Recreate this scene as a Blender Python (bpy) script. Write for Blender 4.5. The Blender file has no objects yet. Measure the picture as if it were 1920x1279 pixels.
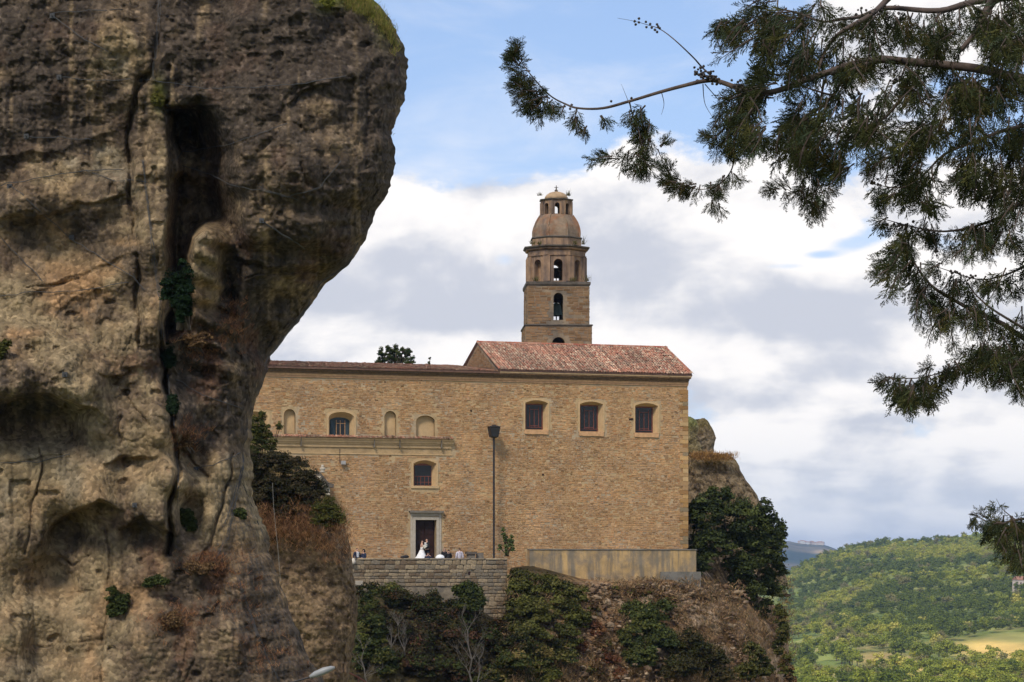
import bpy, bmesh, math, random
import numpy as np
from mathutils import Vector, Matrix
random.seed(7)
R = math.radians
scene = bpy.context.scene
COL = scene.collection
F = 4735.0      # focal length in photograph pixels (1920 wide)
HZ = 1060.0     # photograph row of the horizon

# ------------------------------------------------------------------ camera
cam_d = bpy.data.cameras.new('camera'); cam = bpy.data.objects.new('camera', cam_d); COL.objects.link(cam)
cam.location = (0, 0, 0); cam.rotation_euler = (R(90), 0, 0)
cam_d.sensor_width = 36.0; cam_d.lens = F/1920*36.0
cam_d.shift_y = (HZ-639.5)/1920.0
cam_d.clip_start = 0.5; cam_d.clip_end = 60000
scene.camera = cam

# ------------------------------------------------------------------ colour helpers
def s2l(c):
    return tuple(((x/255.0)/12.92 if x/255.0 <= 0.04045 else ((x/255.0+0.055)/1.055)**2.4) for x in c)

class NT:
    """small wrapper that chains shader nodes"""
    def __init__(s, tree): s.t = tree; s.n = tree.nodes; s.l = tree.links
    def node(s, kind, **kw):
        n = s.n.new(kind)
        for k, v in kw.items(): setattr(n, k, v)
        return n
    def put(s, sock, v):
        if isinstance(v, bpy.types.NodeSocket): s.l.new(v, sock)
        elif v is not None: sock.default_value = v
    def m(s, op, a, b=None, c=None, clamp=False):
        n = s.n.new('ShaderNodeMath'); n.operation = op; n.use_clamp = clamp
        s.put(n.inputs[0], a)
        if b is not None: s.put(n.inputs[1], b)
        if c is not None: s.put(n.inputs[2], c)
        return n.outputs[0]
    def vm(s, op, a, b=None):
        n = s.n.new('ShaderNodeVectorMath'); n.operation = op
        s.put(n.inputs[0], a)
        if b is not None: s.put(n.inputs[1], b)
        return n.outputs[0]
    def ss(s, x, a, b, lo=0.0, hi=1.0):
        n = s.n.new('ShaderNodeMapRange'); n.interpolation_type = 'SMOOTHSTEP'
        s.put(n.inputs[0], x); n.inputs[1].default_value = a; n.inputs[2].default_value = b
        n.inputs[3].default_value = lo; n.inputs[4].default_value = hi
        return n.outputs[0]
    def noise(s, vec, scale, detail=4, rough=0.55, dist=0.0, color=False):
        n = s.n.new('ShaderNodeTexNoise')
        s.put(n.inputs['Vector'], vec); n.inputs['Scale'].default_value = scale
        n.inputs['Detail'].default_value = detail; n.inputs['Roughness'].default_value = rough
        n.inputs['Distortion'].default_value = dist
        return n.outputs['Color' if color else 'Fac']
    def voro(s, vec, scale, feature='F1', out='Distance', rand=1.0):
        n = s.n.new('ShaderNodeTexVoronoi'); n.feature = feature
        s.put(n.inputs['Vector'], vec); n.inputs['Scale'].default_value = scale
        n.inputs['Randomness'].default_value = rand
        return n.outputs[out]
    def mix(s, f, a, b, mode='MIX'):
        n = s.n.new('ShaderNodeMix'); n.data_type = 'RGBA'; n.blend_type = mode
        s.put(n.inputs[0], f)
        for i, v in ((6, a), (7, b)):
            if isinstance(v, (tuple, list)) and len(v) == 3: v = (*v, 1)
            s.put(n.inputs[i], v)
        return n.outputs[2]

# ------------------------------------------------------------------ world: Nishita sky with broken cumulus
SUN_EL, SUN_AZ = R(48), R(205)          # azimuth clockwise from +Y
world = bpy.data.worlds.new('World'); scene.world = world; world.use_nodes = True
W = NT(world.node_tree); W.n.clear()
out = W.node('ShaderNodeOutputWorld'); bg = W.node('ShaderNodeBackground'); W.l.new(bg.outputs[0], out.inputs[0])
SKY_K = 0.1
bg.inputs[1].default_value = SKY_K
sky = W.node('ShaderNodeTexSky'); sky.sky_type = 'NISHITA'; sky.sun_disc = False
sky.sun_elevation = SUN_EL; sky.sun_rotation = SUN_AZ
sky.air_density = 1.0; sky.dust_density = 0.6; sky.ozone_density = 1.6
tc = W.node('ShaderNodeTexCoord'); D = tc.outputs['Generated']
sep = W.node('ShaderNodeSeparateXYZ'); W.l.new(D, sep.inputs[0])
dx, dy, dz = sep.outputs
el = W.m('ARCSINE', dz); az = W.m('ARCTAN2', dx, dy)
def blob(px, py, sx, sy, amp):
    a = W.m('DIVIDE', W.m('SUBTRACT', az, (px-960)/F), sx/F)
    e = W.m('DIVIDE', W.m('SUBTRACT', el, (HZ-py)/F), sy/F)
    r = W.m('ADD', W.m('MULTIPLY', a, a), W.m('MULTIPLY', e, e))
    return W.m('MULTIPLY', W.m('EXPONENT', W.m('MULTIPLY', r, -1.0)), amp)
def total(lst):
    t = lst[0]
    for x in lst[1:]: t = W.m('ADD', t, x)
    return t
mp = W.node('ShaderNodeMapping'); W.l.new(D, mp.inputs[0]); mp.inputs['Scale'].default_value = (1, 1, 1.7)
mp.inputs['Location'].default_value = (3.1, 0.4, 1.35)
V1 = mp.outputs[0]
mp2 = W.node('ShaderNodeMapping'); W.l.new(D, mp2.inputs[0]); mp2.inputs['Scale'].default_value = (1, 1, 1.7)
mp2.inputs['Location'].default_value = (3.1-0.004, 0.4, 1.35+0.020)
V2 = mp2.outputs[0]
n1 = W.noise(V1, 13.0, 10, 0.56, 0.35)
n2 = W.noise(V2, 13.0, 10, 0.56, 0.35)
big = W.noise(V1, 4.0, 3, 0.5)
bias = total([
    W.ss(el, 0.125, 0.165, 0.20, -0.055),
    W.m('MULTIPLY', W.m('SUBTRACT', big, 0.5), 0.35),
    W.ss(el, 0.2, 0.5, 0.0, 0.06),
    blob(1010, 130, 420, 190, -0.30), blob(1300, 120, 220, 110, -0.12),
    blob(1240, 380, 150, 125, 0.42), blob(1120, 420, 170, 70, 0.25), blob(840, 440, 230, 85, 0.36),
    blob(1000, 620, 900, 120, 0.25), blob(1640, 200, 180, 230, 0.20), blob(1330, 2, 60, 22, 0.30),
    blob(1600, 460, 60, 24, -0.05),
    blob(1440, 330, 60, 50, 0.1), blob(1720, 90, 200, 60, 0.22), blob(1580, 300, 60, 35, -0.16), blob(1480, 60, 60, 70, -0.12),
])
fine = W.m('MULTIPLY', W.m('SUBTRACT', W.noise(V1, 55.0, 6, 0.6, 0.3), 0.5), 0.16)
cov = W.m('ADD', W.m('ADD', n1, fine), bias)
cov2 = W.m('ADD', n2, bias)
mask = W.ss(cov, 0.49, 0.60)
rag = W.m('MULTIPLY', W.m('SUBTRACT', W.noise(V1, 40.0, 7, 0.6, 0.4), 0.5), 1.3)
hole = total([blob(1640, 447, 34, 16, 1.0), blob(1595, 466, 44, 15, 1.0), blob(1540, 485, 40, 9, .8), blob(1465, 505, 50, 8, .6), blob(945, 490, 26, 17, .6), blob(1790, 60, 60, 14, .5)])
mask = W.m('MULTIPLY', mask, W.m('SUBTRACT', 1.0, W.m('MULTIPLY', W.ss(W.m('ADD', hole, W.m('MULTIPLY', rag, hole)), 0.25, 0.95), 0.9)))
# thickness: thick cores are greyer, the upper rims bright
mp3 = W.node('ShaderNodeMapping'); W.l.new(D, mp3.inputs[0]); mp3.inputs['Scale'].default_value = (1, 1, 4.5); mp3.inputs['Location'].default_value = (1.7, 0.2, 0.6)
streaky = W.m('MULTIPLY', W.m('SUBTRACT', W.noise(mp3.outputs[0], 13.0, 7, 0.5, 0.3), 0.5), 2.6)
puffy = W.m('MULTIPLY', W.m('SUBTRACT', W.noise(V1, 22.0, 7, 0.52, 0.3), 0.5), 2.2)
lowm = W.ss(el, 0.06, 0.12, 1.0, 0.25)
shade = total([W.m('MULTIPLY', W.m('SUBTRACT', n1, n2), 2.2), W.m('MULTIPLY', streaky, lowm), puffy]); shade = W.m('ADD', shade, 0.62)
bands = total([blob(1380, 590, 330, 50, -0.48), blob(640, 560, 240, 50, -0.38), blob(820, 600, 150, 40, -0.2), blob(1100, 500, 220, 60, -0.12),
               blob(1500, 480, 170, 60, 0.35), blob(760, 650, 200, 40, 0.35), blob(1220, 300, 170, 60, 0.50), blob(830, 400, 170, 50, 0.15), blob(1690, 480, 200, 100, 0.2),
               blob(1450, 690, 260, 45, 0.15), blob(1400, 770, 300, 30, -0.12), blob(1650, 840, 300, 25, 0.15), blob(1450, 900, 300, 40, -0.05)])
shade = W.m('ADD', shade, bands)
shade = W.m('SUBTRACT', shade, W.m('MULTIPLY', W.ss(cov, 0.72, 1.05), 0.20))
shade = W.ss(shade, 0.0, 0.95)
ccol = W.mix(shade, tuple(x/SKY_K for x in (0.50, 0.52, 0.585)), tuple(x/SKY_K for x in (0.85, 0.82, 0.80)))
# sky scaled to the photograph's exposure
skyc = W.mix(1.0, sky.outputs[0], (0.86, 0.97, 1.16), 'MULTIPLY')
veil = W.ss(el, 0.0, 0.24, 0.75, 0.30)
skyc = W.mix(veil, skyc, tuple(x/SKY_K for x in (0.46, 0.56, 0.76)))
mp4 = W.node('ShaderNodeMapping'); W.l.new(D, mp4.inputs[0]); mp4.inputs['Scale'].default_value = (1, 1, 3.0); mp4.inputs['Location'].default_value = (0.3, 1.1, 0.2)
cir = W.m('MULTIPLY', W.ss(W.noise(mp4.outputs[0], 9.0, 8, 0.6, 0.6), 0.46, 0.78), W.ss(el, 0.14, 0.24, 0.62, 0.25))
skyc = W.mix(cir, skyc, tuple(x/SKY_K for x in (0.72, 0.74, 0.80)))
final = W.mix(mask, skyc, ccol)
# thin lavender veil over the lowest few degrees
low = W.ss(el, 0.01, 0.06, 0.45, 0.0)
final = W.mix(low, final, tuple(x/SKY_K for x in (0.50, 0.55, 0.66)))
W.l.new(final, bg.inputs[0])

# ------------------------------------------------------------------ sun behind thin cloud
sd = bpy.data.lights.new('sun', 'SUN'); sun = bpy.data.objects.new('sun', sd); COL.objects.link(sun)
sd.energy = 2.3; sd.angle = R(12); sd.color = (1.0, 0.93, 0.82)
sdir = Vector((math.sin(SUN_AZ)*math.cos(SUN_EL), math.cos(SUN_AZ)*math.cos(SUN_EL), math.sin(SUN_EL)))
sun.rotation_euler = sdir.to_track_quat('Z', 'Y').to_euler(); sun.location = (0, -20, 60)

scene.view_settings.view_transform = 'Standard'; scene.view_settings.look = 'None'
scene.view_settings.exposure = 0.38; scene.view_settings.gamma = 1.0; scene.view_settings.use_curve_mapping = False
scene.render.engine = 'CYCLES'
scene.cycles.use_denoising = True
scene.cycles.max_bounces = 5; scene.cycles.diffuse_bounces = 3; scene.cycles.volume_bounces = 1
scene.cycles.transparent_max_bounces = 8
scene.cycles.use_adaptive_sampling = True; scene.cycles.adaptive_threshold = 0.02
scene.render.filter_size = 1.7

# ------------------------------------------------------------------ numpy noise
def _h(i, j, k, seed):
    with np.errstate(over='ignore'):
        x = (i.astype(np.int64)*374761393 + j.astype(np.int64)*668265263 + k.astype(np.int64)*2147483647 + seed*974634777) & 0xffffffff
        x = ((x ^ (x >> 13))*1274126177) & 0xffffffff
        x = ((x ^ (x >> 15))*2246822519) & 0xffffffff
        x = x ^ (x >> 16)
    return (x & 0xffffff)/float(0xffffff)
def vnoise(P, seed=0):
    fl = np.floor(P); f = P-fl; I = fl.astype(np.int64)
    u = f*f*f*(f*(f*6-15)+10)
    r = 0
    for a in (0, 1):
        for b in (0, 1):
            for c in (0, 1):
                w = (u[:, 0] if a else 1-u[:, 0])*(u[:, 1] if b else 1-u[:, 1])*(u[:, 2] if c else 1-u[:, 2])
                r = r + w*_h(I[:, 0]+a, I[:, 1]+b, I[:, 2]+c, seed)
    return r*2-1
def fbm(P, octaves=4, gain=0.5, seed=0, ridged=False):
    r = 0; amp = 1.0; tot = 0; Q = P.copy()
    for o in range(octaves):
        v = vnoise(Q, seed+o*17)
        if ridged: v = 1-2*np.abs(v)
        r = r+amp*v; tot += amp; amp *= gain; Q = Q*2.03+11.3
    return r/tot
def worley(P, seed=0):
    fl = np.floor(P).astype(np.int64); d1 = np.full(len(P), 9.0); d2 = d1.copy(); idc = np.zeros(len(P))
    for a in (-1, 0, 1):
        for b in (-1, 0, 1):
            for c in (-1, 0, 1):
                I = fl+np.array([a, b, c])
                q = np.stack([I[:, 0]+_h(I[:, 0], I[:, 1], I[:, 2], seed), I[:, 1]+_h(I[:, 0], I[:, 1], I[:, 2], seed+5), I[:, 2]+_h(I[:, 0], I[:, 1], I[:, 2], seed+9)], 1)
                d = np.sqrt(((q-P)**2).sum(1)); hid = _h(I[:, 0], I[:, 1], I[:, 2], seed+21)
                closer = d < d1
                d2 = np.where(closer, d1, np.minimum(d2, d)); idc = np.where(closer, hid, idc); d1 = np.where(closer, d, d1)
    return d1, d2, idc
def sstep(x, a, b):
    t = np.clip((x-a)/(b-a), 0, 1); return t*t*(3-2*t)

# ------------------------------------------------------------------ objects and custom properties
def link(o, parent=None):
    COL.objects.link(o)
    if parent is not None: o.parent = parent
    return o
def tag(o, label=None, category=None, group=None, kind=None):
    if label: o['label'] = label
    if category: o['category'] = category
    if group: o['group'] = group
    if kind: o['kind'] = kind
    return o
def empty(name, loc=(0, 0, 0), rz=0.0):
    o = bpy.data.objects.new(name, None); COL.objects.link(o)
    o.location = loc; o.rotation_euler = (0, 0, rz); o.empty_display_size = 0.3
    return o
def mesh_np(name, V, faces, mat=None, parent=None, fcol=None, vcol=None, smooth=False, mats=None, midx=None):
    """faces: (M,k) int array, or a list of arrays of different k"""
    me = bpy.data.meshes.new(name)
    V = np.asarray(V, dtype=np.float32)
    fl = faces if isinstance(faces, list) else [faces]
    fl = [np.asarray(f, dtype=np.int32) for f in fl if len(f)]
    me.vertices.add(len(V)); me.vertices.foreach_set('co', V.ravel())
    loops = np.concatenate([f.ravel() for f in fl]); cnt = np.concatenate([np.full(len(f), f.shape[1], dtype=np.int32) for f in fl])
    start = np.concatenate([[0], np.cumsum(cnt)[:-1]]).astype(np.int32)
    me.loops.add(len(loops)); me.loops.foreach_set('vertex_index', loops)
    me.polygons.add(len(cnt)); me.polygons.foreach_set('loop_start', start)
    try: me.polygons.foreach_set('loop_total', cnt)
    except Exception: pass
    if midx is not None: me.polygons.foreach_set('material_index', np.asarray(midx, dtype=np.int32))
    me.polygons.foreach_set('use_smooth', np.full(len(cnt), smooth))
    if fcol is not None:
        a = me.attributes.new('Col', 'FLOAT_COLOR', 'FACE')
        a.data.foreach_set('color', np.concatenate([np.asarray(fcol, dtype=np.float32), np.ones((len(cnt), 1), np.float32)], 1).ravel())
    if vcol is not None:
        a = me.attributes.new('Col', 'FLOAT_COLOR', 'POINT')
        a.data.foreach_set('color', np.concatenate([np.asarray(vcol, dtype=np.float32), np.ones((len(V), 1), np.float32)], 1).ravel())
    me.update(calc_edges=True); me.validate()
    for m_ in (mats or ([mat] if mat else [])): me.materials.append(m_)
    o = bpy.data.objects.new(name, me)
    return link(o, parent)

class MB:
    """collects simple solids and links them as one mesh object"""
    def __init__(s): s.v = []; s.f = []; s.c = []
    def add(s, vs, fs, col=None):
        b = len(s.v); s.v.extend([tuple(v) for v in vs]); s.f.extend([tuple(i+b for i in f) for f in fs])
        s.c.extend([col or (0.5, 0.5, 0.5)]*len(fs)); return s
    def box(s, x0, x1, y0, y1, z0, z1, col=None):
        return s.add([(x0, y0, z0), (x1, y0, z0), (x1, y1, z0), (x0, y1, z0), (x0, y0, z1), (x1, y0, z1), (x1, y1, z1), (x0, y1, z1)],
                     [(0, 3, 2, 1), (4, 5, 6, 7), (0, 1, 5, 4), (1, 2, 6, 5), (2, 3, 7, 6), (3, 0, 4, 7)], col)
    def prism(s, poly, y0, y1, col=None):
        """poly in (x,z), extruded along y"""
        n = len(poly)
        vs = [(x, y0, z) for x, z in poly]+[(x, y1, z) for x, z in poly]
        fs = [tuple(range(n)), tuple(range(2*n-1, n-1, -1))]+[(i, i+n, (i+1) % n+n, (i+1) % n) for i in range(n)]
        return s.add(vs, fs, col)
    def loft(s, A, B, col=None, flip=False):
        n = len(A); fs = [(i, (i+1) % n, (i+1) % n+n, i+n) for i in range(n)]
        if flip: fs = [f[::-1] for f in fs]
        return s.add(list(A)+list(B), fs, col)
    def tube(s, pts, rad, n=6, col=None, caps=True):
        pts = [Vector(p) for p in pts]; m = len(pts)
        rr = rad if isinstance(rad, (list, tuple)) else [rad]*m
        vs = []; fs = []
        up = Vector((0.13, 0.21, 1)).normalized()
        for i, p in enumerate(pts):
            t = (pts[min(i+1, m-1)]-pts[max(i-1, 0)]).normalized()
            a = t.cross(up)
            if a.length < 1e-3: a = t.cross(Vector((1, 0, 0)))
            a.normalize(); b = t.cross(a)
            for k in range(n):
                w = 2*math.pi*k/n; vs.append(p+(a*math.cos(w)+b*math.sin(w))*rr[i])
        for i in range(m-1):
            for k in range(n): fs.append((i*n+k, i*n+(k+1) % n, (i+1)*n+(k+1) % n, (i+1)*n+k))
        if caps: fs.append(tuple(range(n-1, -1, -1))); fs.append(tuple((m-1)*n+k for k in range(n)))
        return s.add(vs, fs, col)
    def lathe(s, prof, n=16, cx=0, cy=0, rot=0.0, col=None, capt=True, capb=True):
        vs = []; fs = []; m = len(prof)
        for r_, z in prof:
            for k in range(n):
                w = rot+2*math.pi*k/n; vs.append((cx+r_*math.cos(w), cy+r_*math.sin(w), z))
        for i in range(m-1):
            for k in range(n): fs.append((i*n+k, i*n+(k+1) % n, (i+1)*n+(k+1) % n, (i+1)*n+k))
        if capb: fs.append(tuple(range(n-1, -1, -1)))
        if capt: fs.append(tuple((m-1)*n+k for k in range(n)))
        return s.add(vs, fs, col)
    def build(s, name, mat=None, parent=None, smooth=False, z0=0.0):
        me = bpy.data.meshes.new(name)
        me.from_pydata(s.v, [], s.f); me.update()
        if mat: me.materials.append(mat)
        a = me.attributes.new('Col', 'FLOAT_COLOR', 'FACE')
        for i, c in enumerate(s.c): a.data[i].color = (*c, 1)
        if smooth: me.polygons.foreach_set('use_smooth', [True]*len(me.polygons))
        return link(bpy.data.objects.new(name, me), parent)

def cut(obj, cutters):
    """boolean-subtract a list of MB solids from obj, baked"""
    tmp = []
    for mb in cutters:
        c = mb.build('cut', None, None)
        bm = bmesh.new(); bm.from_mesh(c.data); bmesh.ops.recalc_face_normals(bm, faces=bm.faces); bm.to_mesh(c.data); bm.free()
        c.matrix_world = obj.matrix_world.copy() if obj.parent is None else Matrix()
        if obj.parent is not None: c.parent = obj.parent
        tmp.append(c)
        md = obj.modifiers.new('b', 'BOOLEAN'); md.operation = 'DIFFERENCE'; md.object = c; md.solver = 'EXACT'
    bpy.context.view_layer.update()
    dg = bpy.context.evaluated_depsgraph_get()
    me = bpy.data.meshes.new_from_object(obj.evaluated_get(dg))
    obj.modifiers.clear(); obj.data = me
    for c in tmp: bpy.data.objects.remove(c, do_unlink=True)
    return obj

# ------------------------------------------------------------------ materials
_M = {}
def mat(name, color=None, rough=0.85, var=0.15, vscale=3.0, bump=0.0, bscale=8.0, metal=0.0, attr=False, trans=0.0, tint2=None, t2scale=1.5, spec=0.3, pebble=0.0, pscale=8.0, streak=None, coords='Object'):
    if name in _M: return _M[name]
    m_ = bpy.data.materials.new(name); m_.use_nodes = True; _M[name] = m_
    N = NT(m_.node_tree); N.n.clear()
    o = N.node('ShaderNodeOutputMaterial'); p = N.node('ShaderNodeBsdfPrincipled')
    tcx = N.node('ShaderNodeTexCoord'); vec = tcx.outputs[coords]
    if attr:
        an = N.node('ShaderNodeAttribute'); an.attribute_name = 'Col'; base = an.outputs['Color']
    else: base = (*color, 1.0)
    if tint2 is not None:
        base = N.mix(N.ss(N.noise(vec, t2scale, 5, 0.6), 0.42, 0.62), base, tint2)
    if streak is not None:
        sc_, colr, lo, hi = streak
        mpn = N.node('ShaderNodeMapping'); N.l.new(vec, mpn.inputs[0]); mpn.inputs['Scale'].default_value = (1, 1, 0.12)
        base = N.mix(N.ss(N.noise(mpn.outputs[0], sc_, 5, 0.6), lo, hi), base, colr)
    k = N.ss(N.noise(vec, vscale, 5, 0.65), 0.25, 0.75, 1-var, 1+var)
    if pebble:
        vd = N.voro(vec, pscale, out='Color'); sp = N.node('ShaderNodeSeparateColor'); N.l.new(vd, sp.inputs[0])
        k = N.m('MULTIPLY', k, N.m('ADD', N.m('MULTIPLY', sp.outputs[0], pebble*2), 1-pebble))
    cb = N.node('ShaderNodeCombineColor'); [N.l.new(k, cb.inputs[i]) for i in range(3)]
    col = N.mix(1.0, base, cb.outputs[0], 'MULTIPLY')
    N.l.new(col, p.inputs['Base Color'])
    p.inputs['Roughness'].default_value = rough; p.inputs['Metallic'].default_value = metal
    p.inputs['Specular IOR Level'].default_value = spec
    if bump:
        b = N.node('ShaderNodeBump'); b.inputs['Distance'].default_value = bump; b.inputs['Strength'].default_value = 1.0
        h = N.noise(vec, bscale, 6, 0.65)
        if pebble: h = N.m('SUBTRACT', h, N.m('MULTIPLY', N.voro(vec, pscale), 0.5))
        N.l.new(h, b.inputs['Height']); N.l.new(b.outputs[0], p.inputs['Normal'])
    if trans:
        tr = N.node('ShaderNodeBsdfTranslucent'); N.l.new(col, tr.inputs[0])
        mx = N.node('ShaderNodeMixShader'); mx.inputs[0].default_value = trans
        N.l.new(p.outputs[0], mx.inputs[1]); N.l.new(tr.outputs[0], mx.inputs[2]); N.l.new(mx.outputs[0], o.inputs[0])
    else: N.l.new(p.outputs[0], o.inputs[0])
    return m_

M_rock = mat('rock', attr=True, rough=0.95, var=0.35, vscale=2.2, bump=0.065, bscale=3.4, pebble=0.36, pscale=8.0, spec=0.15)
M_earth = mat('earth', attr=True, rough=1.0, var=0.4, vscale=1.1, bump=0.25, bscale=1.4, pebble=0.25, pscale=3.0, spec=0.1)
M_leaf = mat('leaf', attr=True, rough=0.85, var=0.25, vscale=0.8, trans=0.22, spec=0.08)
M_bark = mat('bark', (0.10, 0.075, 0.055), rough=0.95, var=0.4, vscale=6, bump=0.02, bscale=25)
M_twig = mat('dry_twig', (0.10, 0.085, 0.07), rough=0.95, var=0.3)
M_drygrass = mat('dry_grass', attr=True, rough=0.95, var=0.25, trans=0.15)
M_terrain = mat('terrain', attr=True, rough=1.0, var=0.3, vscale=0.02, bump=0.0, spec=0.1)
M_wire = mat('steel_wire', (0.055, 0.055, 0.055), rough=0.7, metal=0.0, var=0.1)
M_church = mat('mortar', (0.43, 0.30, 0.16), rough=0.95, var=0.22, vscale=1.3, bump=0.02, bscale=14, tint2=(0.38, 0.29, 0.19), t2scale=0.5, spec=0.15)
M_stone = mat('stonework', attr=True, rough=0.92, var=0.2, vscale=0.45, bump=0.02, bscale=18, spec=0.15)
M_plaster = mat('plaster', (0.50, 0.34, 0.18), rough=0.9, var=0.12, vscale=2.0, bump=0.006, bscale=20, spec=0.15)
M_tile = mat('terracotta', attr=True, rough=0.9, var=0.2, vscale=7, spec=0.2)
M_brick = mat('brick_band', (0.44, 0.26, 0.14), rough=0.9, var=0.25, vscale=3, bump=0.006, bscale=20)
M_sill = mat('orange_sill', (0.52, 0.30, 0.15), rough=0.9, var=0.2, vscale=5)
M_glass = mat('dark_glass', (0.008, 0.008, 0.010), rough=0.3, var=0.1, spec=0.5)
M_frame = mat('red_brown_frame', (0.20, 0.065, 0.045), rough=0.6, var=0.15)
M_shutter = mat('blue_grey_shutter', (0.035, 0.055, 0.065), rough=0.6, var=0.15)
M_wood = mat('dark_red_wood', (0.026, 0.009, 0.007), rough=0.6, var=0.3, vscale=4)
M_lime = mat('pale_limestone', (0.42, 0.36, 0.28), rough=0.85, var=0.15, vscale=2.5, bump=0.004, bscale=25)
M_limed = mat('grey_limestone', (0.17, 0.145, 0.115), rough=0.9, var=0.3, vscale=3)
M_metal = mat('dark_metal', (0.035, 0.033, 0.034), rough=0.5, metal=0.3, var=0.15)
M_concrete = mat('rendered_base', (0.47, 0.31, 0.14), rough=0.95, var=0.2, vscale=1.2, streak=(2.2, (0.20, 0.165, 0.12, 1), 0.40, 0.66), tint2=(0.27,0.20,0.125), t2scale=.8, bump=0.015, bscale=9, spec=0.1)
M_conc2 = mat('grey_render', (0.17, 0.155, 0.13), rough=0.95, var=0.3, vscale=2.0, bump=0.015, bscale=9, spec=0.1)
M_tower = mat('tower_mortar', (0.25, 0.185, 0.12), rough=0.95, var=0.22, vscale=1.3, bump=0.02, bscale=10, tint2=(0.17, 0.135, 0.10), t2scale=0.8, spec=0.1)
M_tower2 = mat('tower_render', (0.30, 0.19, 0.115), rough=0.95, var=0.25, vscale=1.6, streak=(1.6, (0.15, 0.105, 0.08, 1), 0.42, 0.62), bump=0.015, bscale=10, spec=0.1)
M_dome = mat('dome_tiles', (0.235, 0.17, 0.115), rough=0.9, var=0.25, vscale=2.5, tint2=(0.24, 0.12, 0.065), t2scale=0.8, streak=(1.5, (0.135, 0.10, 0.08, 1), 0.5, 0.68), bump=0.02, bscale=6, spec=0.15)
M_ledge = mat('dark_ledge', (0.10, 0.082, 0.065), rough=0.95, var=0.4, vscale=2.5, bump=0.02, bscale=8)
M_bronze = mat('green_bronze', (0.24, 0.32, 0.27), rough=0.55, metal=0.4, var=0.3, vscale=4)

def P3(px, py, Y): return Vector(((px-960)/F*Y, Y, (HZ-py)/F*Y))
def interp(pts, y):
    pts = sorted(pts, key=lambda p: p[0]); return np.interp(y, [p[0] for p in pts], [p[1] for p in pts])
def kfield(pts, X, Y, rad):
    """smooth interpolation of scattered control values (px,py,v)"""
    num = 0; den = 1e-9
    for (a, b, v) in pts:
        w = 1.0/(((X-a)**2+(Y-b)**2)/rad**2+0.06)**1.6
        num = num+w*v; den = den+w
    return num/den
def poly_sd(poly, X, Y):
    """signed distance (positive inside) to a polygon"""
    poly = np.array(poly, float); n = len(poly); d = np.full(X.shape, 1e9); ins = np.zeros(X.shape, bool)
    for i in range(n):
        a = poly[i]; b = poly[(i+1) % n]; ab = b-a
        t = np.clip(((X-a[0])*ab[0]+(Y-a[1])*ab[1])/(ab@ab), 0, 1)
        d = np.minimum(d, np.hypot(X-a[0]-t*ab[0], Y-a[1]-t*ab[1]))
        c = ((a[1] > Y) != (b[1] > Y)) & (X < (b[0]-a[0])*(Y-a[1])/((b[1]-a[1]) or 1e-9)+a[0])
        ins ^= c
    return np.where(ins, d, -d)
def line_d(pts, X, Y):
    d = np.full(X.shape, 1e9)
    for (a, b) in zip(pts[:-1], pts[1:]):
        a = np.array(a, float); b = np.array(b, float); ab = b-a
        t = np.clip(((X-a[0])*ab[0]+(Y-a[1])*ab[1])/(ab@ab), 0, 1)
        d = np.minimum(d, np.hypot(X-a[0]-t*ab[0], Y-a[1]-t*ab[1]))
    return d
def grid_faces(nr, nc, base=0):
    i = np.arange(nr-1)[:, None]*nc+np.arange(nc-1)[None, :]; i = i.ravel()+base
    return np.stack([i, i+nc, i+nc+1, i+1], 1)
# ================================================================== the near cliff (conglomerate rock, left)
YC = 75.0; MPP = YC/F      # metres per photo pixel at the cliff
cl_edge = [(-200, 560), (-100, 620), (-40, 670), (0, 698), (18, 715), (40, 733), (70, 744), (90, 748), (120, 751), (150, 752), (190, 748), (230, 737), (262, 733), (295, 730), (330, 726), (355, 718), (385, 699), (410, 690),
           (435, 684), (460, 668), (478, 658), (493, 650), (512, 625), (528, 602), (545, 590), (575, 575), (600, 553), (622, 536), (645, 520), (658, 508), (672, 500), (690, 493), (720, 486), (750, 476), (780, 468),
           (810, 462), (850, 459), (900, 461), (930, 467), (960, 477), (1000, 492), (1060, 513), (1120, 535), (1180, 558), (1230, 578), (1279, 600), (1400, 660), (1600, 760), (2600, 1100)]
ys = np.concatenate([np.arange(-200, 1340, 2.4), np.array([1350, 1380, 1420, 1500, 1650, 1900, 2300, 2800])])
tt = np.concatenate([np.linspace(0, 0.93, 330), 0.93+0.07*np.sin(np.linspace(0, 1, 46)[1:]*math.pi/2)])
xr = interp(cl_edge, ys)
xr = xr+3.2*vnoise(np.stack([ys/22.0, ys*0, ys*0], 1), 3)+1.6*vnoise(np.stack([ys/7.0, ys*0, ys*0], 1), 4)
x0 = -170.0
PX = x0+(xr[:, None]-x0)*tt[None, :]; PY = np.repeat(ys[:, None], len(tt), 1)
sh = PX.shape
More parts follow.
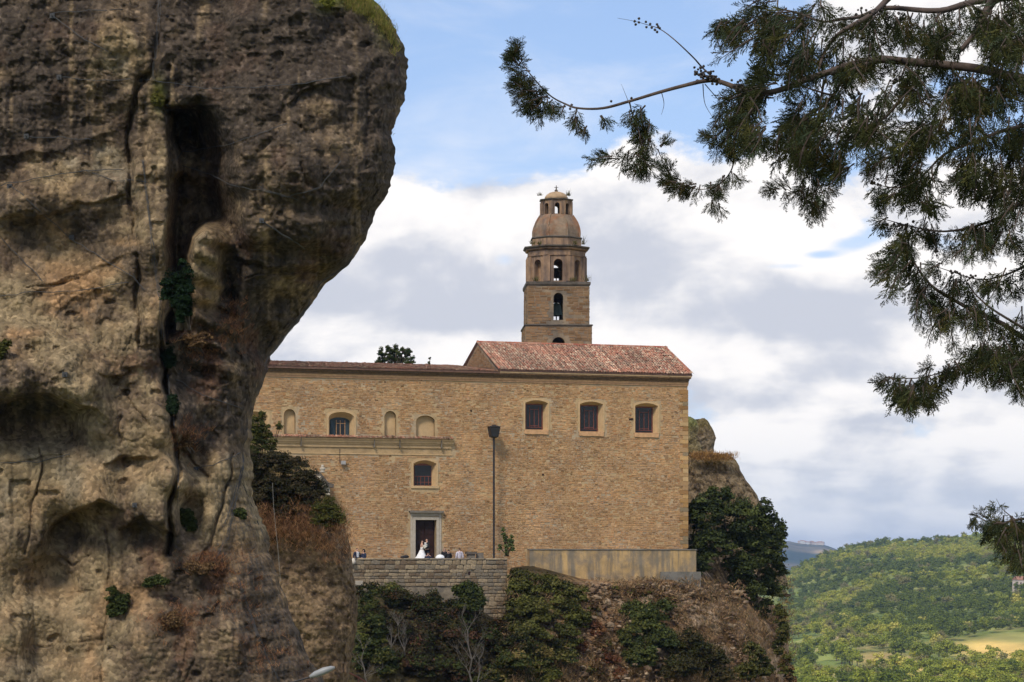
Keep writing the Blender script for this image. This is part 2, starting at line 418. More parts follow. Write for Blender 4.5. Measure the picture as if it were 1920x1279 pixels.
ctl = [(-150, 0, 1.0), (0, 0, .6), (150, 0, .2), (270, 0, .5), (0, 150, .5), (110, 130, .1), (215, 75, -.35), (235, 110, -.3), (120, 250, .3), (220, 300, .4), (0, 320, .5), (60, 370, -.25), (180, 370, -.2), (260, 330, -.1), (290, 450, -.3), (300, 600, -.4),
       (50, 460, .45), (150, 460, .5), (210, 430, .3), (60, 580, -.1), (150, 580, 0), (230, 560, 0), (60, 640, -.9), (110, 700, -1.4), (30, 700, -1.3), (160, 720, -1.2), (185, 790, -.9), (60, 800, .4), (120, 800, .35),
       (40, 880, -.1), (110, 880, -.2), (20, 1000, -.3), (60, 1000, -.2), (20, 1200, -.8), (0, 1279, -1.0), (165, 920, -.7), (120, 1000, .7), (110, 1080, .8), (170, 1080, .2), (150, 1200, -.4), (80, 1200, .3),
       (240, 720, -.2), (250, 800, -.6), (240, 880, -.4), (300, 800, -.9), (320, 900, -1.3), (300, 960, -1.0), (275, 1010, .2), (250, 1100, -.2), (290, 1200, -.9), (200, 1279, -.9),
       (400, 0, .6), (400, 120, 0.0), (480, 60, -.2), (560, 60, -.3), (640, 60, .1), (500, 180, -.5), (600, 180, -.7), (680, 180, -.3), (460, 320, -.6), (560, 320, -1.1), (650, 320, -.8), (480, 420, -.5), (580, 420, -.7), (650, 420, -.2),
       (500, 500, .5), (580, 500, .7), (520, 580, 1.4), (480, 640, 1.8), (440, 620, 1.2), (400, 640, .9), (370, 700, 1.0), (430, 700, .7), (460, 720, 1.0), (400, 800, .8), (440, 800, .7), (370, 860, .9), (420, 880, .2), (450, 930, .2),
       (360, 960, .6), (400, 980, 0), (440, 1000, -.2), (400, 1080, -.2), (450, 1100, -.6), (350, 1100, -.1), (500, 1200, -.7), (420, 1200, -.9), (350, 1250, -1.0), (550, 1279, -.8), (500, 1500, -1.6), (200, 1500, -1.5), (0, 1500, -1.5)]
dep = kfield(ctl, PX, PY, 46)*1.35
s_m = (xr[:, None]-PX)*MPP; Rr = 2.6
k_ = np.clip(1-s_m/Rr, 0, 1); dep = dep+2.4*(1-np.sqrt(np.clip(1-k_**2, 0, 1)))
def crack(pts, amp, w):
    d = line_d(pts, PX+5*vv1+7*vv3, PY+5*vv2+7*vv4); return amp*(.55+.6*vv4)*np.exp(-(d/(w*.62))**2)
Q = np.stack([PX.ravel()*MPP, PY.ravel()*MPP, PX.ravel()*0], 1)
vv1 = vnoise(Q*2.2, 31).reshape(sh); vv2 = vnoise(Q*2.2, 32).reshape(sh); vv3 = vnoise(Q*.8, 33).reshape(sh); vv4 = vnoise(Q*.8, 34).reshape(sh)
cracks = [([(293, -60), (293, 60), (285, 130), (262, 170), (246, 220), (236, 280), (240, 360), (258, 420), (264, 520), (262, 640)], .55, 7),
          ([(310, 190), (318, 260), (320, 400), (312, 520), (303, 620), (312, 700), (320, 800), (330, 880), (322, 980), (312, 1040)], 1.0, 8),
          ([(0, 430), (60, 415), (120, 395), (235, 372)], .16, 3), ([(55, 540), (110, 530), (170, 510), (262, 474)], .22, 3), ([(0, 500), (55, 540), (80, 548)], .18, 3),
          ([(66, 850), (72, 880), (58, 950), (42, 1035)], .25, 3.5), ([(0, 868), (60, 868), (130, 856)], .15, 2.5), ([(132, 800), (140, 850), (150, 860)], .25, 4), ([(105, 1045), (140, 1060), (170, 1040)], .25, 4),
          ([(70, 1115), (180, 1115)], .12, 3), ([(50, 1220), (100, 1215), (180, 1200)], .12, 3), ([(190, 1200), (192, 1279)], .18, 4), ([(230, 740), (262, 775), (280, 800)], .35, 4), ([(222, 780), (226, 830)], .3, 4),
          ([(205, 1000), (210, 1100), (188, 1200)], .25, 6), ([(470, 520), (540, 513), (590, 507)], .25, 3.5), ([(590, 505), (596, 530)], .2, 3), ([(335, 1180), (350, 1200), (345, 1260)], .3, 4), ([(360, 1170), (370, 1220), (350, 1279)], .3, 4),
          ([(530, 200), (560, 165), (610, 150), (660, 150)], .35, 8), ([(490, 280), (510, 250), (530, 225)], .35, 8), ([(620, 180), (660, 190), (690, 195)], .3, 7), ([(570, 310), (575, 345), (590, 350)], .25, 7),
          ([(370, 720), (420, 745), (450, 760)], .12, 3), ([(440, 860), (425, 930), (400, 1000), (380, 1050)], .3, 5), ([(470, 930), (500, 1030), (560, 1200)], .2, 5), ([(430, 1060), (480, 1180), (520, 1279)], .25, 6),
          ([(390, 900), (360, 870), (345, 850)], .3, 5), ([(440, 360), (462, 420), (480, 470)], .3, 8), ([(410, 460), (430, 520), (440, 600)], .5, 12)]
for pts, amp, w in cracks: dep = dep+crack(pts, amp, w)
def ledge(pts, amp, below, w_up, w_dn, sharp=4):
    xs = [p[0] for p in pts]; yl = np.interp(PX+9*vv3, xs, [p[1] for p in pts])+7*vv1+5*vv4
    d = PY-yl; fade = sstep(PX+12*vv1, xs[0]-22, xs[0]+30)*(1-sstep(PX+12*vv2, xs[-1]-30, xs[-1]+22))*(.75+.35*vv4)
    t = sstep(d, -sharp, sharp)
    return fade*(-(1-t)*amp*np.exp(-np.clip(-d, 0, None)/w_up)+t*below*np.exp(-np.clip(d, 0, None)/w_dn))
for a in [([(-60, 775), (20, 752), (60, 742), (100, 748), (150, 762), (190, 775)], 1.0, .85, 60, 60),
          ([(80, 1005), (110, 975), (150, 950), (185, 935), (215, 950)], .6, .6, 50, 60),
          ([(240, 985), (275, 965), (305, 990), (325, 1000)], .5, .5, 60, 50),
          ([(200, 868), (250, 860), (290, 850)], .25, .45, 30, 30), ([(125, 770), (165, 765), (190, 800)], .3, .4, 30, 20),
          ([(-60, 420), (60, 408), (150, 385), (235, 365)], .25, .15, 50, 20), ([(60, 545), (150, 520), (262, 480)], .12, .12, 30, 14),
          ([(190, 700), (220, 705), (240, 690)], .3, .5, 30, 16),
          ([(530, 200), (600, 160), (670, 150)], .3, .3, 40, 25), ([(470, 520), (540, 514), (592, 508)], .2, .2, 30, 20),
          ([(440, 480), (500, 505), (600, 500)], .3, .6, 60, 60), ([(0, 300), (80, 285), (150, 270), (230, 240)], .08, .10, 40, 40)]:
    dep = dep+ledge(*a)
cave = [(312, 200), (330, 196), (360, 197), (392, 212), (412, 238), (425, 270), (430, 310), (440, 350), (450, 390), (456, 430), (458, 470), (454, 520), (446, 560), (430, 590), (400, 610), (350, 618), (318, 640), (306, 600), (312, 520), (318, 400), (318, 300)]
sdc = poly_sd(cave, PX+6*vv1+10*vv3, PY+6*vv2+14*vv4)
wl = sstep(PX, 322, 385); cavd = (4.2+.8*vv3)*((1-wl)*sstep(sdc, -2, 18)+wl*sstep(sdc, -26, 62)); dep = dep+cavd
bould = [(346, 478), (358, 444), (386, 425), (424, 424), (446, 446), (452, 520), (450, 600), (470, 720), (350, 720), (356, 640), (350, 580), (342, 520)]
sdb = poly_sd(bould, PX+6*vv1+8*vv3, PY+6*vv2+8*vv4); bw = sstep(sdb, -12, 20)
keepb = bw*(.92-.55*sstep(PX+10*vv1+6*vv3, 396, 440)*sstep(-PY, -640, -560))
strat = .16*np.sin((PY-.32*PX+9*vv3+4*vv1)/6.5)*bw*sstep(PY, 440, 470)
dep = dep-cavd; cavd = cavd*(1-keepb); dep = dep+cavd-.35*bw*sstep(-PY, -660, -600)+strat
# fractal relief; smooth sandstone panels stay smoother
smooth_m = kfield([(30, 900, 1), (100, 900, 1), (60, 1200, .7), (130, 1150, .9), (250, 1180, .8), (40, 620, .5), (240, 780, .5), (300, 860, .6), (180, 860, .8), (250, 850, .7), (60, 470, .8), (200, 470, .8), (390, 520, .7), (400, 880, .8), (430, 980, .6), (250, 1100, .6), (200, 200, .2), (100, 60, 0), (400, 100, 0), (600, 100, 0),
                   (600, 300, .1), (500, 450, 0), (60, 700, 0), (120, 620, .1), (400, 700, 0), (450, 1150, 0), (550, 1200, 0), (300, 740, .2), (20, 300, .1), (550, 540, .3), (350, 1200, .2)], PX, PY, 50)
rgh = (1-0.85*smooth_m)*.78
N3 = np.stack([Q[:, 0], dep.ravel()*0.6, Q[:, 1]], 1)
dep = dep+0.50*fbm(N3*np.array([.5, .5, .3]), 3, .5, 50).reshape(sh)
bd = (N3[:, 2]+0.35*N3[:, 0]+0.5*vnoise(N3*0.5, 66))
rid = fbm(np.stack([N3[:, 0]*0.7, N3[:, 1], N3[:, 2]*1.6], 1)*0.9, 5, .55, 60, True).reshape(sh)
dep = dep-rgh*0.17*rid
# blocky fracturing
d1, d2, cid = worley(np.stack([N3[:, 0]*1.1+0.4*vnoise(N3*1.5, 71), N3[:, 1], N3[:, 2]*0.85+0.4*vnoise(N3*1.5, 72)], 1), 70)
dep = dep+rgh*(0.12*(cid.reshape(sh)-.5)+0.06*np.exp(-((d2-d1)/0.07)**2).reshape(sh))
d1, d2, cid2 = worley(N3*3.1+0.3*vnoise(N3*4, 81)[:, None], 80)
dep = dep+rgh*0.05*((d1**1.0).reshape(sh)-0.4)
dep = dep+rgh*0.10*fbm(N3*np.array([5.2, 4, 3.4]), 4, .65, 90).reshape(sh)
dep = dep+(0.25+0.75*rgh)*0.05*fbm(N3*15.0, 3, .65, 95).reshape(sh)
bil = lambda s_, k_: np.abs(vnoise(N3*np.array([s_, s_, s_*.8])+.25*vnoise(N3*s_*1.7, k_+3)[:, None], k_)).reshape(sh)
dep = dep+rgh*(.14*bil(1.1, 301)+.10*bil(2.6, 302)+.06*bil(6.0, 303)); dep = dep+.16*fbm(N3*np.array([1.5, 1, .28]), 3, .5, 320, True).reshape(sh)
tr_ = (fbm(N3*np.array([.9, .8, 1.1]), 4, .55, 310).reshape(sh)*5); dep = dep+rgh*.08*(np.floor(tr_)+sstep(tr_-np.floor(tr_), .35, .65)-tr_)
pit = vnoise(np.stack([N3[:, 0]*2.4, N3[:, 1], N3[:, 2]*3.0], 1), 99).reshape(sh); dep = dep+0.15*sstep(pit, .66, .80)
stri = np.sin(N3[:, 0]*0+ (bd*7.5)).reshape(sh); dep = dep+0.05*stri*rgh
CD_px, CD_py, CD_dep = PX, PY, dep
Yv = YC+dep
X = (PX-960)/F*Yv; Z = (HZ-PY)/F*Yv
# crumbly silhouette
edgew = np.clip(1-s_m/0.8, 0, 1)
X = X+edgew*0.07*fbm(np.stack([Z.ravel()*2.5, Yv.ravel(), X.ravel()], 1), 4, .6, 44).reshape(sh)
# side running back from the silhouette
back = []
for j, (b, inn) in enumerate([(0.5, .05), (1.2, .25), (2.4, .8), (4.5, 1.8), (8, 3.4), (14, 5.5)]):
    back.append((X[:, -1:]-inn+0.25*vnoise(np.stack([Z[:, -1]*0.9, Z[:, -1]*0+j*3, Z[:, -1]*0], 1), 12)[:, None], Yv[:, -1:]+b, Z[:, -1:]))
Xa = np.concatenate([X]+[b[0] for b in back], 1); Ya = np.concatenate([Yv]+[b[1] for b in back], 1); Za = np.concatenate([Z]+[b[2] for b in back], 1)
# lean the top back so the crag has a summit
nr, nc = Xa.shape
# ---- albedo, with the shade right of the cave boulder put into it
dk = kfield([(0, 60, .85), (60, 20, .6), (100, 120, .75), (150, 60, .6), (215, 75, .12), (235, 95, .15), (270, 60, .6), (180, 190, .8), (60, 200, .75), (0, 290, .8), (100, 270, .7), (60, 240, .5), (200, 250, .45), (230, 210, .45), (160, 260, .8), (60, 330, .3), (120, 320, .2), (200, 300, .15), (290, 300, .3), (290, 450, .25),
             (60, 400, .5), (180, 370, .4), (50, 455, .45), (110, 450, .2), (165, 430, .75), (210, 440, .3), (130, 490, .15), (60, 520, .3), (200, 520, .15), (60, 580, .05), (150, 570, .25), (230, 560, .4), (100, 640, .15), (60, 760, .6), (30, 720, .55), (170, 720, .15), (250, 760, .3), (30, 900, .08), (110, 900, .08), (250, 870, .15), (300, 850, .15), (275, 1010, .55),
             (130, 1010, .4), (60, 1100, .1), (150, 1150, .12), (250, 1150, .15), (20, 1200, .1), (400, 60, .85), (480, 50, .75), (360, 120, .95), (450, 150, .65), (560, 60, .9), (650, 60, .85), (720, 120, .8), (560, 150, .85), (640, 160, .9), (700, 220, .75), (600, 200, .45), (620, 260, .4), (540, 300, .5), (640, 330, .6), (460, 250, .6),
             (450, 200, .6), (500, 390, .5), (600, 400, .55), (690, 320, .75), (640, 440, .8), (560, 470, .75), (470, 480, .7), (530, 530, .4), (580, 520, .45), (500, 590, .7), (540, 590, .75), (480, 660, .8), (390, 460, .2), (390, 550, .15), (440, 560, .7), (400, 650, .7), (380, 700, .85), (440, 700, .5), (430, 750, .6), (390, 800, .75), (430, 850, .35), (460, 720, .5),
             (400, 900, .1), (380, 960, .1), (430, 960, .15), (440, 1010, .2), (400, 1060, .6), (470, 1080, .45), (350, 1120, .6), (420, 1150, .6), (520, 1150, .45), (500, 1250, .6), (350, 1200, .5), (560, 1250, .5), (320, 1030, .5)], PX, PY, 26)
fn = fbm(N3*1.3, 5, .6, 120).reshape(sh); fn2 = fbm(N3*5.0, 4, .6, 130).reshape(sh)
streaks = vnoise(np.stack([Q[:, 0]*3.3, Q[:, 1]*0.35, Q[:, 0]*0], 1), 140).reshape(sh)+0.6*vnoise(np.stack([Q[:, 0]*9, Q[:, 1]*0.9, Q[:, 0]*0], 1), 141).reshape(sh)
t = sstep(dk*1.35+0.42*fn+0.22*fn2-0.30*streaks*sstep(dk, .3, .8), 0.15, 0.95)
tan_ = np.array(s2l((134, 115, 84))); tan2 = np.array(s2l((146, 112, 75))); dark = np.array(s2l((70, 60, 50))); mid = np.array(s2l((102, 85, 65))); grey = np.array(s2l((112, 105, 90)))
hue = sstep(fbm(N3*0.8, 3, .5, 150).reshape(sh), -.15, .35)[..., None]
orange_m = kfield([(100, 620, 1), (200, 560, 1), (150, 690, .8), (110, 420, .6), (200, 1250, .8), (260, 1150, .7), (60, 900, .3), (400, 100, 0), (600, 100, .2), (620, 250, .5), (350, 900, .2), (30, 1200, .4), (200, 300, 0), (700, 150, .7), (20, 40, .9), (420, 1020, .9), (450, 1160, .5), (450, 550, .6), (440, 850, .1), (590, 330, .4)], PX, PY, 40)[..., None]
light = tan_*(1-hue*orange_m)+tan2*(hue*orange_m)
g2 = sstep(fbm(N3*0.9, 3, .5, 160).reshape(sh), 0.0, .45)[..., None]*(1-orange_m)
light = light*(1-0.6*g2)+grey*0.6*g2
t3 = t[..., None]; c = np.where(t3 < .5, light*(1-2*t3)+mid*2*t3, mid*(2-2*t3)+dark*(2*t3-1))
# pale pebbles in the dark conglomerate, lime runs
peb = sstep(vnoise(N3*8.5, 170).reshape(sh), .38, .68)*rgh*(.4+.6*sstep(dk, .2, .7)); c = c*(1+1.2*peb[..., None]); mot = .8*vnoise(N3*3.4, 171).reshape(sh)+.7*vnoise(N3*7.5, 172).reshape(sh); c = c*np.clip(1+.24*mot*(.3+.7*rgh), .5, 1.6)[..., None]; c = (c*.93+c.mean(-1, keepdims=True)*.07)*.92
runs = sstep(streaks, .55, 1.1)*kfield([(420, 60, 1), (470, 100, 1), (440, 250, 1), (520, 60, .8), (600, 380, .6), (650, 60, .2), (100, 150, .5), (80, 200, .7), (100, 900, 0), (300, 600, .2), (650, 300, .3), (400, 1000, 0), (200, 700, 0)], PX, PY, 40)
c = c*(1-.55*runs[..., None])+np.array(s2l((146, 124, 94)))*(.55*runs[..., None])
# rusty soil and dry moss; green moss on the crown
rust = sstep(vnoise(N3*1.1+3, 180).reshape(sh)+.5*fn2, .35, .7)*kfield([(400, 640, 1), (360, 650, 1), (340, 790, 1), (380, 1060, 1), (330, 1170, .9), (400, 1120, .8), (350, 1040, 1), (430, 560, .8), (450, 850, 0), (600, 330, .4), (100, 800, 0), (100, 100, .3), (600, 100, .2), (470, 1200, .5), (200, 1100, 0), (200, 400, 0)], PX, PY, 30)
c = c*(1-.5*rust[..., None])+np.array(s2l((98, 68, 50)))*.5*rust[..., None]
top = (sstep(-s_m, -1.0, 0.0)*sstep(-PY, -120, -20)*0.8+sstep(-PY, -28, 30)*sstep(PX, 560, 640)+.8*np.exp(-(((PX-610)/22)**2+((PY-5)/16)**2))+.7*np.exp(-(((PX-297)/14)**2+((PY-180)/30)**2)))*sstep(fn2+fn, -.6, .1)
top = np.clip(top, 0, 1)[..., None]; c = c*(1-top)+np.array(s2l((96, 98, 40)))*top
cc = np.concatenate([c]+[c[:, -1:]]*len(back), 1)
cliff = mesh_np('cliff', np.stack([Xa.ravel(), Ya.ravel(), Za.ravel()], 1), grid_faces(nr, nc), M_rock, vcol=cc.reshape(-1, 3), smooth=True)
tag(cliff, 'huge overhanging conglomerate cliff filling the left third, with a dark cleft', kind='structure')
def cliff_pt(px, py, off=0.0):
    i = int(np.clip(np.searchsorted(ys, py), 0, len(ys)-1)); j = int(np.clip(np.searchsorted(CD_px[i], px), 0, len(tt)-1))
    y = YC+float(CD_dep[i, j])-off
    # position on the surface seen through this pixel row/column of the cliff grid (X,Z are laid out at YC)
    return Vector((float(X[i, j]), y, float(Z[i, j])))
def cliff_at(px, py, off=0.0):
    # correct for perspective: surface point whose projection is (px,py)
    u, v = px, py
    for _ in range(4):
        p = cliff_pt(u, v, off); qx = 960+p.x/p.y*F; qy = HZ-p.z/p.y*F
        u += px-qx; v += py-qy
    return cliff_pt(u, v, off)
# ================================================================== the church
TH = R(18.0); CU, SU = math.cos(TH), math.sin(TH)
CX0, CY0 = (1289-960)/F*188.0, 188.0      # right front corner of the nave
def wu(px, v=0.0):
    """coordinate along the facade (u, negative to the left) seen at photo column px"""
    a = (px-960)/F; ox = CX0-SU*v; oy = CY0+CU*v
    return (a*oy-ox)/(CU-a*SU)
def wz(px, py, v=0.0):
    u = wu(px, v); return (HZ-py)/F*(CY0+CU*v+SU*u)
church = empty('church', (CX0, CY0, 0), TH)
tag(church, 'long sandstone church with red tiled gable roof standing on the rock', 'church')
UL = -38.0; UJ = wu(934)       # left end; junction where the raised roof begins
WTOP = 13.62
def arch_poly(u0, u1, z0, z1, rise, n=9):
    c = (u0+u1)/2; hw = (u1-u0)/2
    return [(u0, z0), (u1, z0)]+[(c+hw*math.cos(math.pi*i/(n-1)), z1-rise+rise*math.sin(math.pi*i/(n-1))) for i in range(n)]
def segm_poly(u0, u1, z0, z1, rise, n=9):
    """flat segmental arch"""
    return [(u0, z0), (u1, z0)]+[(u1+(u0-u1)*i/(n-1), z1-rise+rise*(1-(2*i/(n-1)-1)**2)) for i in range(n)]
wall = MB().box(UL, 0, 0, 10.2, -4.2, WTOP)
wall.f = wall.f
wall_o = wall.build('wall', M_church, church)
openings = []      # polygons, depth
WIN = [  # name, outer px box (x0,x1,ytop,ybot), glass px box, kind
    ('hi', (984.6, 1026.8, 750.5, 806.0), (987.7, 1017.4, 757.7, 805.6)),
    ('hi', (1087, 1130.4, 753.0, 809.5), (1091, 1120, 760.6, 807)),
    ('hi', (1190.6, 1233.4, 756, 812), (1194.7, 1221.8, 764, 809.7)),
    ('low', (775, 818, 863, 911), (779.4, 809.4, 869, 910)),
    ('round', (616, 664, 772.5, 818.6), (620.2, 655.8, 783.6, 818.3)),
    ('round', (455, 502.5, 771.5, 818.6), (459, 497.5, 779, 818.3)),
]
cutters = []; holes = []
specs = []
for kind, (xa, xb, ya, yb), g in WIN:
    u0, u1 = wu(xa), wu(xb); zt = wz((xa+xb)/2, ya); zb = wz((xa+xb)/2, yb)
    pf = {'hi': segm_poly, 'low': segm_poly, 'round': arch_poly}[kind]; rise = {'hi': .20, 'low': .24, 'round': .42}[kind]
    poly = pf(u0, u1, zb, zt, rise, 11)
    cutters.append(MB().prism(poly, -0.5, 0.62)); holes.append((u0-.16, u1+.16, zb-.34, zt+.12)); specs.append((kind, u0, u1, zb, zt, poly, g))
NICHE = [((532, 553.8, 767, 813), 'n'), ((720.8, 742.6, 770.5, 817.6), 'n'), ((780, 815.3, 779, 818.8), 'w')]
nspecs = []
for (xa, xb, ya, yb), k in NICHE:
    u0, u1 = wu(xa), wu(xb); zt = wz((xa+xb)/2, ya); zb = wz((xa+xb)/2, yb)
    poly = arch_poly(u0, u1, zb, zt, (u1-u0)/2 if k == 'n' else .45, 11)
    cutters.append(MB().prism(poly, -0.5, 0.30)); holes.append((u0-.10, u1+.10, zb-.1, zt+.08)); nspecs.append((poly, u0, u1, zb, zt))
# door opening
DU0, DU1 = wu(778.5), wu(818); DZ1 = wz(800, 975); DZ0 = 0.42
cutters.append(MB().prism([(DU0, DZ0), (DU1, DZ0), (DU1, DZ1), (DU0, DZ1)], -0.5, 0.7)); holes.append((DU0-.42, DU1+.42, -0.6, DZ1+.62))
cut(wall_o, cutters)
# ---- windows
def window_parts(kind, u0, u1, zb, zt, poly, g):
    sp = 0.20; dpt = 0.55
    gu0, gu1 = u0+sp, u1-sp
    gzt, gzb = zt-0.22, zb+(0.02 if kind != 'round' else 0.0)
    if kind == 'round': gu0, gu1, gzt = u0+.22, u1-.22, zt-.36
    pf = arch_poly if kind == 'round' else segm_poly
    inner = pf(gu0, gu1, gzb, gzt, .25 if kind == 'round' else (.05 if kind == 'hi' else .18), 11)
    win = MB().prism(inner, dpt, dpt+0.10).build('window', M_shutter if kind == 'round' else M_frame, church)
    # splayed plaster reveal
    MB().loft([(x, 0.0, z) for x, z in poly], [(x, dpt+.02, z) for x, z in inner]).build('reveal', M_plaster, win)
    # plaster margin round the opening, a few centimetres proud
    c = ((u0+u1)/2, (zb+zt)/2); e = 0.13
    outp = [(x+(e if x > c[0] else -e), z+(e if z > zb+.01 else -.02)) for x, z in poly]
    mb = MB(); n = len(poly)
    A = [(x, -0.045, z) for x, z in outp]; B = [(x, -0.045, z) for x, z in poly]; C = [(x, 0.0, z) for x, z in outp]; Dd = [(x, 0.02, z) for x, z in poly]
    mb.loft(A, B); mb.loft(C, A); mb.loft(B, Dd)
    mb.build('surround', M_plaster, win)
    # glass lights and glazing bars
    w = gu1-gu0; h = gzt-gzb
    bars = MB(); y0 = dpt-0.05
    if kind == 'hi':
        MB().box(gu0+.06, gu1-.06, dpt-.02, dpt-.004, gzb+.06, gzt-.10).build('pane', M_glass, win)
        vs = [.24, .5, .76]; hs = [(.16, .24, .76), (.78, 0.24, .76), (.10, 0.0, 1.0)]
        for k in vs: bars.box(gu0+w*k-.018, gu0+w*k+.018, y0, dpt-.021, gzb+h*.10, gzb+h*(.78 if k == .5 else .88))
        for k, a, b in hs: bars.box(gu0+w*a, gu0+w*b, y0-.006, dpt-.022, gzb+h*k-.018, gzb+h*k+.018)
        for k in (.0, .93): bars.box(gu0+w*k+.01, gu0+w*k+.05, y0-.01, dpt-.022, gzb+.02, gzt-.12)
    elif kind == 'low':
        MB().box(gu0+.05, gu1-.05, dpt-.02, dpt-.004, gzb+.05, gzt-.14).build('pane', M_glass, win)
        for k in (.18, .38, .6, .82): bars.box(gu0+w*k-.015, gu0+w*k+.015, y0, dpt-.021, gzb+.06, gzb+h*.42)
        for k in (.16, .42): bars.box(gu0+.04, gu1-.04, y0-.006, dpt-.022, gzb+h*k-.018, gzb+h*k+.018)
    else:
        pu0, pu1 = gu0+w*.28, gu0+w*.78
        MB().box(pu0, pu1, dpt-.02, dpt-.004, gzb+.04, gzt-.12).build('pane', M_glass, win)
        for k in (.33, .53, .77): bars.box(gu0+w*k-.018, gu0+w*k+.018, y0, dpt-.021, gzb+.05, gzb+h*.86)
        bars.box(gu0+w*.33, gu0+w*.8, y0-.006, dpt-.022, gzb+h*.68, gzb+h*.68+.04)
        for a, b in ((.03, .26), (.80, .97)):
            MB().box(gu0+w*a, gu0+w*b, dpt-.05, dpt-.004, gzb+.05, gzt-.22).build('shutter', M_shutter, win)
    bars.build('glazing_bar', M_frame if kind != 'round' else M_sill, win)
    if kind in ('hi', 'low'):
        s = MB(); rng = random.Random(int(u0*10))
        if kind == 'hi':
            s.prism([(u0-.06, zb-.30), (u0+.5, zb-.33), (u1-.5, zb-.31), (u1+.03, zb-.34), (u1+.05, zb+.01), (u0-.06, zb+.01)], -0.10, 0.56)
        else: s.prism([(u0-.2, zb-.18), (u1+.2, zb-.18), (u1+.2, zb+.0), (u0-.2, zb+.0)], -0.08, 0.56)
        s.build('sill', M_sill if kind == 'hi' else M_plaster, win)
for s_ in specs: window_parts(*s_)
for poly, u0, u1, zb, zt in nspecs:
    nb = MB().add([(x, 0.296, z) for x, z in poly], [tuple(range(len(poly)))])
    nn = nb.build('niche', M_plaster, church)
    MB().loft([(x, -0.02, z) for x, z in poly], [(x, 0.30, z) for x, z in poly]).build('reveal', M_plaster, nn)
# ---- door with stone portal
door = MB().box(DU0+.02, DU1-.02, .45, .53, DZ0, DZ1).build('door', M_wood, church)
mid = (DU0+DU1)/2
for a, b in ((DU0+.10, mid-.04), (mid+.04, DU1-.10)):
    for z0_, z1_ in ((DZ0+.15, DZ0+.85), (DZ0+.95, DZ0+1.75), (DZ0+1.85, DZ1-.12)):
        MB().box(a, b, .415, .449, z0_, z1_).build('panel', M_wood, door)
MB().tube([(mid+.10, .41, DZ0+1.05), (mid+.10, .36, DZ0+1.05)], .03, 6).build('handle', M_bronze, door)
ps = MB()
ps.box(DU0-.20, DU0, -.10, .44, -.5, DZ1); ps.box(DU1, DU1+.20, -.10, .44, -.5, DZ1)
ps.box(DU0-.20, DU1+.20, -.10, .44, DZ1+.001, DZ1+.22)
ps.box(DU0-.36, DU0-.203, -.06, .05, -.5, DZ1+.30); ps.box(DU1+.203, DU1+.36, -.06, .05, -.5, DZ1+.30)
ps.box(DU0-.36, DU1+.36, -.06, .05, DZ1+.302, DZ1+.50)
portal = ps.build('door_surround', M_lime, church)
MB().prism([(DU0-.42, DZ1+.502), (DU1+.42, DZ1+.502), (DU1+.5, DZ1+.60), (DU1+.5, DZ1+.66), (DU0-.5, DZ1+.66), (DU0-.5, DZ1+.60)], -.32, .05).build('lintel_cornice', M_limed, portal)
st = MB()
for i in range(6): MB().box(DU0-1.0-.3*i, DU1+1.0+.3*i, -.45-.32*i, -.104 if i == 0 else -.452-.32*(i-1), -.6, DZ0-.16*i).build('step', M_limed, portal)
# ---- cream cornice on the left, with its own little tiled roof
CU0, CU1 = UL, wu(850)
zc = wz(700, 823)
co = MB()
for (dz0, dz1, out_) in ((-.62, -.40, .10), (-.398, -.28, .17), (-.278, -.10, .25), (-.098, -.02, .32)):
    co.box(CU0, CU1-.25+out_*.8, -out_, .0, zc+dz0, zc+dz1)
co.build('cornice', M_plaster, church)
MB().box(CU0, CU1-.12, -.05, .0, zc-1.12, zc-1.04).build('string_course', M_plaster, church)
MB().box(CU0, CU1-.16, -.016, .0, zc-1.038, zc-.622).build('frieze', mat('frieze_render', (0.40, 0.27, 0.14), var=0.25, vscale=1.4, bump=.01), church)
for px in (563, 700, 748, 826):
    u = wu(px); MB().box(u-.025, u+.025, -.325, -.02, zc-.62, zc-.02).build('joint', M_limed, church)
MB().box(UL, 0.03, -.07, .0, 13.33, 13.45).build('brick_band', M_brick, church)
MB().box(UL, 0.05, -.12, .0, 13.452, 13.60).build('brick_band', M_sill, church)

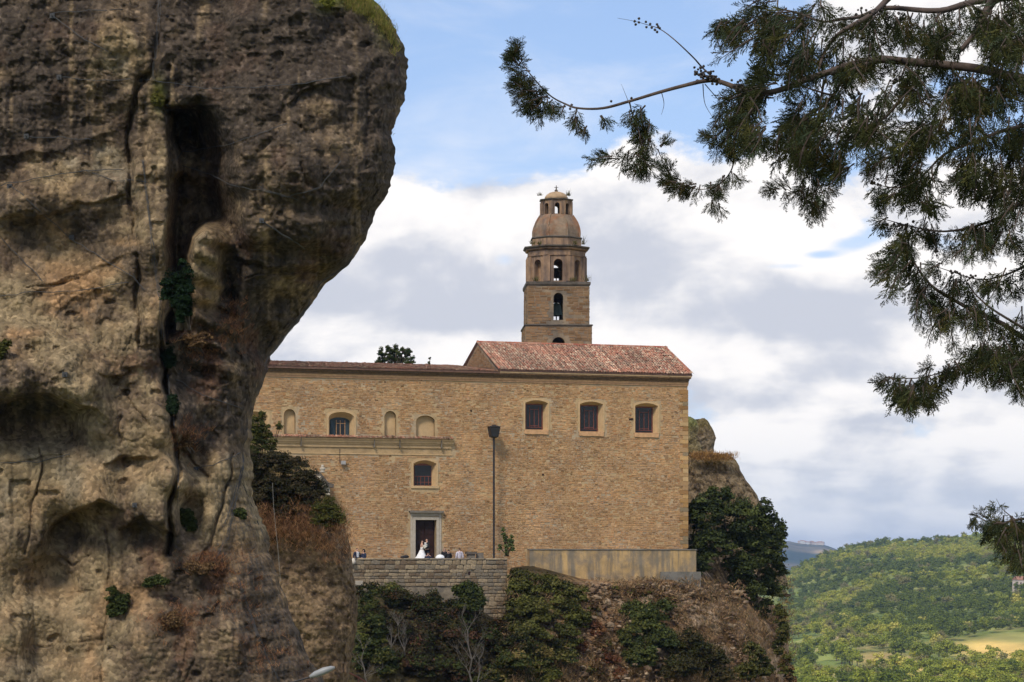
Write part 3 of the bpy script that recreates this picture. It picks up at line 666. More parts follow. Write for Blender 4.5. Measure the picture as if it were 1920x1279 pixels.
# ---- curved clay tiles
def tile_mesh(n_seg=5, r0=.080, r1=.066, L=.40, up=True):
    """unit tile along +y, half-cylinder, x across"""
    A = []
    for (y, r) in ((0, r0), (L, r1)):
        for k in range(n_seg):
            w = math.pi*k/(n_seg-1); A.append((r*math.cos(w), y, (1 if up else -1)*r*math.sin(w)))
    V = np.array(A); Fq = [(k, k+1, n_seg+k+1, n_seg+k) for k in range(n_seg-1)]
    return V, np.array(Fq)
TC = np.array([s2l(c) for c in ((166, 120, 98), (176, 134, 110), (158, 102, 80), (150, 124, 104), (186, 160, 134), (194, 174, 148), (120, 98, 84), (170, 140, 114), (150, 84, 66), (140, 126, 108))])
TCw = np.array([.15, .16, .12, .12, .12, .09, .08, .10, .05, .07]); TCw = TCw/TCw.sum()
def tiled_slope(name, parent, u0, u1, v0, zz0, v1, zz1, seed=1, pitch=.205, exp_=.30, dark=1.0):
    """tiles between front edge (v0,zz0) and ridge (v1,zz1), running up the slope"""
    rng = np.random.RandomState(seed); Lr = math.hypot(v1-v0, zz1-zz0); dv = (v1-v0)/Lr; dz_ = (zz1-zz0)/Lr
    tv, tf = tile_mesh(); nv = len(tv)
    nu = int((u1-u0)/pitch); nr_ = max(1, int(round(Lr/exp_)))
    uu, rr_ = np.meshgrid(np.arange(nu), np.arange(nr_), indexing='ij'); uu = uu.ravel(); rr_ = rr_.ravel(); n = len(uu)
    cu = u0+pitch*(uu+.5)+rng.normal(0, .010, n); s0 = rr_*Lr/nr_+rng.normal(0, .02, n); lift = .045+rng.normal(0, .010, n)+(rng.rand(n) < .02)*.05
    rot = rng.normal(0, .05, n)
    x = tv[None, :, 0]*1.0+tv[None, :, 1]*rot[:, None]+cu[:, None]
    s = tv[None, :, 1]+s0[:, None]
    h = tv[None, :, 2]+lift[:, None]-tv[None, :, 1]*.05
    y = v0+dv*s-dz_*h; z = zz0+dz_*s+dv*h
    V = np.stack([x, y, z], 2).reshape(-1, 3); Fa = (tf[None]+(np.arange(n)*nv)[:, None, None]).reshape(-1, 4)
    patch = vnoise(np.stack([cu*.7, s0*.7, s0*0], 1), seed)
    ci = rng.choice(len(TC), n, p=TCw); mT = (TC*TCw[:, None]).sum(0); col = (mT+(TC[ci]-mT)*.6)*(1+.22*patch[:, None])*rng.uniform(.9, 1.08, (n, 1))*rng.uniform(.72, 1.22, nu+1)[uu][:, None]*dark*1.1
    red = (patch+.5*vnoise(np.stack([cu*2.3, s0*2.3, s0*0+5], 1), seed+2)) > .42; col[red] = col[red]*.55+TC[2]*.5
    col = col*1.06*(1+.12*vnoise(np.stack([cu*3.1, s0*0, s0*0], 1), seed+9)[:, None])
    fc = np.repeat(np.clip(col, 0, 1), len(tf), 0)
    # pan tiles between: a grooved sheet
    g = MB(); m = nu*2
    o = mesh_np(name, V, Fa, M_tile, parent, fcol=fc)
    tag(o, kind='stuff'); return o
RU0, RU1 = UJ, 0.22
EZ = 14.16; RZ = EZ+2.42; RV = 5.1
roof = MB()
roof.add([(RU0, -.42, EZ-.10), (RU1, -.42, EZ-.10), (RU1, RV, RZ-.06), (RU0, RV, RZ-.06), (RU0, -.42, EZ), (RU1, -.42, EZ), (RU1, RV, RZ), (RU0, RV, RZ)],
         [(0, 3, 2, 1), (4, 5, 6, 7), (0, 1, 5, 4), (1, 2, 6, 5), (2, 3, 7, 6), (3, 0, 4, 7)])
roof.add([(RU0, 10.6, EZ-.10), (RU1, 10.6, EZ-.10), (RU1, RV+.002, RZ-.06), (RU0, RV+.002, RZ-.06), (RU0, 10.6, EZ), (RU1, 10.6, EZ), (RU1, RV+.002, RZ), (RU0, RV+.002, RZ)],
         [(0, 1, 2, 3), (4, 7, 6, 5), (0, 4, 5, 1), (1, 5, 6, 2), (2, 6, 7, 3), (3, 7, 4, 0)])
roof_o = roof.build('roof', mat('tile_bed', (0.16, 0.09, 0.065), var=.3, vscale=5), church)  # bed coloured dark to give the shadow gaps between tile columns
tiled_slope('roof_tiles', roof_o, RU0+.02, RU1, -.50, EZ+.0, RV, RZ, 3)
tiled_slope('roof_tiles', roof_o, RU0+.02, RU1, 10.68, EZ, RV, RZ, 4)
rt = MB(); rng = random.Random(5)
k = RU0
while k < RU1-.1:
    c = TC[rng.choice([0, 2, 8, 1])]*rng.uniform(.8, 1.1)
    rt.add([(k+dx_, RV+.13*math.cos(a), RZ+.05+.12*math.sin(a)+(.0 if dx_ == 0 else -.01)) for dx_ in (0, .42) for a in [math.pi*j/4 for j in range(5)]], [(j, j+1, j+6, j+5) for j in range(4)], tuple(c)); k += .36
rt.build('ridge_tile', M_tile, roof_o)['kind'] = 'stuff'
# verge tiles up the gable edges
for uu_ in (RU0+.03, RU1+.02):
    vt = MB()
    for sgn in (0, 1):
        for i in range(17):
            t0, t1 = i/17, (i+1.15)/17; va, vb = (-.42+(RV+.42)*t0, -.42+(RV+.42)*t1) if sgn == 0 else (10.6-(10.6-RV)*t0, 10.6-(10.6-RV)*t1)
            za, zb_ = EZ+.06+(RZ-EZ)*t0, EZ+.08+(RZ-EZ)*t1
            c = tuple(TC[rng.choice([0, 1, 2, 3, 7])]*rng.uniform(.7, 1.1))
            vt.add([(uu_+.10*math.cos(a), v_, z_+.09*math.sin(a)) for v_, z_ in ((va, za), (vb, zb_)) for a in [math.pi*j/4 for j in range(5)]], [(j, j+1, j+6, j+5) for j in range(4)], c)
    vt.build('verge_tile', M_tile, roof_o)['kind'] = 'stuff'
# gable wall on the left of the raised roof, side wall on the right
for nm, ua, ub in (('gable_wall', UJ+.04, UJ+.45), ('gable_wall', -.45, -.002)):
    MB().add([(u_, v_, z_) for u_ in (ua, ub) for v_, z_ in ((.002, WTOP+.004), (.002, EZ-.12), (RV, RZ-.09), (10.19, EZ-.12), (10.19, WTOP+.004))],
             [(0, 1, 2, 3, 4), (9, 8, 7, 6, 5), (0, 5, 6, 1), (1, 6, 7, 2), (2, 7, 8, 3), (3, 8, 9, 4), (4, 9, 5, 0)]).build(nm, M_tower, church)
MB().box(UJ+.452, -.452, .002, .3, WTOP+.004, EZ-.12).build('eaves_wall', M_plaster, church)
MB().box(UJ+.05, .20, -.40, .0, 13.98, EZ-.103).build('eaves_band', M_plaster, church)
# left low roof
LE = 14.03; LS = math.tan(R(6.3))
lr = MB(); lr.add([(UL, -.45, LE-.12), (UJ-.02, -.45, LE-.12), (UJ-.02, 10.6, LE-.12+11*LS), (UL, 10.6, LE-.12+11*LS), (UL, -.45, LE), (UJ-.02, -.45, LE), (UJ-.02, 10.6, LE+11*LS), (UL, 10.6, LE+11*LS)],
                  [(0, 3, 2, 1), (4, 5, 6, 7), (0, 1, 5, 4), (1, 2, 6, 5), (2, 3, 7, 6), (3, 0, 4, 7)])
lr_o = lr.build('low_roof', _M['tile_bed'], church)
tiled_slope('roof_tiles', lr_o, UL, UJ-.02, -.52, LE, 10.6, LE+11*LS, 8, dark=.9)
# eaves courses of corbelled tiles (rows of little half-round ends)
def tile_course(name, u0, u1, z, out_, pitch=.175, r=.082, seed=0, parent=None):
    rng = np.random.RandomState(seed); n = int((u1-u0)/pitch); seg = 6
    V = []; Fq = []; FC = []
    base = np.array(s2l((150, 118, 84)))
    for i in range(n):
        c = u0+pitch*(i+.5)+rng.normal(0, .006); zz = z+rng.normal(0, .005); b = len(V)
        for y in (-out_-rng.uniform(0, .03), .02):
            for rad in (r, r*.72):
                for k_ in range(seg):
                    w = math.pi*k_/(seg-1); V.append((c+rad*math.cos(w), y, zz+rad*math.sin(w)))
        for k_ in range(seg-1):
            Fq += [(b+k_, b+k_+1, b+seg+k_+1, b+seg+k_), (b+k_+1, b+k_, b+2*seg+k_, b+2*seg+k_+1), (b+seg+k_, b+seg+k_+1, b+3*seg+k_+1, b+3*seg+k_)]
        cc_ = base*rng.uniform(.7, 1.1); FC += [cc_]*(3*(seg-1))
    o = mesh_np(name, np.array(V), np.array(Fq), M_tile, parent or church, fcol=np.array(FC)); tag(o, kind='stuff'); return o
eav = MB().box(UL, .05, -.14, .0, 13.603, 13.98-.003)
for k, (z_, o_) in enumerate(((13.625, .22), (13.74, .31), (13.855, .40))):
    eav.box(UL, .06+.05*k, -(o_-.02), -.142 if True else 0, z_+.082, z_+.108)
eav.build('eaves_course', mat('eaves_mortar', (0.20, 0.15, 0.10), var=.3), church)
for k, (z_, o_) in enumerate(((13.625, .22), (13.74, .31), (13.855, .40))):
    tile_course('eaves_tiles', UL+(.08 if k % 2 else 0), .08+.05*k, z_, o_, seed=k)
# little roof of tiles over the left cornice
tiled_slope('cornice_tiles', church, UL, CU1, -.50, zc-.02, .05, zc+.16, 12, pitch=.19, exp_=.28, dark=.7)

# ---- masonry: every stone real, proud of the mortar
SC = np.array([s2l(c) for c in ((196, 158, 108), (182, 142, 92), (170, 128, 80), (186, 150, 108), (160, 122, 80), (174, 118, 66), (150, 132, 104), (158, 96, 56), (136, 104, 70), (204, 170, 124))])
SW = np.array([.20, .20, .14, .15, .09, .07, .08, .02, .03, .05]); SW = SW/SW.sum()
def stone_skin(name, parent, org, ud, nd, u0, u1, z0, z1, holes=(), ch=(.08, .165), ln=(.11, .31), proud=(.004, .034), seed=0, mat_=None, pal=None, clip=None, fill=.88, gain=1.0):
    rng = np.random.RandomState(seed); z = z0; US = []; 
    pal_c, pal_w = pal or (SC, SW)
    while z < z1-.05:
        h = rng.uniform(*ch); h = min(h, z1-z); u = u0-rng.uniform(0, .3)
        while u < u1:
            l = rng.uniform(*ln)*(1 if rng.rand() > .12 else 1.5)
            a, b = max(u, u0), min(u+l, u1)
            if b-a > .07:
                zz = z+.05*math.sin(a*.55+seed+z*.7)+.02*math.sin(a*2.1+z*3)
                if rng.rand() < .10 and h > .15: US += [(a, b, zz, zz+h*.48), (a, b, zz+h*.5, zz+h)]
                else: US.append((a, b, zz, zz+h))
            u += l
        z += h
    S = np.array(US); cu = (S[:, 0]+S[:, 1])/2; cz = (S[:, 2]+S[:, 3])/2
    keep = rng.rand(len(S)) < .93
    for (a, b, c_, d_) in holes: keep &= ~((S[:, 1] > a) & (S[:, 0] < b) & (S[:, 3] > c_) & (S[:, 2] < d_))
    if clip is not None: keep &= clip(cu, cz)
    S = S[keep]; n = len(S)
    gap = .5*(1-fill)
    w = S[:, 1]-S[:, 0]; h = S[:, 3]-S[:, 2]; gx = np.minimum(.014+gap*w*.3, .03); gz = np.minimum(.010+gap*h*.5, .02)
    jit = lambda s: rng.uniform(-s, s, n)
    c4 = []
    for (sx, sz) in ((0, 0), (1, 0), (1, 1), (0, 1)):
        uu_ = np.where(sx, S[:, 1]-gx, S[:, 0]+gx)+jit(.016); zz_ = np.where(sz, S[:, 3]-gz, S[:, 2]+gz)+jit(.012)
        c4.append((uu_, zz_))
    p = rng.uniform(proud[0], proud[1], n)
    verts = []
    for (uu_, zz_) in c4: verts.append((uu_, zz_, -np.zeros(n)-.0))
    for i, (uu_, zz_) in enumerate(c4):
        ins = .12; verts.append((uu_*(1-ins*.25)+(S[:, 0]+S[:, 1])/2*ins*.25, zz_*(1-ins)+(S[:, 2]+S[:, 3])/2*ins, p+jit(.006)))
    V = np.zeros((n, 8, 3)); o3 = np.array(org); u3 = np.array(ud); n3 = np.array(nd)
    for i, (uu_, zz_, dd) in enumerate(verts):
        V[:, i, :] = o3+uu_[:, None]*u3+dd[:, None]*n3; V[:, i, 2] += zz_
    q = np.array([(4, 5, 6, 7), (0, 1, 5, 4), (1, 2, 6, 5), (2, 3, 7, 6), (3, 0, 4, 7)])
    Fa = (q[None]+(np.arange(n)*8)[:, None, None]).reshape(-1, 4)
    ci = rng.choice(len(pal_c), n, p=pal_w)
    big_ = vnoise(np.stack([S[:, 0]*.35, S[:, 2]*.35, S[:, 0]*0], 1), seed+3)
    col = np.array(pal_c)[ci]; mean_ = (np.array(pal_c)*np.array(pal_w)[:, None]).sum(0); col = mean_+(col-mean_)*.38; dkm = rng.rand(n) < .035; col[dkm] = col[dkm]*.62
    col = col*rng.uniform(.84, 1.12, (n, 1))*(1+.13*big_[:, None])*gain*np.array([.985, .965, 1.07])
    o = mesh_np(name, V.reshape(-1, 3), Fa, mat_ or M_stone, parent, fcol=np.repeat(np.clip(col, 0, 1), 5, 0)); tag(o, kind='stuff'); return o
holes.append((UL, CU1+.05, zc-1.14, zc+.2))
PLU = wu(989)
holes.append((PLU-.05, .3, -5, wz(1145, 1031)+.0))
stone_skin('stonework', church, (0, 0, 0), (1, 0, 0), (0, -1, 0), UL, -.02, -2.0, 13.27, holes, seed=11, gain=.95)
stone_skin('stonework', church, (0.0, 0, 0), (0, 1, 0), (1, 0, 0), .02, 10.15, -3.0, 13.6, (), seed=12, gain=.9)
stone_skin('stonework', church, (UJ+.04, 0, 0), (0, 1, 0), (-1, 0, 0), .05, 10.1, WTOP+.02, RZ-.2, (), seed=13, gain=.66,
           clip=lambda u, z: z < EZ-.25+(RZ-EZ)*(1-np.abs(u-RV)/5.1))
# dressed corner stones
zq = 1.3; i = 0
while zq < 13.0:
    hq = random.uniform(.26, .36); wq = .62 if i % 2 else .38; c = SC[random.choice([0, 1, 3, 4, 6, 9])]*random.uniform(.7, .9)
    q_ = MB().box(-wq, .045, -.05, .30 if i % 2 else .6, zq, zq+hq-.02, tuple(c)).build('corner_stone', M_stone, church); zq += hq; i += 1
# a few sockets (shade painted as dark blocks), bricks and repairs in the wall
for px, py in ((878, 747), (1015, 740)): 
    u, z_ = wu(px), wz(px, py); MB().box(u-.12, u+.12, -.05, 0, z_-.12, z_+.12).build('red_brick', M_brick, church)
for px, py, w_ in ((883, 770, .12), (755, 660, .1), (1183, 786, .35), (1018, 890, .12), (790, 712, .12)):
    u, z_ = wu(px), wz(px, py); MB().box(u-w_/2, u+w_/2, -.045, 0, z_-.06, z_+.06).build('socket_shade', M_wood, church)
# rendered base (plinth) under the right half
ZP = wz(1145, 1031)
pl = MB(); pl.prism([(PLU, -3.4), (.48, -3.4), (.48, ZP-.02), (PLU, ZP-.02)], -.55, .0); pl.box(.002, .48, .003, 9.8, -3.4, ZP-.02)
pl.build('base', M_concrete, church)
MB().prism([(PLU-.02, ZP-.018), (.50, ZP-.018), (.50, ZP+.05), (PLU-.02, ZP+.05)], -.60, -.02).build('base_coping', M_conc2, church)
MB().box(wu(1232), .74, -.85, -.552, -3.6, wz(1265, 1072)).build('base_block', M_conc2, church)
MB().box(UL, PLU-.002, -.12, -.0, -3.4, -.60).build('base', M_church, church)

# ---- small things fixed to / standing by the wall
def WP(u, v, z): return Vector((CX0+CU*u-SU*v, CY0+SU*u+CU*v, z))
fl = empty('floodlight', WP(wu(642), -.0, wz(642, 868)), TH); tag(fl, 'small grey floodlight hanging from a cable under the left cornice', 'floodlight')
MB().box(-.16, .16, -.34, -.14, -.12, .14).build('housing', mat('grey_paint', (0.35, 0.33, 0.31), rough=.5), fl)
MB().box(-.05, .05, -.14, -.02, -.04, .04).build('bracket', M_metal, fl)
MB().tube([(-.2, -.04, 0), (-.2, -.04, 1.0)], .02, 5).build('cable', M_metal, fl)

# ================================================================== terrace, parapet and its stones
TF = -.56
def box_world(name, mb, mat_, **kw): return mb.build(name, mat_, None)
terr = MB()
TV = -5.2        # parapet line in front of the facade
TU0, TU1 = wu(610, TV), wu(951, TV)
terr.prism([(UL, -5.0), (TU1-.5, -5.0), (TU1-.5, TF), (UL, TF)], TV+.45, -.125)
to = terr.build('terrace_floor', mat('terrace_paving', (0.26, 0.21, 0.15), var=.2, vscale=1), None); to.location = (CX0, CY0, 0); to.rotation_euler = (0, 0, TH)
tag(to, kind='structure')
par = empty('parapet_wall', (CX0, CY0, 0), TH); tag(par, 'grey rubble stone parapet wall of the terrace below the church door', 'wall')
def pz(px, py): return (HZ-py)/F*(CY0+CU*TV+SU*wu(px, TV))
ptop = pz(800, 1049)
low = [(UL+1, -6.0), (wu(905, TV), -6.0), (wu(905, TV), pz(905, 1130)), (wu(912, TV), pz(912, 1152)), (wu(926, TV), pz(926, 1166)), (wu(942, TV), pz(942, 1158)), (TU1-.02, pz(951, 1130)), (TU1, ptop-.02), (UL+1, ptop-.02)]
MB().prism(low, TV, TV+.45).build('wall_core', mat('parapet_mortar', (0.21, 0.165, 0.11), var=.35, vscale=1.6, bump=.03, bscale=7, tint2=(.12, .10, .075), t2scale=.9), par)
PC = np.array([s2l(c) for c in ((150, 128, 102), (132, 112, 90), (118, 98, 78), (166, 142, 112), (104, 88, 72), (140, 114, 84), (90, 76, 62))]); PW = np.ones(7)/7
# individually built stones: coping slabs and face stones
rng = random.Random(31)
tmpl = []
for k in range(6):
    bm = bmesh.new(); bmesh.ops.create_cube(bm, size=1.0)
    bmesh.ops.bevel(bm, geom=[e for e in bm.edges], offset=.12, segments=1, affect='EDGES')
    for v in bm.verts: v.co += Vector((rng.uniform(-.05, .05), rng.uniform(-.05, .05), rng.uniform(-.05, .05)))
    me = bpy.data.meshes.new('stone'); bm.to_mesh(me); bm.free(); tmpl.append(me)
pm = [mat('parapet_stone_%s' % n_, s2l(c), var=.3, vscale=3, bump=.02, bscale=9, spec=.1) for n_, c in (('buff', (138, 120, 96)), ('grey', (124, 112, 95)), ('pale', (152, 134, 108)), ('brown', (112, 95, 76)))]
tm2 = []
for me in tmpl:
    for m_ in pm:
        q_ = me.copy(); q_.materials.append(m_); tm2.append(q_)
u = TU0-.6; 
while u < TU1:
    l = rng.uniform(.7, 1.3); l = min(l, TU1+.06-u)
    if l < .2: break
    o = link(bpy.data.objects.new('coping_slab', tm2[rng.choice([1, 2, 0, 5])]), par); o.location = (u+l/2, TV+.2, ptop+.035); o.scale = (l-.02, .58, .11); u += l
z_ = ptop-.04; n_st = 0
while z_ > pz(930, 1168):
    h_ = rng.uniform(.15, .34); u = TU0-.6+rng.uniform(0, .3)
    while u < TU1-.05:
        l = rng.uniform(.26, .75); b = min(u+l, TU1)
        zc_ = z_-h_/2; um = (u+b)/2; zl = -1.6 if um < wu(905, TV) else pz(930, 1166)+.9*((um-wu(928, TV))/.9)**2
        if b-u > .12 and zc_-h_/2 > zl and not (abs(um-wu(880, TV)) < .2 and abs(zc_-pz(880, 1075)) < .18) and n_st < 290:
            o = link(bpy.data.objects.new('stone', tm2[rng.randrange(len(tm2))]), par); n_st += 1
            o.location = (um, TV+rng.uniform(-.0, .03), zc_); o.scale = (b-u-.03, .12+rng.uniform(0, .05), h_-.03); o.rotation_euler = (0, rng.uniform(-.07, .07), 0); o.scale.z *= rng.uniform(.75, 1.15)
        u += l
    z_ -= h_
MB().box(wu(880, TV)-.09, wu(880, TV)+.09, TV-.012, TV+.05, pz(880, 1075)-.12, pz(880, 1075)+.12).build('drain_hole_shade', M_wood, par)  # dark block paints the shade inside the hole
MB().box(wu(671, TV)-.2, wu(671, TV)+.32, TV-.13, TV+.0, pz(671, 1093)-.15, pz(671, 1093)+.15).build('pale_stone', M_lime, par)

# tall street lamp on the terrace
lu = wu(926, -.9); sl = empty('street_lamp', WP(lu, -.9, TF), TH); tag(sl, 'tall dark lamp post with tapered lantern standing before the church wall', 'street lamp')
lz = (HZ-822)/F*(CY0+CU*-.9+SU*lu)-TF
MB().tube([(0, 0, 0), (0, 0, lz)], .075, 8).build('post', M_metal, sl)
MB().lathe([(.16, 0), (.16, .5), (.11, .6), (.10, 1.0)], 8).build('post_base', M_metal, sl)
ln_ = MB().lathe([(.09, lz), (.36, lz+.10), (.50, lz+.76), (.54, lz+.80), (.54, lz+.86)], 4, rot=R(45)).build('lantern', M_metal, sl)
MB().lathe([(.46, lz+.865), (.30, lz+.91), (.16, lz+.93), (.14, lz+.99)], 4, rot=R(45)).build('lantern_cap', M_metal, ln_)
for k in range(4):
    w = R(45+90*k); MB().tube([(.37*math.cos(w), .37*math.sin(w), lz+.12), (.505*math.cos(w), .505*math.sin(w), lz+.78)], .02, 4).build('lantern_rib', M_metal, ln_)

# stone pillar stub and leaning slab on the terrace
def tu(px, v): return wu(px, v)
v_ = -2.6
p = empty('stone_pillar', WP(tu(883, v_), v_, TF), TH); tag(p, 'short stone pillar with flat cap at the right of the terrace', 'pillar')
MB().box(-.26, .26, -.22, .22, 0, 1.35).build('shaft', M_limed, p); MB().box(-.36, .36, -.3, .3, 1.352, 1.52).build('cap', M_ledge, p)
sb = MB().prism([(-.28, 0), (.42, 0), (.22, 1.45), (-.26, 1.45)], -.08, .10).build('leaning_slab', M_limed, None); sb.location = WP(tu(900, v_), v_, TF); sb.rotation_euler = (0, 0, TH)
tag(sb, 'pale grey stone slab leaning beside the short pillar on the terrace', 'slab')

# side portal peeping over the bushy mound
v_ = -1.3; sp_ = empty('side_portal', WP(wu(590, v_), v_, TF), TH); tag(sp_, 'pale stone side portal with broken pediment and urn finial, half hidden by bushes', 'portal')
gz = lambda py, px=610: (HZ-py)/F*(CY0+CU*v_+SU*wu(px, v_))-TF
ue = wu(623, v_)-wu(590, v_)
MB().box(ue-.62, ue-.22, -.2, 1.29, 0, gz(914)).build('pillar', M_lime, sp_)
MB().box(-ue+.22, -ue+.62, -.2, 1.29, 0, gz(914)).build('pillar', M_lime, sp_)
MB().prism([(-ue, gz(914)+.002), (ue, gz(914)+.002), (ue+.05, gz(908)), (ue-.35, gz(905)), (ue-.9, gz(888)), (ue-1.1, gz(884)), (-ue+1.1, gz(884)), (-ue+.35, gz(905)), (-ue-.05, gz(908))], -.35, 1.29).build('pediment', M_ledge, sp_)
MB().prism([(-ue+.5, gz(911)), (ue-.5, gz(911)), (ue-.95, gz(893)), (-ue+.95, gz(893))], -.40, -.352).build('tympanum', M_lime, sp_)
fu = wu(606, v_)-wu(590, v_)
for s_ in (1,):
    MB().lathe([(.20, gz(886)), (.20, gz(884)), (.10, gz(883)), (.22, gz(880)), (.20, gz(877)), (.07, gz(876)), (.13, gz(874)), (.10, gz(872.5)), (.02, gz(871))], 10, cx=s_*fu, cy=.2).build('urn', M_lime, sp_, smooth=True)

# ================================================================== bell tower
YT = 200.0; tc_x = (1043-960)/F*YT; TR = R(3.0)
tower = empty('bell_tower', (tc_x, YT, -3.0), TR); tag(tower, 'old stone bell tower with octagonal belfry, ribbed dome and small lantern', 'bell tower')
def tz(py, d=-2.6): return (HZ-py)/F*(YT+d)+3.0
tm = lambda px, d=-2.6: px/F*(YT+d)
def tower_stage(name, hw, z0, z1, ow, oz0, oz1, mat_, th=.7, skin=True, seed=0, sill=True):
    b = MB().box(-hw, hw, -hw, hw, z0, z1).build(name, mat_, tower)
    inn = MB().box(-hw+th, hw-th, -hw+th, hw-th, z0+.2, z1-.2)
    cs = [inn]
    if ow:
        pol = arch_poly(-ow, ow, oz0, oz1, ow, 11); cs.append(MB().prism(pol, -hw-1, hw+1))
        side = MB().prism(pol, -hw-1, hw+1); side.v = [(-y, x, z) for x, y, z in side.v]; cs.append(side)
    cut(b, cs)
    hl = [(-ow-.14, ow+.14, oz0-.1, oz1+.12)] if ow else []
    pal = (SC*.78*np.array([1.0, 1.02, 1.08]), SW)
    if skin:
        for org, ud, nd in (((0, -hw, 0), (1, 0, 0), (0, -1, 0)), ((0, hw, 0), (-1, 0, 0), (0, 1, 0)), ((-hw, 0, 0), (0, -1, 0), (-1, 0, 0)), ((hw, 0, 0), (0, 1, 0), (1, 0, 0))):
            stone_skin('stonework', b, org, ud, nd, -hw+.02, hw-.02, z0+.02, z1-.02, hl, seed=seed+int(nd[0]*3+nd[1]), pal=pal, ch=(.16, .26), ln=(.25, .6), gain=.66)
    return b
hwA = tm(62.5); hwB = tm(58.2)
tower_stage('base_storey', hwA, 0, tz(612), tm(12, -2.6), tz(652), tz(632), M_tower, seed=40)
tower_stage('lower_belfry', hwB, tz(608)+.003, tz(536), tm(9.2), tz(608)+.35, tz(548.5), M_tower, seed=50)
def ledge_ring(name, hw, z0, z1, mat_=M_ledge, n=4):
    rr = hw*math.sqrt(2) if n == 4 else hw/math.cos(math.pi/8)
    return MB().lathe([(rr-.12, z0), (rr, z0+(z1-z0)*.4), (rr, z1-.02), (rr-.10, z1)], n, rot=R(45) if n == 4 else R(22.5)).build(name, mat_, tower)
ledge_ring('ledge', hwA+.08, tz(612)+.001, tz(608)+.002)
ledge_ring('ledge', hwB+.10, tz(536)+.001, tz(527.5), M_ledge)
# octagonal belfry
def octo(name, r_in, z0, z1, th, ow, oz0, oz1, mat_, faces_open=(0, 1, 2, 3)):
    Ro = r_in/math.cos(math.pi/8)
    b = MB().lathe([(Ro, z0), (Ro, z1)], 8, rot=R(22.5)).build(name, mat_, tower)
    cs = [MB().lathe([(Ro-th, z0+.15), (Ro-th, z1-.15)], 8, rot=R(22.5))]
    pol = arch_poly(-ow, ow, oz0, oz1, ow, 11)
    a = MB().prism(pol, -9, 9); cs.append(a)
    a = MB().prism(pol, -9, 9); a.v = [(-y, x, z) for x, y, z in a.v]; cs.append(a)
    for sgn in (1, -1):       # diagonal faces: blind niches
        for q0, q1 in ((-9, -r_in+.5), (r_in-.5, 9)):
            a = MB().prism(pol, q0, q1); w = sgn*math.pi/4
            a.v = [(x*math.cos(w)-y*math.sin(w), x*math.sin(w)+y*math.cos(w), z) for x, y, z in a.v]; cs.append(a)
    return cut(b, cs)
rO = tm(53.5)
octo('octagonal_belfry', rO, tz(527.5)+.002, tz(467), .75, tm(8.3), tz(527.5)+.1, tz(484), M_tower2)
for k in range(8):       # flat pilasters at the angles
    w = math.pi/4*k+math.pi/8
    q_ = MB().box(-.30, .30, -.14, .14, tz(526), tz(478)); Ro = rO/math.cos(math.pi/8)-.10
    q_.v = [(x*-math.sin(w)+(y+Ro)*math.cos(w), x*math.cos(w)+(y+Ro)*math.sin(w), z) for x, y, z in q_.v]; q_.build('pilaster', M_tower2, tower)
ledge_ring('string_course', rO+.10, tz(478)+.002, tz(475.5), M_tower2, 8)
ledge_ring('cornice', rO+.18, tz(466)+.0, tz(462), M_tower2, 8)
ledge_ring('cornice', rO+.34, tz(462)+.003, tz(457.8), M_ledge, 8)
rD = tm(46.0)/math.cos(math.pi/8)
ct = math.cos(math.pi/8)
MB().lathe([(tm(46)/ct, tz(457.8)+.002), (tm(46)/ct, tz(443))], 8, rot=R(22.5)).build('drum', M_tower2, tower)
MB().lathe([(tm(46)/ct, tz(443)+.002), (tm(48.0)/ct, tz(441.5)), (tm(48.0)/ct, tz(440.5)), (tm(45.5)/ct, tz(439))], 8, rot=R(22.5)).build('drum_ring', M_ledge, tower)
prof = [(43.2, 439), (43.6, 432), (43.2, 425), (41.8, 418), (39.2, 411), (36.0, 405), (32.8, 400), (30.6, 397)]
dome = MB().lathe([(tm(r_)/ct, tz(p_)+.003) for r_, p_ in prof], 8, rot=R(22.5)).build('dome', M_dome, tower)
for k in range(8):
    w = math.pi/4*k+math.pi/8
    MB().tube([(tm(r_)/ct*math.cos(w), tm(r_)/ct*math.sin(w), tz(p_)) for r_, p_ in prof], .075, 5).build('dome_rib', M_dome, dome)
octo('lantern', tm(28.0), tz(397)+.004, tz(369), .55, tm(4.6), tz(396)+.02, tz(374.5), M_tower2)
for k in range(8):
    w = math.pi/4*k+math.pi/8; q_ = MB().box(-.15, .15, -.09, .09, tz(396), tz(371)); Ro = tm(28)/ct-.03
    q_.v = [(x*-math.sin(w)+(y+Ro)*math.cos(w), x*math.cos(w)+(y+Ro)*math.sin(w), z) for x, y, z in q_.v]; q_.build('pilaster', M_tower2, tower)
ledge_ring('lantern_cornice', tm(31.3), tz(369)+.002, tz(366), M_ledge, 8)
MB().lathe([(tm(22.8), tz(366)+.003), (tm(21.8), tz(361)), (tm(18.5), tz(356.5)), (tm(13.5), tz(353)), (tm(7), tz(351)), (tm(.6), tz(350.3))], 20).build('cap_dome', mat('cap_render', (0.40, 0.27, 0.155), var=.25, vscale=2), tower, smooth=True)
fin = MB().lathe([(.09, tz(350.5)), (.16, tz(348.5)), (.07, tz(346.5)), (.05, tz(345)), (.03, tz(338.5))], 8).build('finial', M_ledge, tower)
MB().box(-.16, .16, -.025, .025, tz(342.6), tz(341.8)).build('cross_arm', M_metal, fin)
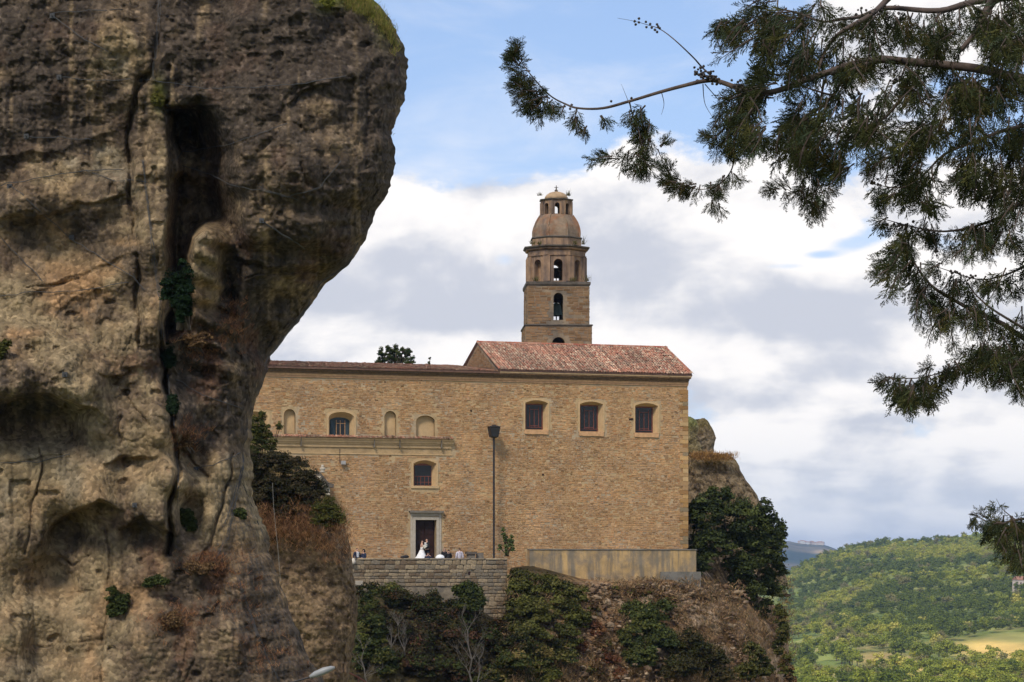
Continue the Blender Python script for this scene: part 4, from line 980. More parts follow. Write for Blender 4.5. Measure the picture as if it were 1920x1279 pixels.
def bell(zt, s, cradle, m_):
    z = zt
    b = MB().lathe([(.10*s, z), (.30*s, z-.06*s), (.36*s, z-.25*s), (.42*s, z-.6*s), (.55*s, z-.86*s), (.60*s, z-.95*s), (.52*s, z-.96*s), (.34*s, z-.5*s), (.1*s, z-.2*s)], 16, capt=False, capb=False).build('bell', m_, tower, smooth=True)
    MB().box(-.62*s, .62*s, -.14, .14, z+.02, z+.02+.28*s).build('headstock', M_wood, b)
    MB().tube([(0, 0, z-.3*s), (0, 0, z-1.15*s)], .05*s, 6).build('clapper', M_metal, b)
    return b
b1 = bell(tz(562), 1.05, True, M_bronze); b2 = bell(tz(500), .62, True, M_metal)
bf = MB(); hwm = hwB-.72
for x in (-.33, .33): bf.tube([(x, -.1, tz(604)), (x, -.1, tz(556))], .045, 6)
bf.box(-hwm, hwm, -.12, .08, tz(557), tz(553.5)); bf.box(-.36, .36, -.12, .08, tz(585), tz(583.5)); bf.tube([(0, -.1, tz(604)), (0, -.1, tz(580))], .05, 6)
bf.build('bell_frame', M_metal, tower)
bf = MB().box(-rO+.7, rO-.7, -.06, .06, tz(500.5), tz(498.5)); bf.tube([(0, 0, tz(527)), (0, 0, tz(511))], .05, 6); bf.build('bell_frame', M_metal, tower)
# ================================================================== the promontory under the church
pr_edge = [(1040, 1300), (1090, 1340), (1110, 1400), (1130, 1452), (1160, 1472), (1200, 1478), (1240, 1480), (1279, 1484), (1400, 1500), (1700, 1560), (2600, 1700)]
ysq = np.concatenate([np.arange(1052, 1300, 3.0), np.array([1310, 1340, 1400, 1500, 1700, 2000, 2600])])
tq = np.concatenate([np.linspace(0, .93, 300), .93+.07*np.sin(np.linspace(0, 1, 30)[1:]*math.pi/2)])
def prom_surface(px, py):
    """depth (Y) of the slope, as arrays"""
    front = interp([(400, 166), (660, 171), (900, 175), (1000, 180), (1150, 184), (1300, 187.5), (1400, 192), (1500, 199)], px)
    base = interp([(400, 1140), (600, 1125), (700, 1120), (900, 1150), (946, 1172), (956, 1082), (1000, 1072), (1090, 1092), (1150, 1096), (1290, 1082), (1400, 1096), (1480, 1150)], px)
    down = np.clip(py-base, 0, None)/F*180.0
    up = np.clip(base-py, 0, None)/F*180.0
    return front-down*.85-2.2*sstep(down, 0, 3)+up*9.0
Pq = np.repeat(np.array(ysq)[:, None], len(tq), 1)
xre = interp(pr_edge, ysq)+3*vnoise(np.stack([ysq/14.0, ysq*0, ysq*0], 1), 7)
Xq = 380+(xre[:, None]-380)*tq[None, :]
Yq = prom_surface(Xq, Pq)
sm = (xre[:, None]-Xq)*180/F; kk = np.clip(1-sm/4.0, 0, 1); Yq = Yq+6.0*(1-np.sqrt(np.clip(1-kk**2, 0, 1)))
Nq = np.stack([Xq.ravel()*180/F, Yq.ravel()*.5, Pq.ravel()*180/F], 1)
shq = Xq.shape
slope_m = sstep(Pq, 1085, 1110)
d1, d2, cidq = worley(Nq*.9+.3*vnoise(Nq*1.3, 201)[:, None], 200)
Yq = Yq-slope_m*(1.5*fbm(Nq*.25, 4, .5, 210).reshape(shq)+.6*fbm(Nq*1.0, 5, .62, 220, True).reshape(shq)+.7*(cidq.reshape(shq)-.5))
xw = (Xq-960)/F*180.0; zw = (HZ-Pq)/F*180.0
# rows keep their own depth so the slope projects where the photograph has it
Xw = (Xq-960)/F*Yq; Zw = (HZ-Pq)/F*Yq
bk = []
for j, (b_, inn) in enumerate([(2, .4), (6, 1.5), (14, 4), (30, 9)]): bk.append((Xw[:, -1:]-inn, Yq[:, -1:]+b_, Zw[:, -1:]))
# flat top running back under the church
Xa = np.concatenate([Xw]+[b[0] for b in bk], 1); Ya = np.concatenate([Yq]+[b[1] for b in bk], 1); Za = np.concatenate([Zw]+[b[2] for b in bk], 1)
fe = fbm(Nq*.6, 5, .6, 230).reshape(shq); fe2 = fbm(Nq*2.6, 4, .6, 240).reshape(shq); cid_ = cidq.reshape(shq)
soil = np.array(s2l((124, 98, 70))); dry = np.array(s2l((146, 116, 82))); drk = np.array(s2l((74, 56, 42))); stn = np.array(s2l((150, 128, 104))); grn = np.array(s2l((46, 44, 28))); rus = np.array(s2l((112, 78, 56)))
c = soil+(dry-soil)*sstep(fe, -.2, .4)[..., None]
rockm = sstep(kfield([(1300, 1120, 1), (1200, 1110, .8), (1360, 1180, .8), (1250, 1140, .8), (1450, 1250, .8), (1120, 1200, .3), (1050, 1250, .6), (1000, 1100, 0), (800, 1200, 0), (1400, 1100, .2)], Xq, Pq, 50)+.5*fe2, .3, .9)
c = c+(stn-c)*(rockm*sstep(cid_, .35, .6))[..., None]; c = c+(drk-c)*(rockm*sstep(1-cid_, .55, .85)*.8)[..., None]
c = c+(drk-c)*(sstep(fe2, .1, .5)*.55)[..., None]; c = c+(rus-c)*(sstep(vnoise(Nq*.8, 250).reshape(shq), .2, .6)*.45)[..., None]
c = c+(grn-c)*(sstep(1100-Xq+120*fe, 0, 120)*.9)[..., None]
cc = np.concatenate([c]+[c[:, -1:]]*len(bk), 1)
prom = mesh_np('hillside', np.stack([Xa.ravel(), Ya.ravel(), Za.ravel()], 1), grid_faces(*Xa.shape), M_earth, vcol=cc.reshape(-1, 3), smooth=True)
tag(prom, 'steep brown rocky slope below the church', kind='structure')

def crag(name, edge, y0, xl, Y, label, seed, rnd=2.2, depthback=10, palette=None, kind='structure', M=None, relief=.5, lean=0.0, rmul=1.0, ystep=3.0, cx=None):
    """a free-standing rock whose right outline is given row by row"""
    yy = np.arange(y0, min(edge[-1][0], 1330)+1, ystep); yy = np.concatenate([yy, [q for q in (1400, 1550, 1800, 2150, 2600) if q <= edge[-1][0]]]); t_ = np.concatenate([np.linspace(0, .9, 90), .9+.1*np.sin(np.linspace(0, 1, 22)[1:]*math.pi/2)])
    e = interp(edge, yy)+1.5*vnoise(np.stack([yy/9.0, yy*0, yy*0], 1), seed)
    xl_ = interp(xl, yy) if isinstance(xl, list) else np.full(len(yy), float(xl))
    PXc = xl_[:, None]+(e-xl_)[:, None]*t_[None, :]; PYc = np.repeat(yy[:, None], len(t_), 1); sc = PXc.shape
    s_ = (e[:, None]-PXc)*Y/F; k = np.clip(1-s_/rnd, 0, 1); dp = rnd*(1-np.sqrt(np.clip(1-k**2, 0, 1)))*.9
    tp = np.clip(1-(PYc-y0)*Y/F/rnd, 0, 1); dp = dp+rnd*.8*(1-np.sqrt(np.clip(1-tp**2, 0, 1)))
    Nn = np.stack([PXc.ravel()*Y/F, dp.ravel(), PYc.ravel()*Y/F], 1)
    w1, w2, wi = worley(Nn*1.4+.3*vnoise(Nn*2, seed)[:, None], seed)
    dp = dp-relief*(.9*fbm(Nn*.7, 5, .55, seed+1).reshape(sc)+.4*(wi.reshape(sc)-.5)+.25*fbm(Nn*3, 3, .6, seed+2, True).reshape(sc))-lean*(PYc-y0)*Y/F
    Yc = Y+dp; Xc = (PXc-960)/F*Yc; Zc = (HZ-PYc)/F*Yc
    parts_ = [(Xc, Yc, Zc)]
    for b_, inn in ((.8, .2), (2, .7), (4, 1.6), (depthback, 3.5)): parts_.append((Xc[:, -1:]-inn, Yc[:, -1:]+b_, Zc[:, -1:]))
    A = [np.concatenate([p_[i] for p_ in parts_], 1) for i in range(3)]
    # roof the top backwards
    A = [np.concatenate([A[0][:1], A[0]]), np.concatenate([A[1][:1]+depthback*.6, A[1]]), np.concatenate([A[2][:1]-.4, A[2]])]
    pal = palette; f1 = fbm(Nn*.8, 4, .6, seed+5).reshape(sc); f2 = fbm(Nn*3, 4, .6, seed+6).reshape(sc)
    c = pal[0]+(pal[1]-pal[0])*sstep(f1+.4*f2, -.3, .5)[..., None]; c = c+(pal[2]-c)*(sstep(f2, .05, .5)*.7)[..., None]
    gtop = sstep(-(PYc-y0)*Y/F, -1.6, -.1)*sstep(f2+f1, -.6, .2); c = c+(pal[3]-c)*gtop[..., None]
    c = np.concatenate([c]+[c[:, -1:]]*4, 1); c = np.concatenate([c[:1], c])
    o = mesh_np(name, np.stack([A[0].ravel(), A[1].ravel(), A[2].ravel()], 1), grid_faces(*A[0].shape), M or M_rock, vcol=c.reshape(-1, 3), smooth=True)
    tag(o, label, kind=kind); return o
L_ = lambda *c: np.array(s2l(c))
palr = (L_(116, 96, 72), L_(94, 76, 58), L_(62, 50, 40), L_(120, 104, 58))
crag('rock_spur', [(846, 520), (850, 535), (860, 560), (880, 585), (900, 602), (930, 612), (960, 622), (985, 640), (1000, 650), (1020, 656), (1060, 661), (1100, 667), (1140, 671), (1170, 670), (1200, 664), (1240, 658), (1279, 652), (1400, 640), (1700, 700), (2600, 900)],
     846, 340, 112.0, 'rounded brown rock spur with bushes between the cliff and the terrace', 300, rnd=2.6, palette=palr, relief=.55, lean=.05)
crag('crag', [(848, 1330), (851, 1352), (855, 1370), (862, 1378), (872, 1384), (885, 1390), (905, 1402), (930, 1420), (990, 1450), (1100, 1478)], 848, 1270, 206.0,
     'steep brown crag behind the right corner of the church', 310, rnd=1.8, palette=(L_(118, 102, 80), L_(96, 80, 60), L_(54, 46, 38), L_(112, 94, 54)), relief=.6)

pk = crag('pinnacle', [(784, 1321), (788, 1326), (795, 1330), (802, 1335), (812, 1339), (822, 1343), (832, 1341), (842, 1338), (850, 1337), (870, 1337)], 784, [(784, 1316), (790, 1306), (796, 1290), (800, 1275), (870, 1262)], 206.3,
     'knobbly rock pinnacle standing above the crag behind the church corner', 320, rnd=.7, palette=(L_(118, 104, 84), L_(96, 80, 60), L_(52, 45, 37), L_(100, 88, 54)), relief=.35, ystep=2.0, depthback=3)
sp0 = crag('pinnacle', [(781, 1294), (785, 1301), (790, 1307), (796, 1311), (810, 1314), (850, 1318)], 781, 1262, 206.0, 'low rounded rock knob between the church corner and the pointed pinnacle', 330, rnd=.6, palette=(L_(124, 112, 84), L_(104, 92, 64), L_(64, 58, 44), L_(96, 98, 56)), relief=.25, ystep=2.0, depthback=3)

# ================================================================== valley ground and far hills (one sheet to the horizon)
az_t = np.concatenate([np.linspace(-1.2, -.22, 26), np.linspace(-.21, .24, 260), np.linspace(.26, 1.2, 26)])
di = np.concatenate([np.array([0.5, 6, 12, 18, 24, 32, 45, 70, 110, 160, 220, 300, 400, 520, 640, 740]), np.geomspace(800, 3300, 230), np.array([3500, 3800, 4300, 5000, 5800, 6600]), np.geomspace(7000, 9800, 60), np.array([10500, 12000, 15000, 20000, 30000])])
AZ, DI = np.meshgrid(az_t, di); pxg = 960+AZ*F
crest = interp([(-6000, 1082), (800, 1105), (1300, 1100), (1440, 1096), (1475, 1076), (1510, 1058), (1550, 1040), (1600, 1028), (1660, 1018), (1705, 1014), (1735, 1016), (1790, 1010), (1840, 1002), (1900, 988), (1960, 978), (2100, 990), (2600, 970), (8000, 995)], pxg)
tH = np.clip((DI-760)/(2900-760), 0, 1)
rowp = 1330+(crest-1330)*(1-(1-tH)**1.25)
zz = (HZ-rowp)/F*DI
G = np.stack([(AZ*DI).ravel(), DI.ravel(), DI.ravel()*0], 1)
und = 1.5*fbm(G/190.0, 4, .5, 400).reshape(AZ.shape)
zz = zz+und*9*sstep(DI, 800, 1500)*(1-sstep(DI, 2300, 2900))+3*fbm(G/60.0, 3, .5, 410).reshape(AZ.shape)*sstep(DI, 700, 900)
# spur line in front of the far crest
spur = np.exp(-((DI-2050)/260.0)**2)*interp([(1300, 0), (1500, -6), (1620, 4), (1720, 12), (1850, 10), (2000, 8), (8000, 0)], pxg); zz = zz+spur
behind = sstep(DI, 2900, 4300); zz = zz*(1-behind)+(-70)*behind
far_cr = interp([(-6000, 1040), (300, 1030), (900, 1040), (1300, 1022), (1440, 1016), (1480, 1015), (1497, 1019), (1515, 1021), (1545, 1023), (1566, 1030), (1590, 1045), (1700, 1056), (2000, 1046), (8000, 1040)], pxg)
mt = sstep(DI, 6800, 9000); hf = (HZ-far_cr)/F*9000+14*fbm(G/500.0, 4, .55, 420).reshape(AZ.shape)
zz = np.where(DI > 6500, -70*(1-mt)+hf*mt, zz); zz = np.where(DI > 9500, -70+(hf+70)*(1-sstep(DI, 9500, 12000)), zz)
near = sstep(DI, 14, 60); zz = np.where(DI < 760, -1.75*(1-near)+(-58)*near, zz)
blend = sstep(DI, 500, 800); zz = np.where(DI < 800, np.where(DI < 500, zz, -58*(1-blend)+((HZ-1330)/F*800)*blend), zz)
g1 = fbm(G/90.0, 4, .6, 430).reshape(AZ.shape); g2 = fbm(G/25.0, 4, .6, 440).reshape(AZ.shape)
cg = L_(112, 124, 62)+(L_(146, 146, 80)-L_(112, 124, 62))*sstep(g1, -.3, .4)[..., None]
field = sstep(g1+.3*g2, .18, .32)*(1-sstep(DI, 1050, 1500)); cg = cg+(L_(196, 172, 104)-cg)*(field*.8)[..., None]
cg = cg+(L_(176, 146, 100)-cg)*(sstep(g2, .15, .45)*.6*(1-sstep(DI, 1300, 1700)))[..., None]
def fieldpatch(px, py, sx, sy, col, a=1.0):
    global cg
    row = HZ-zz/DI*F; w = np.exp(-(((pxg-px)/sx)**2+((row-py)/sy)**2)**2)*((DI < 3000) if py > 1065 else (DI > 6500)); cg = cg+(L_(*col)-cg)*(w*a)[..., None]
fieldpatch(1870, 1218, 85, 20, (222, 186, 108)); fieldpatch(1750, 1250, 60, 10, (220, 182, 112)); fieldpatch(1650, 1235, 60, 14, (170, 140, 90), .8); fieldpatch(1560, 1262, 60, 12, (160, 140, 80), .7); fieldpatch(1900, 1195, 50, 10, (176, 168, 96), .9)
fieldpatch(1545, 1035, 26, 5, (220, 186, 140)); fieldpatch(1560, 1195, 20, 6, (190, 160, 120), .8)
cgm = sstep(DI, 6000, 6500)[..., None]; cg = cg*(1-cgm)+cgm*(L_(50, 58, 50)+(L_(110, 98, 80)-L_(50, 58, 50))*sstep(fbm(G/300.0, 3, .6, 450).reshape(AZ.shape), .1, .5)[..., None])
fieldpatch(1545, 1035, 22, 4, (190, 160, 124), .7)
ground = mesh_np('ground', np.stack([(AZ*DI).ravel(), DI.ravel(), zz.ravel()], 1), grid_faces(*AZ.shape), M_terrain, vcol=cg.reshape(-1, 3), smooth=True)
tag(ground, 'valley floor, green hillside and far ridge', kind='structure')
def ground_z(px, Y):
    a = (px-960)/F; i = int(np.clip(np.searchsorted(di, Y), 1, len(di)-1)); j = int(np.clip(np.searchsorted(az_t, a), 1, len(az_t)-1))
    t1 = (Y-di[i-1])/(di[i]-di[i-1]); t2 = (a-az_t[j-1])/(az_t[j]-az_t[j-1])
    return float((zz[i-1, j-1]*(1-t1)+zz[i, j-1]*t1)*(1-t2)+(zz[i-1, j]*(1-t1)+zz[i, j]*t1)*t2)
# a back half so the sheet closes behind the viewer
ga = np.linspace(1.2, 2*math.pi-1.2, 40); gr = np.array([0.5, 12, 24, 45, 160, 800, 3000, 9000, 30000])
GA, GR = np.meshgrid(ga, gr); gzv = np.where(GR <= 12, -1.75, np.where(GR <= 24, -9, np.where(GR <= 45, -48, -60)))
bgm = mesh_np('ground', np.stack([(np.tan(np.clip(GA, -9, 9))*0+np.sin(GA)*GR).ravel(), (np.cos(GA)*GR).ravel(), gzv.ravel().astype(float)-.02], 1), grid_faces(*GA.shape), M_terrain, vcol=np.tile(L_(96, 110, 60), (GA.size, 1)), smooth=True)
tag(bgm, kind='structure')

# ================================================================== foliage helpers
def leaf_cloud(clumps, n, size, cols, seed=0, asp=.62, up=.35, sub=9, subr=.38, shell=.35, colvar=.22):
    """clumps: (x,y,z,rx,ry,rz); returns verts, quads, per-face colours. Leaves sit on sub-clumps inside each ellipsoid"""
    rng = np.random.RandomState(seed); cl = np.array(clumps, float); vol = (cl[:, 3]*cl[:, 4]*cl[:, 5])**(.67); vol = vol/vol.sum()
    Vs = []; Cs = []
    for c, w in zip(cl, vol):
        m_ = max(12, int(n*w)); k = sub
        d = rng.normal(size=(k, 3)); d /= np.linalg.norm(d, axis=1)[:, None]; rad = rng.uniform(shell, 1.0, (k, 1))**.6
        sc = c[:3]+d*rad*c[3:6]*.82; sr = c[3:6].mean()*subr*rng.uniform(.6, 1.35, k)
        a = rng.randint(0, k, m_); dd = rng.normal(size=(m_, 3)); dd /= np.linalg.norm(dd, axis=1)[:, None]
        dd[:, 2] = np.abs(dd[:, 2])*.8+dd[:, 2]*.35
        P = sc[a]+dd*(sr[a]*rng.uniform(.45, 1.08, m_)**.7*np.where(rng.rand(m_) < .12, rng.uniform(1.0, 1.5, m_), 1.0))[:, None]
        nrm = dd+rng.normal(0, .55, (m_, 3))+np.array([0, 0, up]); nrm /= np.linalg.norm(nrm, axis=1)[:, None]
        t = np.cross(nrm, rng.normal(size=(m_, 3))); t /= np.linalg.norm(t, axis=1)[:, None]; b = np.cross(nrm, t)
        L = size*rng.uniform(.6, 1.35, (m_, 1)); Wd = L*asp
        Vs.append(np.stack([P-t*L*.5, P-b*Wd*.5+nrm*L*.08, P+t*L*.5, P+b*Wd*.5+nrm*L*.08], 1).reshape(-1, 3))
        tone = rng.uniform(1-colvar, 1+colvar, k)[a][:, None]*rng.uniform(.8, 1.2, (m_, 1))
        ci = rng.randint(0, len(cols), k)[a]; mixc = np.where(rng.rand(m_) < .3, rng.randint(0, len(cols), m_), ci)
        Cs.append(np.array(cols)[mixc]*tone)
    V = np.concatenate(Vs); C = np.clip(np.concatenate(Cs), 0, 1); Fq = np.arange(len(V)).reshape(-1, 4)
    return V, Fq, C
GR1 = [L_(74, 76, 38), L_(88, 88, 44), L_(62, 64, 34), L_(98, 94, 50)]
GRD = [L_(56, 64, 36), L_(66, 74, 40), L_(46, 54, 31), L_(80, 86, 46)]
GRO = [L_(84, 84, 40), L_(96, 92, 50), L_(70, 72, 34), L_(110, 96, 56)]
BRN = [L_(118, 92, 64), L_(100, 78, 54), L_(134, 106, 72), L_(86, 68, 50)]
def shrub(name, label, blobs, Y, n, size, cols, cat='shrub', seed=0, group=None, depth=.7, stem=True, base_py=None, **kw):
    """blobs: (px,py,rpx,rpy) in the photograph, all near distance Y (a float, or fn(px,py))"""
    cl = []
    for i, (px, py, rx, ry) in enumerate(blobs):
        y = Y(px, py) if callable(Y) else Y+((i*37) % 7-3)*.12*rx/F*(Y if not callable(Y) else 180)
        p = P3(px, py, y); sx = rx/F*y; sz = ry/F*y; cl.append((p.x, p.y, p.z, sx, (sx+sz)/2*depth, sz))
    zmin = min(c[2]-c[5] for c in cl); bx = sum(c[0] for c in cl)/len(cl); by = sum(c[1] for c in cl)/len(cl)
    r = empty(name, (bx, by+.2, zmin)); tag(r, label, cat, group)
    kw['sub'] = int(kw.get('sub', 9)*1.6); kw['subr'] = kw.get('subr', .38)*1.25
    V, Fq, C = leaf_cloud([(c[0]-bx, c[1]-by-.2, c[2]-zmin, *c[3:]) for c in cl], int(n*1.75), size*1.02, cols, seed, **kw)
    mesh_np('foliage', V, Fq, M_leaf, r, fcol=C)
    if stem:
        mb = MB(); rg = random.Random(seed)
        for c in cl:
            for _ in range(2):
                q = (c[0]-bx+rg.uniform(-.5, .5)*c[3], c[1]-by-.2+rg.uniform(-.2, .4)*c[4], c[2]-zmin+rg.uniform(-.2, .5)*c[5])
                b0 = (rg.uniform(-.2, .2), .3+rg.uniform(0, .3), 0)
                mid_ = tuple((b0[k]+q[k])/2+rg.uniform(-.1, .1)*c[3] for k in range(3)); mb.tube([b0, mid_, q], [.05*c[3]**.3, .035*c[3]**.3, .012], 5)
        mb.build('stem', M_bark, r)
    return r
hy = lambda off: (lambda px, py: float(prom_surface(np.array([float(px)]), np.array([float(py)]))[0])-off)

# shrubs on the promontory
shrub('fig_bush', 'large dark green bushy tree hugging the cliff right of the church', [(1320, 965, 40, 40), (1370, 975, 50, 45), (1415, 1000, 42, 50), (1335, 1020, 50, 40), (1395, 1050, 52, 50), (1440, 1040, 34, 46), (1455, 995, 20, 24), (1425, 955, 26, 22), (1462, 1065, 14, 30), (1400, 1105, 40, 40), (1440, 1110, 30, 40), (1420, 1145, 26, 24), (1310, 1060, 26, 24), (1350, 930, 30, 22), (1445, 975, 16, 14), (1464, 1010, 12, 14)],
      lambda px, py: 189.0+(px-1300)*.03, 26000, .22, GRD, 'tree', 1, sub=14, subr=.34, colvar=.3)
shrub('ivy_bush', 'green leafy bush spilling over the slope right of the parapet', [(975, 1082, 28, 14), (1010, 1092, 40, 16), (985, 1115, 40, 26), (1040, 1110, 45, 24), (1080, 1120, 28, 22), (1000, 1150, 50, 34), (968, 1105, 16, 30), (964, 1150, 18, 30), (1060, 1155, 45, 34), (1090, 1165, 20, 26), (990, 1195, 50, 30), (1050, 1195, 40, 30)], hy(.7), 22000, .19, GR1+GRO[:1], 'bush', 2, sub=16, subr=.30, colvar=.3)
shrub('ivy_bush', 'dark ivy bush hanging on the wall foot at the left of the terrace', [(705, 1100, 30, 18), (750, 1090, 28, 14), (790, 1092, 24, 18), (730, 1120, 45, 24), (790, 1120, 34, 24), (690, 1140, 26, 28), (830, 1120, 20, 16), (700, 1190, 30, 40), (715, 1250, 35, 40), (680, 1225, 16, 45)], hy(.9), 20000, .19, GRD+GRO[:2], 'bush', 3, sub=16, subr=.30, colvar=.35)
shrub('ivy_bush', 'small round dark ivy bush left of the broken wall foot', [(868, 1108, 22, 16), (885, 1115, 22, 18), (878, 1135, 26, 18), (900, 1130, 12, 16)], lambda px, py: 171.5, 5000, .18, GRD+GR1[:1], 'bush', 4, sub=14, colvar=.3)
shrub('bramble', 'tangled dark bramble thicket below the middle of the terrace', [(800, 1160, 50, 34), (860, 1165, 50, 30), (770, 1200, 50, 34), (840, 1210, 50, 34), (900, 1200, 40, 30), (780, 1250, 55, 34), (860, 1260, 50, 30), (930, 1225, 40, 28)], hy(.7), 20000, .18, [L_(52, 54, 32), L_(66, 56, 38), L_(78, 56, 42), L_(60, 66, 34), L_(44, 40, 30)], 'bramble', 5, sub=14, subr=.34, colvar=.4)
shrub('bramble', 'olive green bramble mass at the foot of the slope below the ivy bush', [(960, 1245, 40, 25), (1000, 1235, 40, 26), (1050, 1235, 40, 20), (930, 1268, 40, 20), (1010, 1270, 45, 18), (880, 1272, 30, 10)], hy(.8), 12000, .18, GRO+GRD[:2], 'bramble', 6, sub=14, colvar=.35)
shrub('bush', 'dark green bush in the middle of the brown slope under the church', [(1190, 1150, 30, 20), (1215, 1170, 45, 32), (1180, 1200, 28, 26), (1240, 1205, 45, 30), (1200, 1235, 40, 24), (1250, 1140, 26, 12)], hy(1.0), 15000, .19, GRD+GR1[:2], 'bush', 7, sub=14, colvar=.3)
shrub('bush', 'olive brown bush at the bottom edge right of the dark green bush', [(1290, 1215, 40, 32), (1330, 1240, 40, 30), (1270, 1255, 50, 24), (1345, 1268, 36, 18)], hy(1.3), 12000, .18, [L_(64, 60, 36), L_(76, 66, 42), L_(56, 58, 32)], 'bush', 8, sub=14, colvar=.25)
shrub('bush', 'small green bush near the right end of the slope', [(1410, 1225, 25, 22), (1425, 1250, 30, 24), (1400, 1262, 25, 20)], hy(1.2), 7000, .18, GR1+GRD[:1], 'bush', 9, sub=12, colvar=.3)
shrub('bush', 'thin bush clinging to the cliff edge under the big tree', [(1462, 1155, 12, 22), (1468, 1190, 10, 26), (1458, 1215, 12, 18)], lambda px, py: 190.0, 3500, .18, GRO+GRD[:1], 'bush', 10, sub=8)
shrub('bush', 'narrow strip of shrub on the cliff edge beside the far hillside', [(1474, 1250, 10, 26), (1482, 1272, 12, 16)], lambda px, py: 186.0, 2500, .18, BRN[:2]+GRO[:2], 'bush', 11, sub=8)

shrub('ivy_mass', 'dark ivy carpet filling the slope between the parapet foot and the brambles', [(690, 1115, 40, 26), (740, 1135, 50, 30), (800, 1140, 50, 30), (850, 1150, 40, 26), (900, 1195, 40, 20), (720, 1170, 50, 34), (930, 1190, 40, 30), (820, 1185, 60, 30), (960, 1215, 50, 24), (1020, 1215, 50, 20)], hy(.2), 24000, .17, [L_(48, 52, 28), L_(60, 62, 34), L_(38, 42, 24), L_(78, 70, 42), L_(70, 52, 36)], 'ivy', 12, sub=16, subr=.3, colvar=.4)
shrub('bush', 'low tan and green scrub along the top of the slope under the rendered base', [(1150, 1108, 20, 8), (1200, 1112, 24, 10), (1245, 1125, 22, 12), (1110, 1150, 14, 22), (1130, 1215, 20, 20), (1110, 1260, 30, 16)], hy(.6), 6000, .15, BRN+GRO[:1], 'scrub', 13, sub=12, colvar=.35)
shrub('bush', 'reddish brown scrub on the slope left of the middle bush', [(1120, 1185, 16, 20), (1140, 1240, 24, 16), (1090, 1215, 16, 14), (1155, 1265, 24, 12)], hy(.6), 5000, .14, [L_(112, 70, 50), L_(96, 64, 46), L_(128, 92, 62)], 'scrub', 14, sub=12, colvar=.35)
# dry grass and creeper over the slope: nobody could count it
def tufts(name, pts, n_blade, h, cols, seed, mat_=None, spread=.25, label=None, lean=.5, w=.018):
    rng = np.random.RandomState(seed); P = np.repeat(np.array(pts, float), n_blade, 0); m_ = len(P)
    P = P+rng.normal(0, spread, (m_, 3))*np.array([1, .5, .25]); H = h*rng.uniform(.4, 1.2, (m_, 1))
    d = rng.normal(0, lean, (m_, 3)); d[:, 2] = 1; d[:, 1] -= .25; d /= np.linalg.norm(d, axis=1)[:, None]
    s = np.cross(d, rng.normal(size=(m_, 3))); s /= np.linalg.norm(s, axis=1)[:, None]; s *= w
    bend = rng.normal(0, .25, (m_, 3))*H*.6
    V = np.stack([P-s, P+s, P+d*H*.6+s*.7+bend*.4, P+d*H*.6-s*.7+bend*.4, P+d*H+bend], 1).reshape(-1, 3)
    b = (np.arange(m_)*5)[:, None]
    Fq = b+np.array([[0, 1, 2, 3]]); Ft = b+np.array([[3, 2, 4]])
    col = np.array(cols)[rng.randint(0, len(cols), m_)]*rng.uniform(.75, 1.2, (m_, 1))
    o = mesh_np(name, V, [Fq, Ft], mat_ or M_drygrass, None, fcol=np.concatenate([col, col])); tag(o, label, kind='stuff'); return o
rng = np.random.RandomState(91); pts = []
while len(pts) < 2300:
    px = rng.uniform(950, 1480); py = rng.uniform(1085, 1285)
    if fbm(np.array([[px/45, py/45, 0.]]), 3, .5, 5)[0] < .02: continue
    y = float(prom_surface(np.array([px]), np.array([py]))[0]); 
    if px > 1300: y += 6*(1-math.sqrt(max(0, 1-max(0, 1-(1478-px)*180/F/4)**2)))
    p = P3(px, py, y-.4); pts.append((p.x, p.y, p.z))
tufts('dry_grass', pts, 9, .34, [L_(150, 118, 82), L_(122, 96, 66), L_(166, 136, 98), L_(96, 76, 54), L_(84, 78, 48)], 92, spread=.4, lean=.9, w=.022)
pts = []
for _ in range(260): px = rng.uniform(1300, 1372); p = P3(px, rng.uniform(851, 862)+(px-1300)*.03, 205.5); pts.append((p.x, p.y, p.z))
tufts('dry_grass', pts, 8, .35, [L_(176, 136, 84), L_(150, 116, 74)], 93, spread=.3)

# loose rubble lying on the slope
rng = np.random.RandomState(55); ICO = bmesh.new(); bmesh.ops.create_icosphere(ICO, subdivisions=1, radius=1.0); iv0 = np.array([v.co[:] for v in ICO.verts]); if0 = np.array([[v.index for v in f.verts] for f in ICO.faces]); ICO.free()
Vs = []; Fs = []; Cs = []; nb_ = 0
while nb_ < 1100:
    px = rng.uniform(1030, 1480); py = rng.uniform(1092, 1285)
    if fbm(np.array([[px/38, py/38, 3.]]), 3, .5, 8)[0] < -.02: continue
    y = float(prom_surface(np.array([px]), np.array([py]))[0]) + (6*(1-math.sqrt(max(0, 1-max(0, 1-(1478-px)*180/F/4)**2))) if px > 1300 else 0)
    p = P3(px, py, y-rng.uniform(.2, 1.1)); s_ = rng.uniform(.06, .19)*(1 if rng.rand() > .07 else 2.2)
    v = iv0*rng.uniform(.65, 1.2, (len(iv0), 1))*np.array([rng.uniform(.8, 1.5), 1, rng.uniform(.45, .9)])*s_; Fs.append(if0+len(iv0)*nb_); Vs.append(v+np.array(p)); nb_ += 1
    Cs.append(np.tile([L_(132, 112, 90), L_(110, 90, 72), L_(146, 126, 102), L_(90, 74, 60), L_(124, 98, 74)][rng.randint(5)]*rng.uniform(.7, 1.1), (len(if0), 1)))
tag(mesh_np('rubble', np.concatenate(Vs), np.concatenate(Fs), M_earth, None, fcol=np.concatenate(Cs)), kind='stuff')

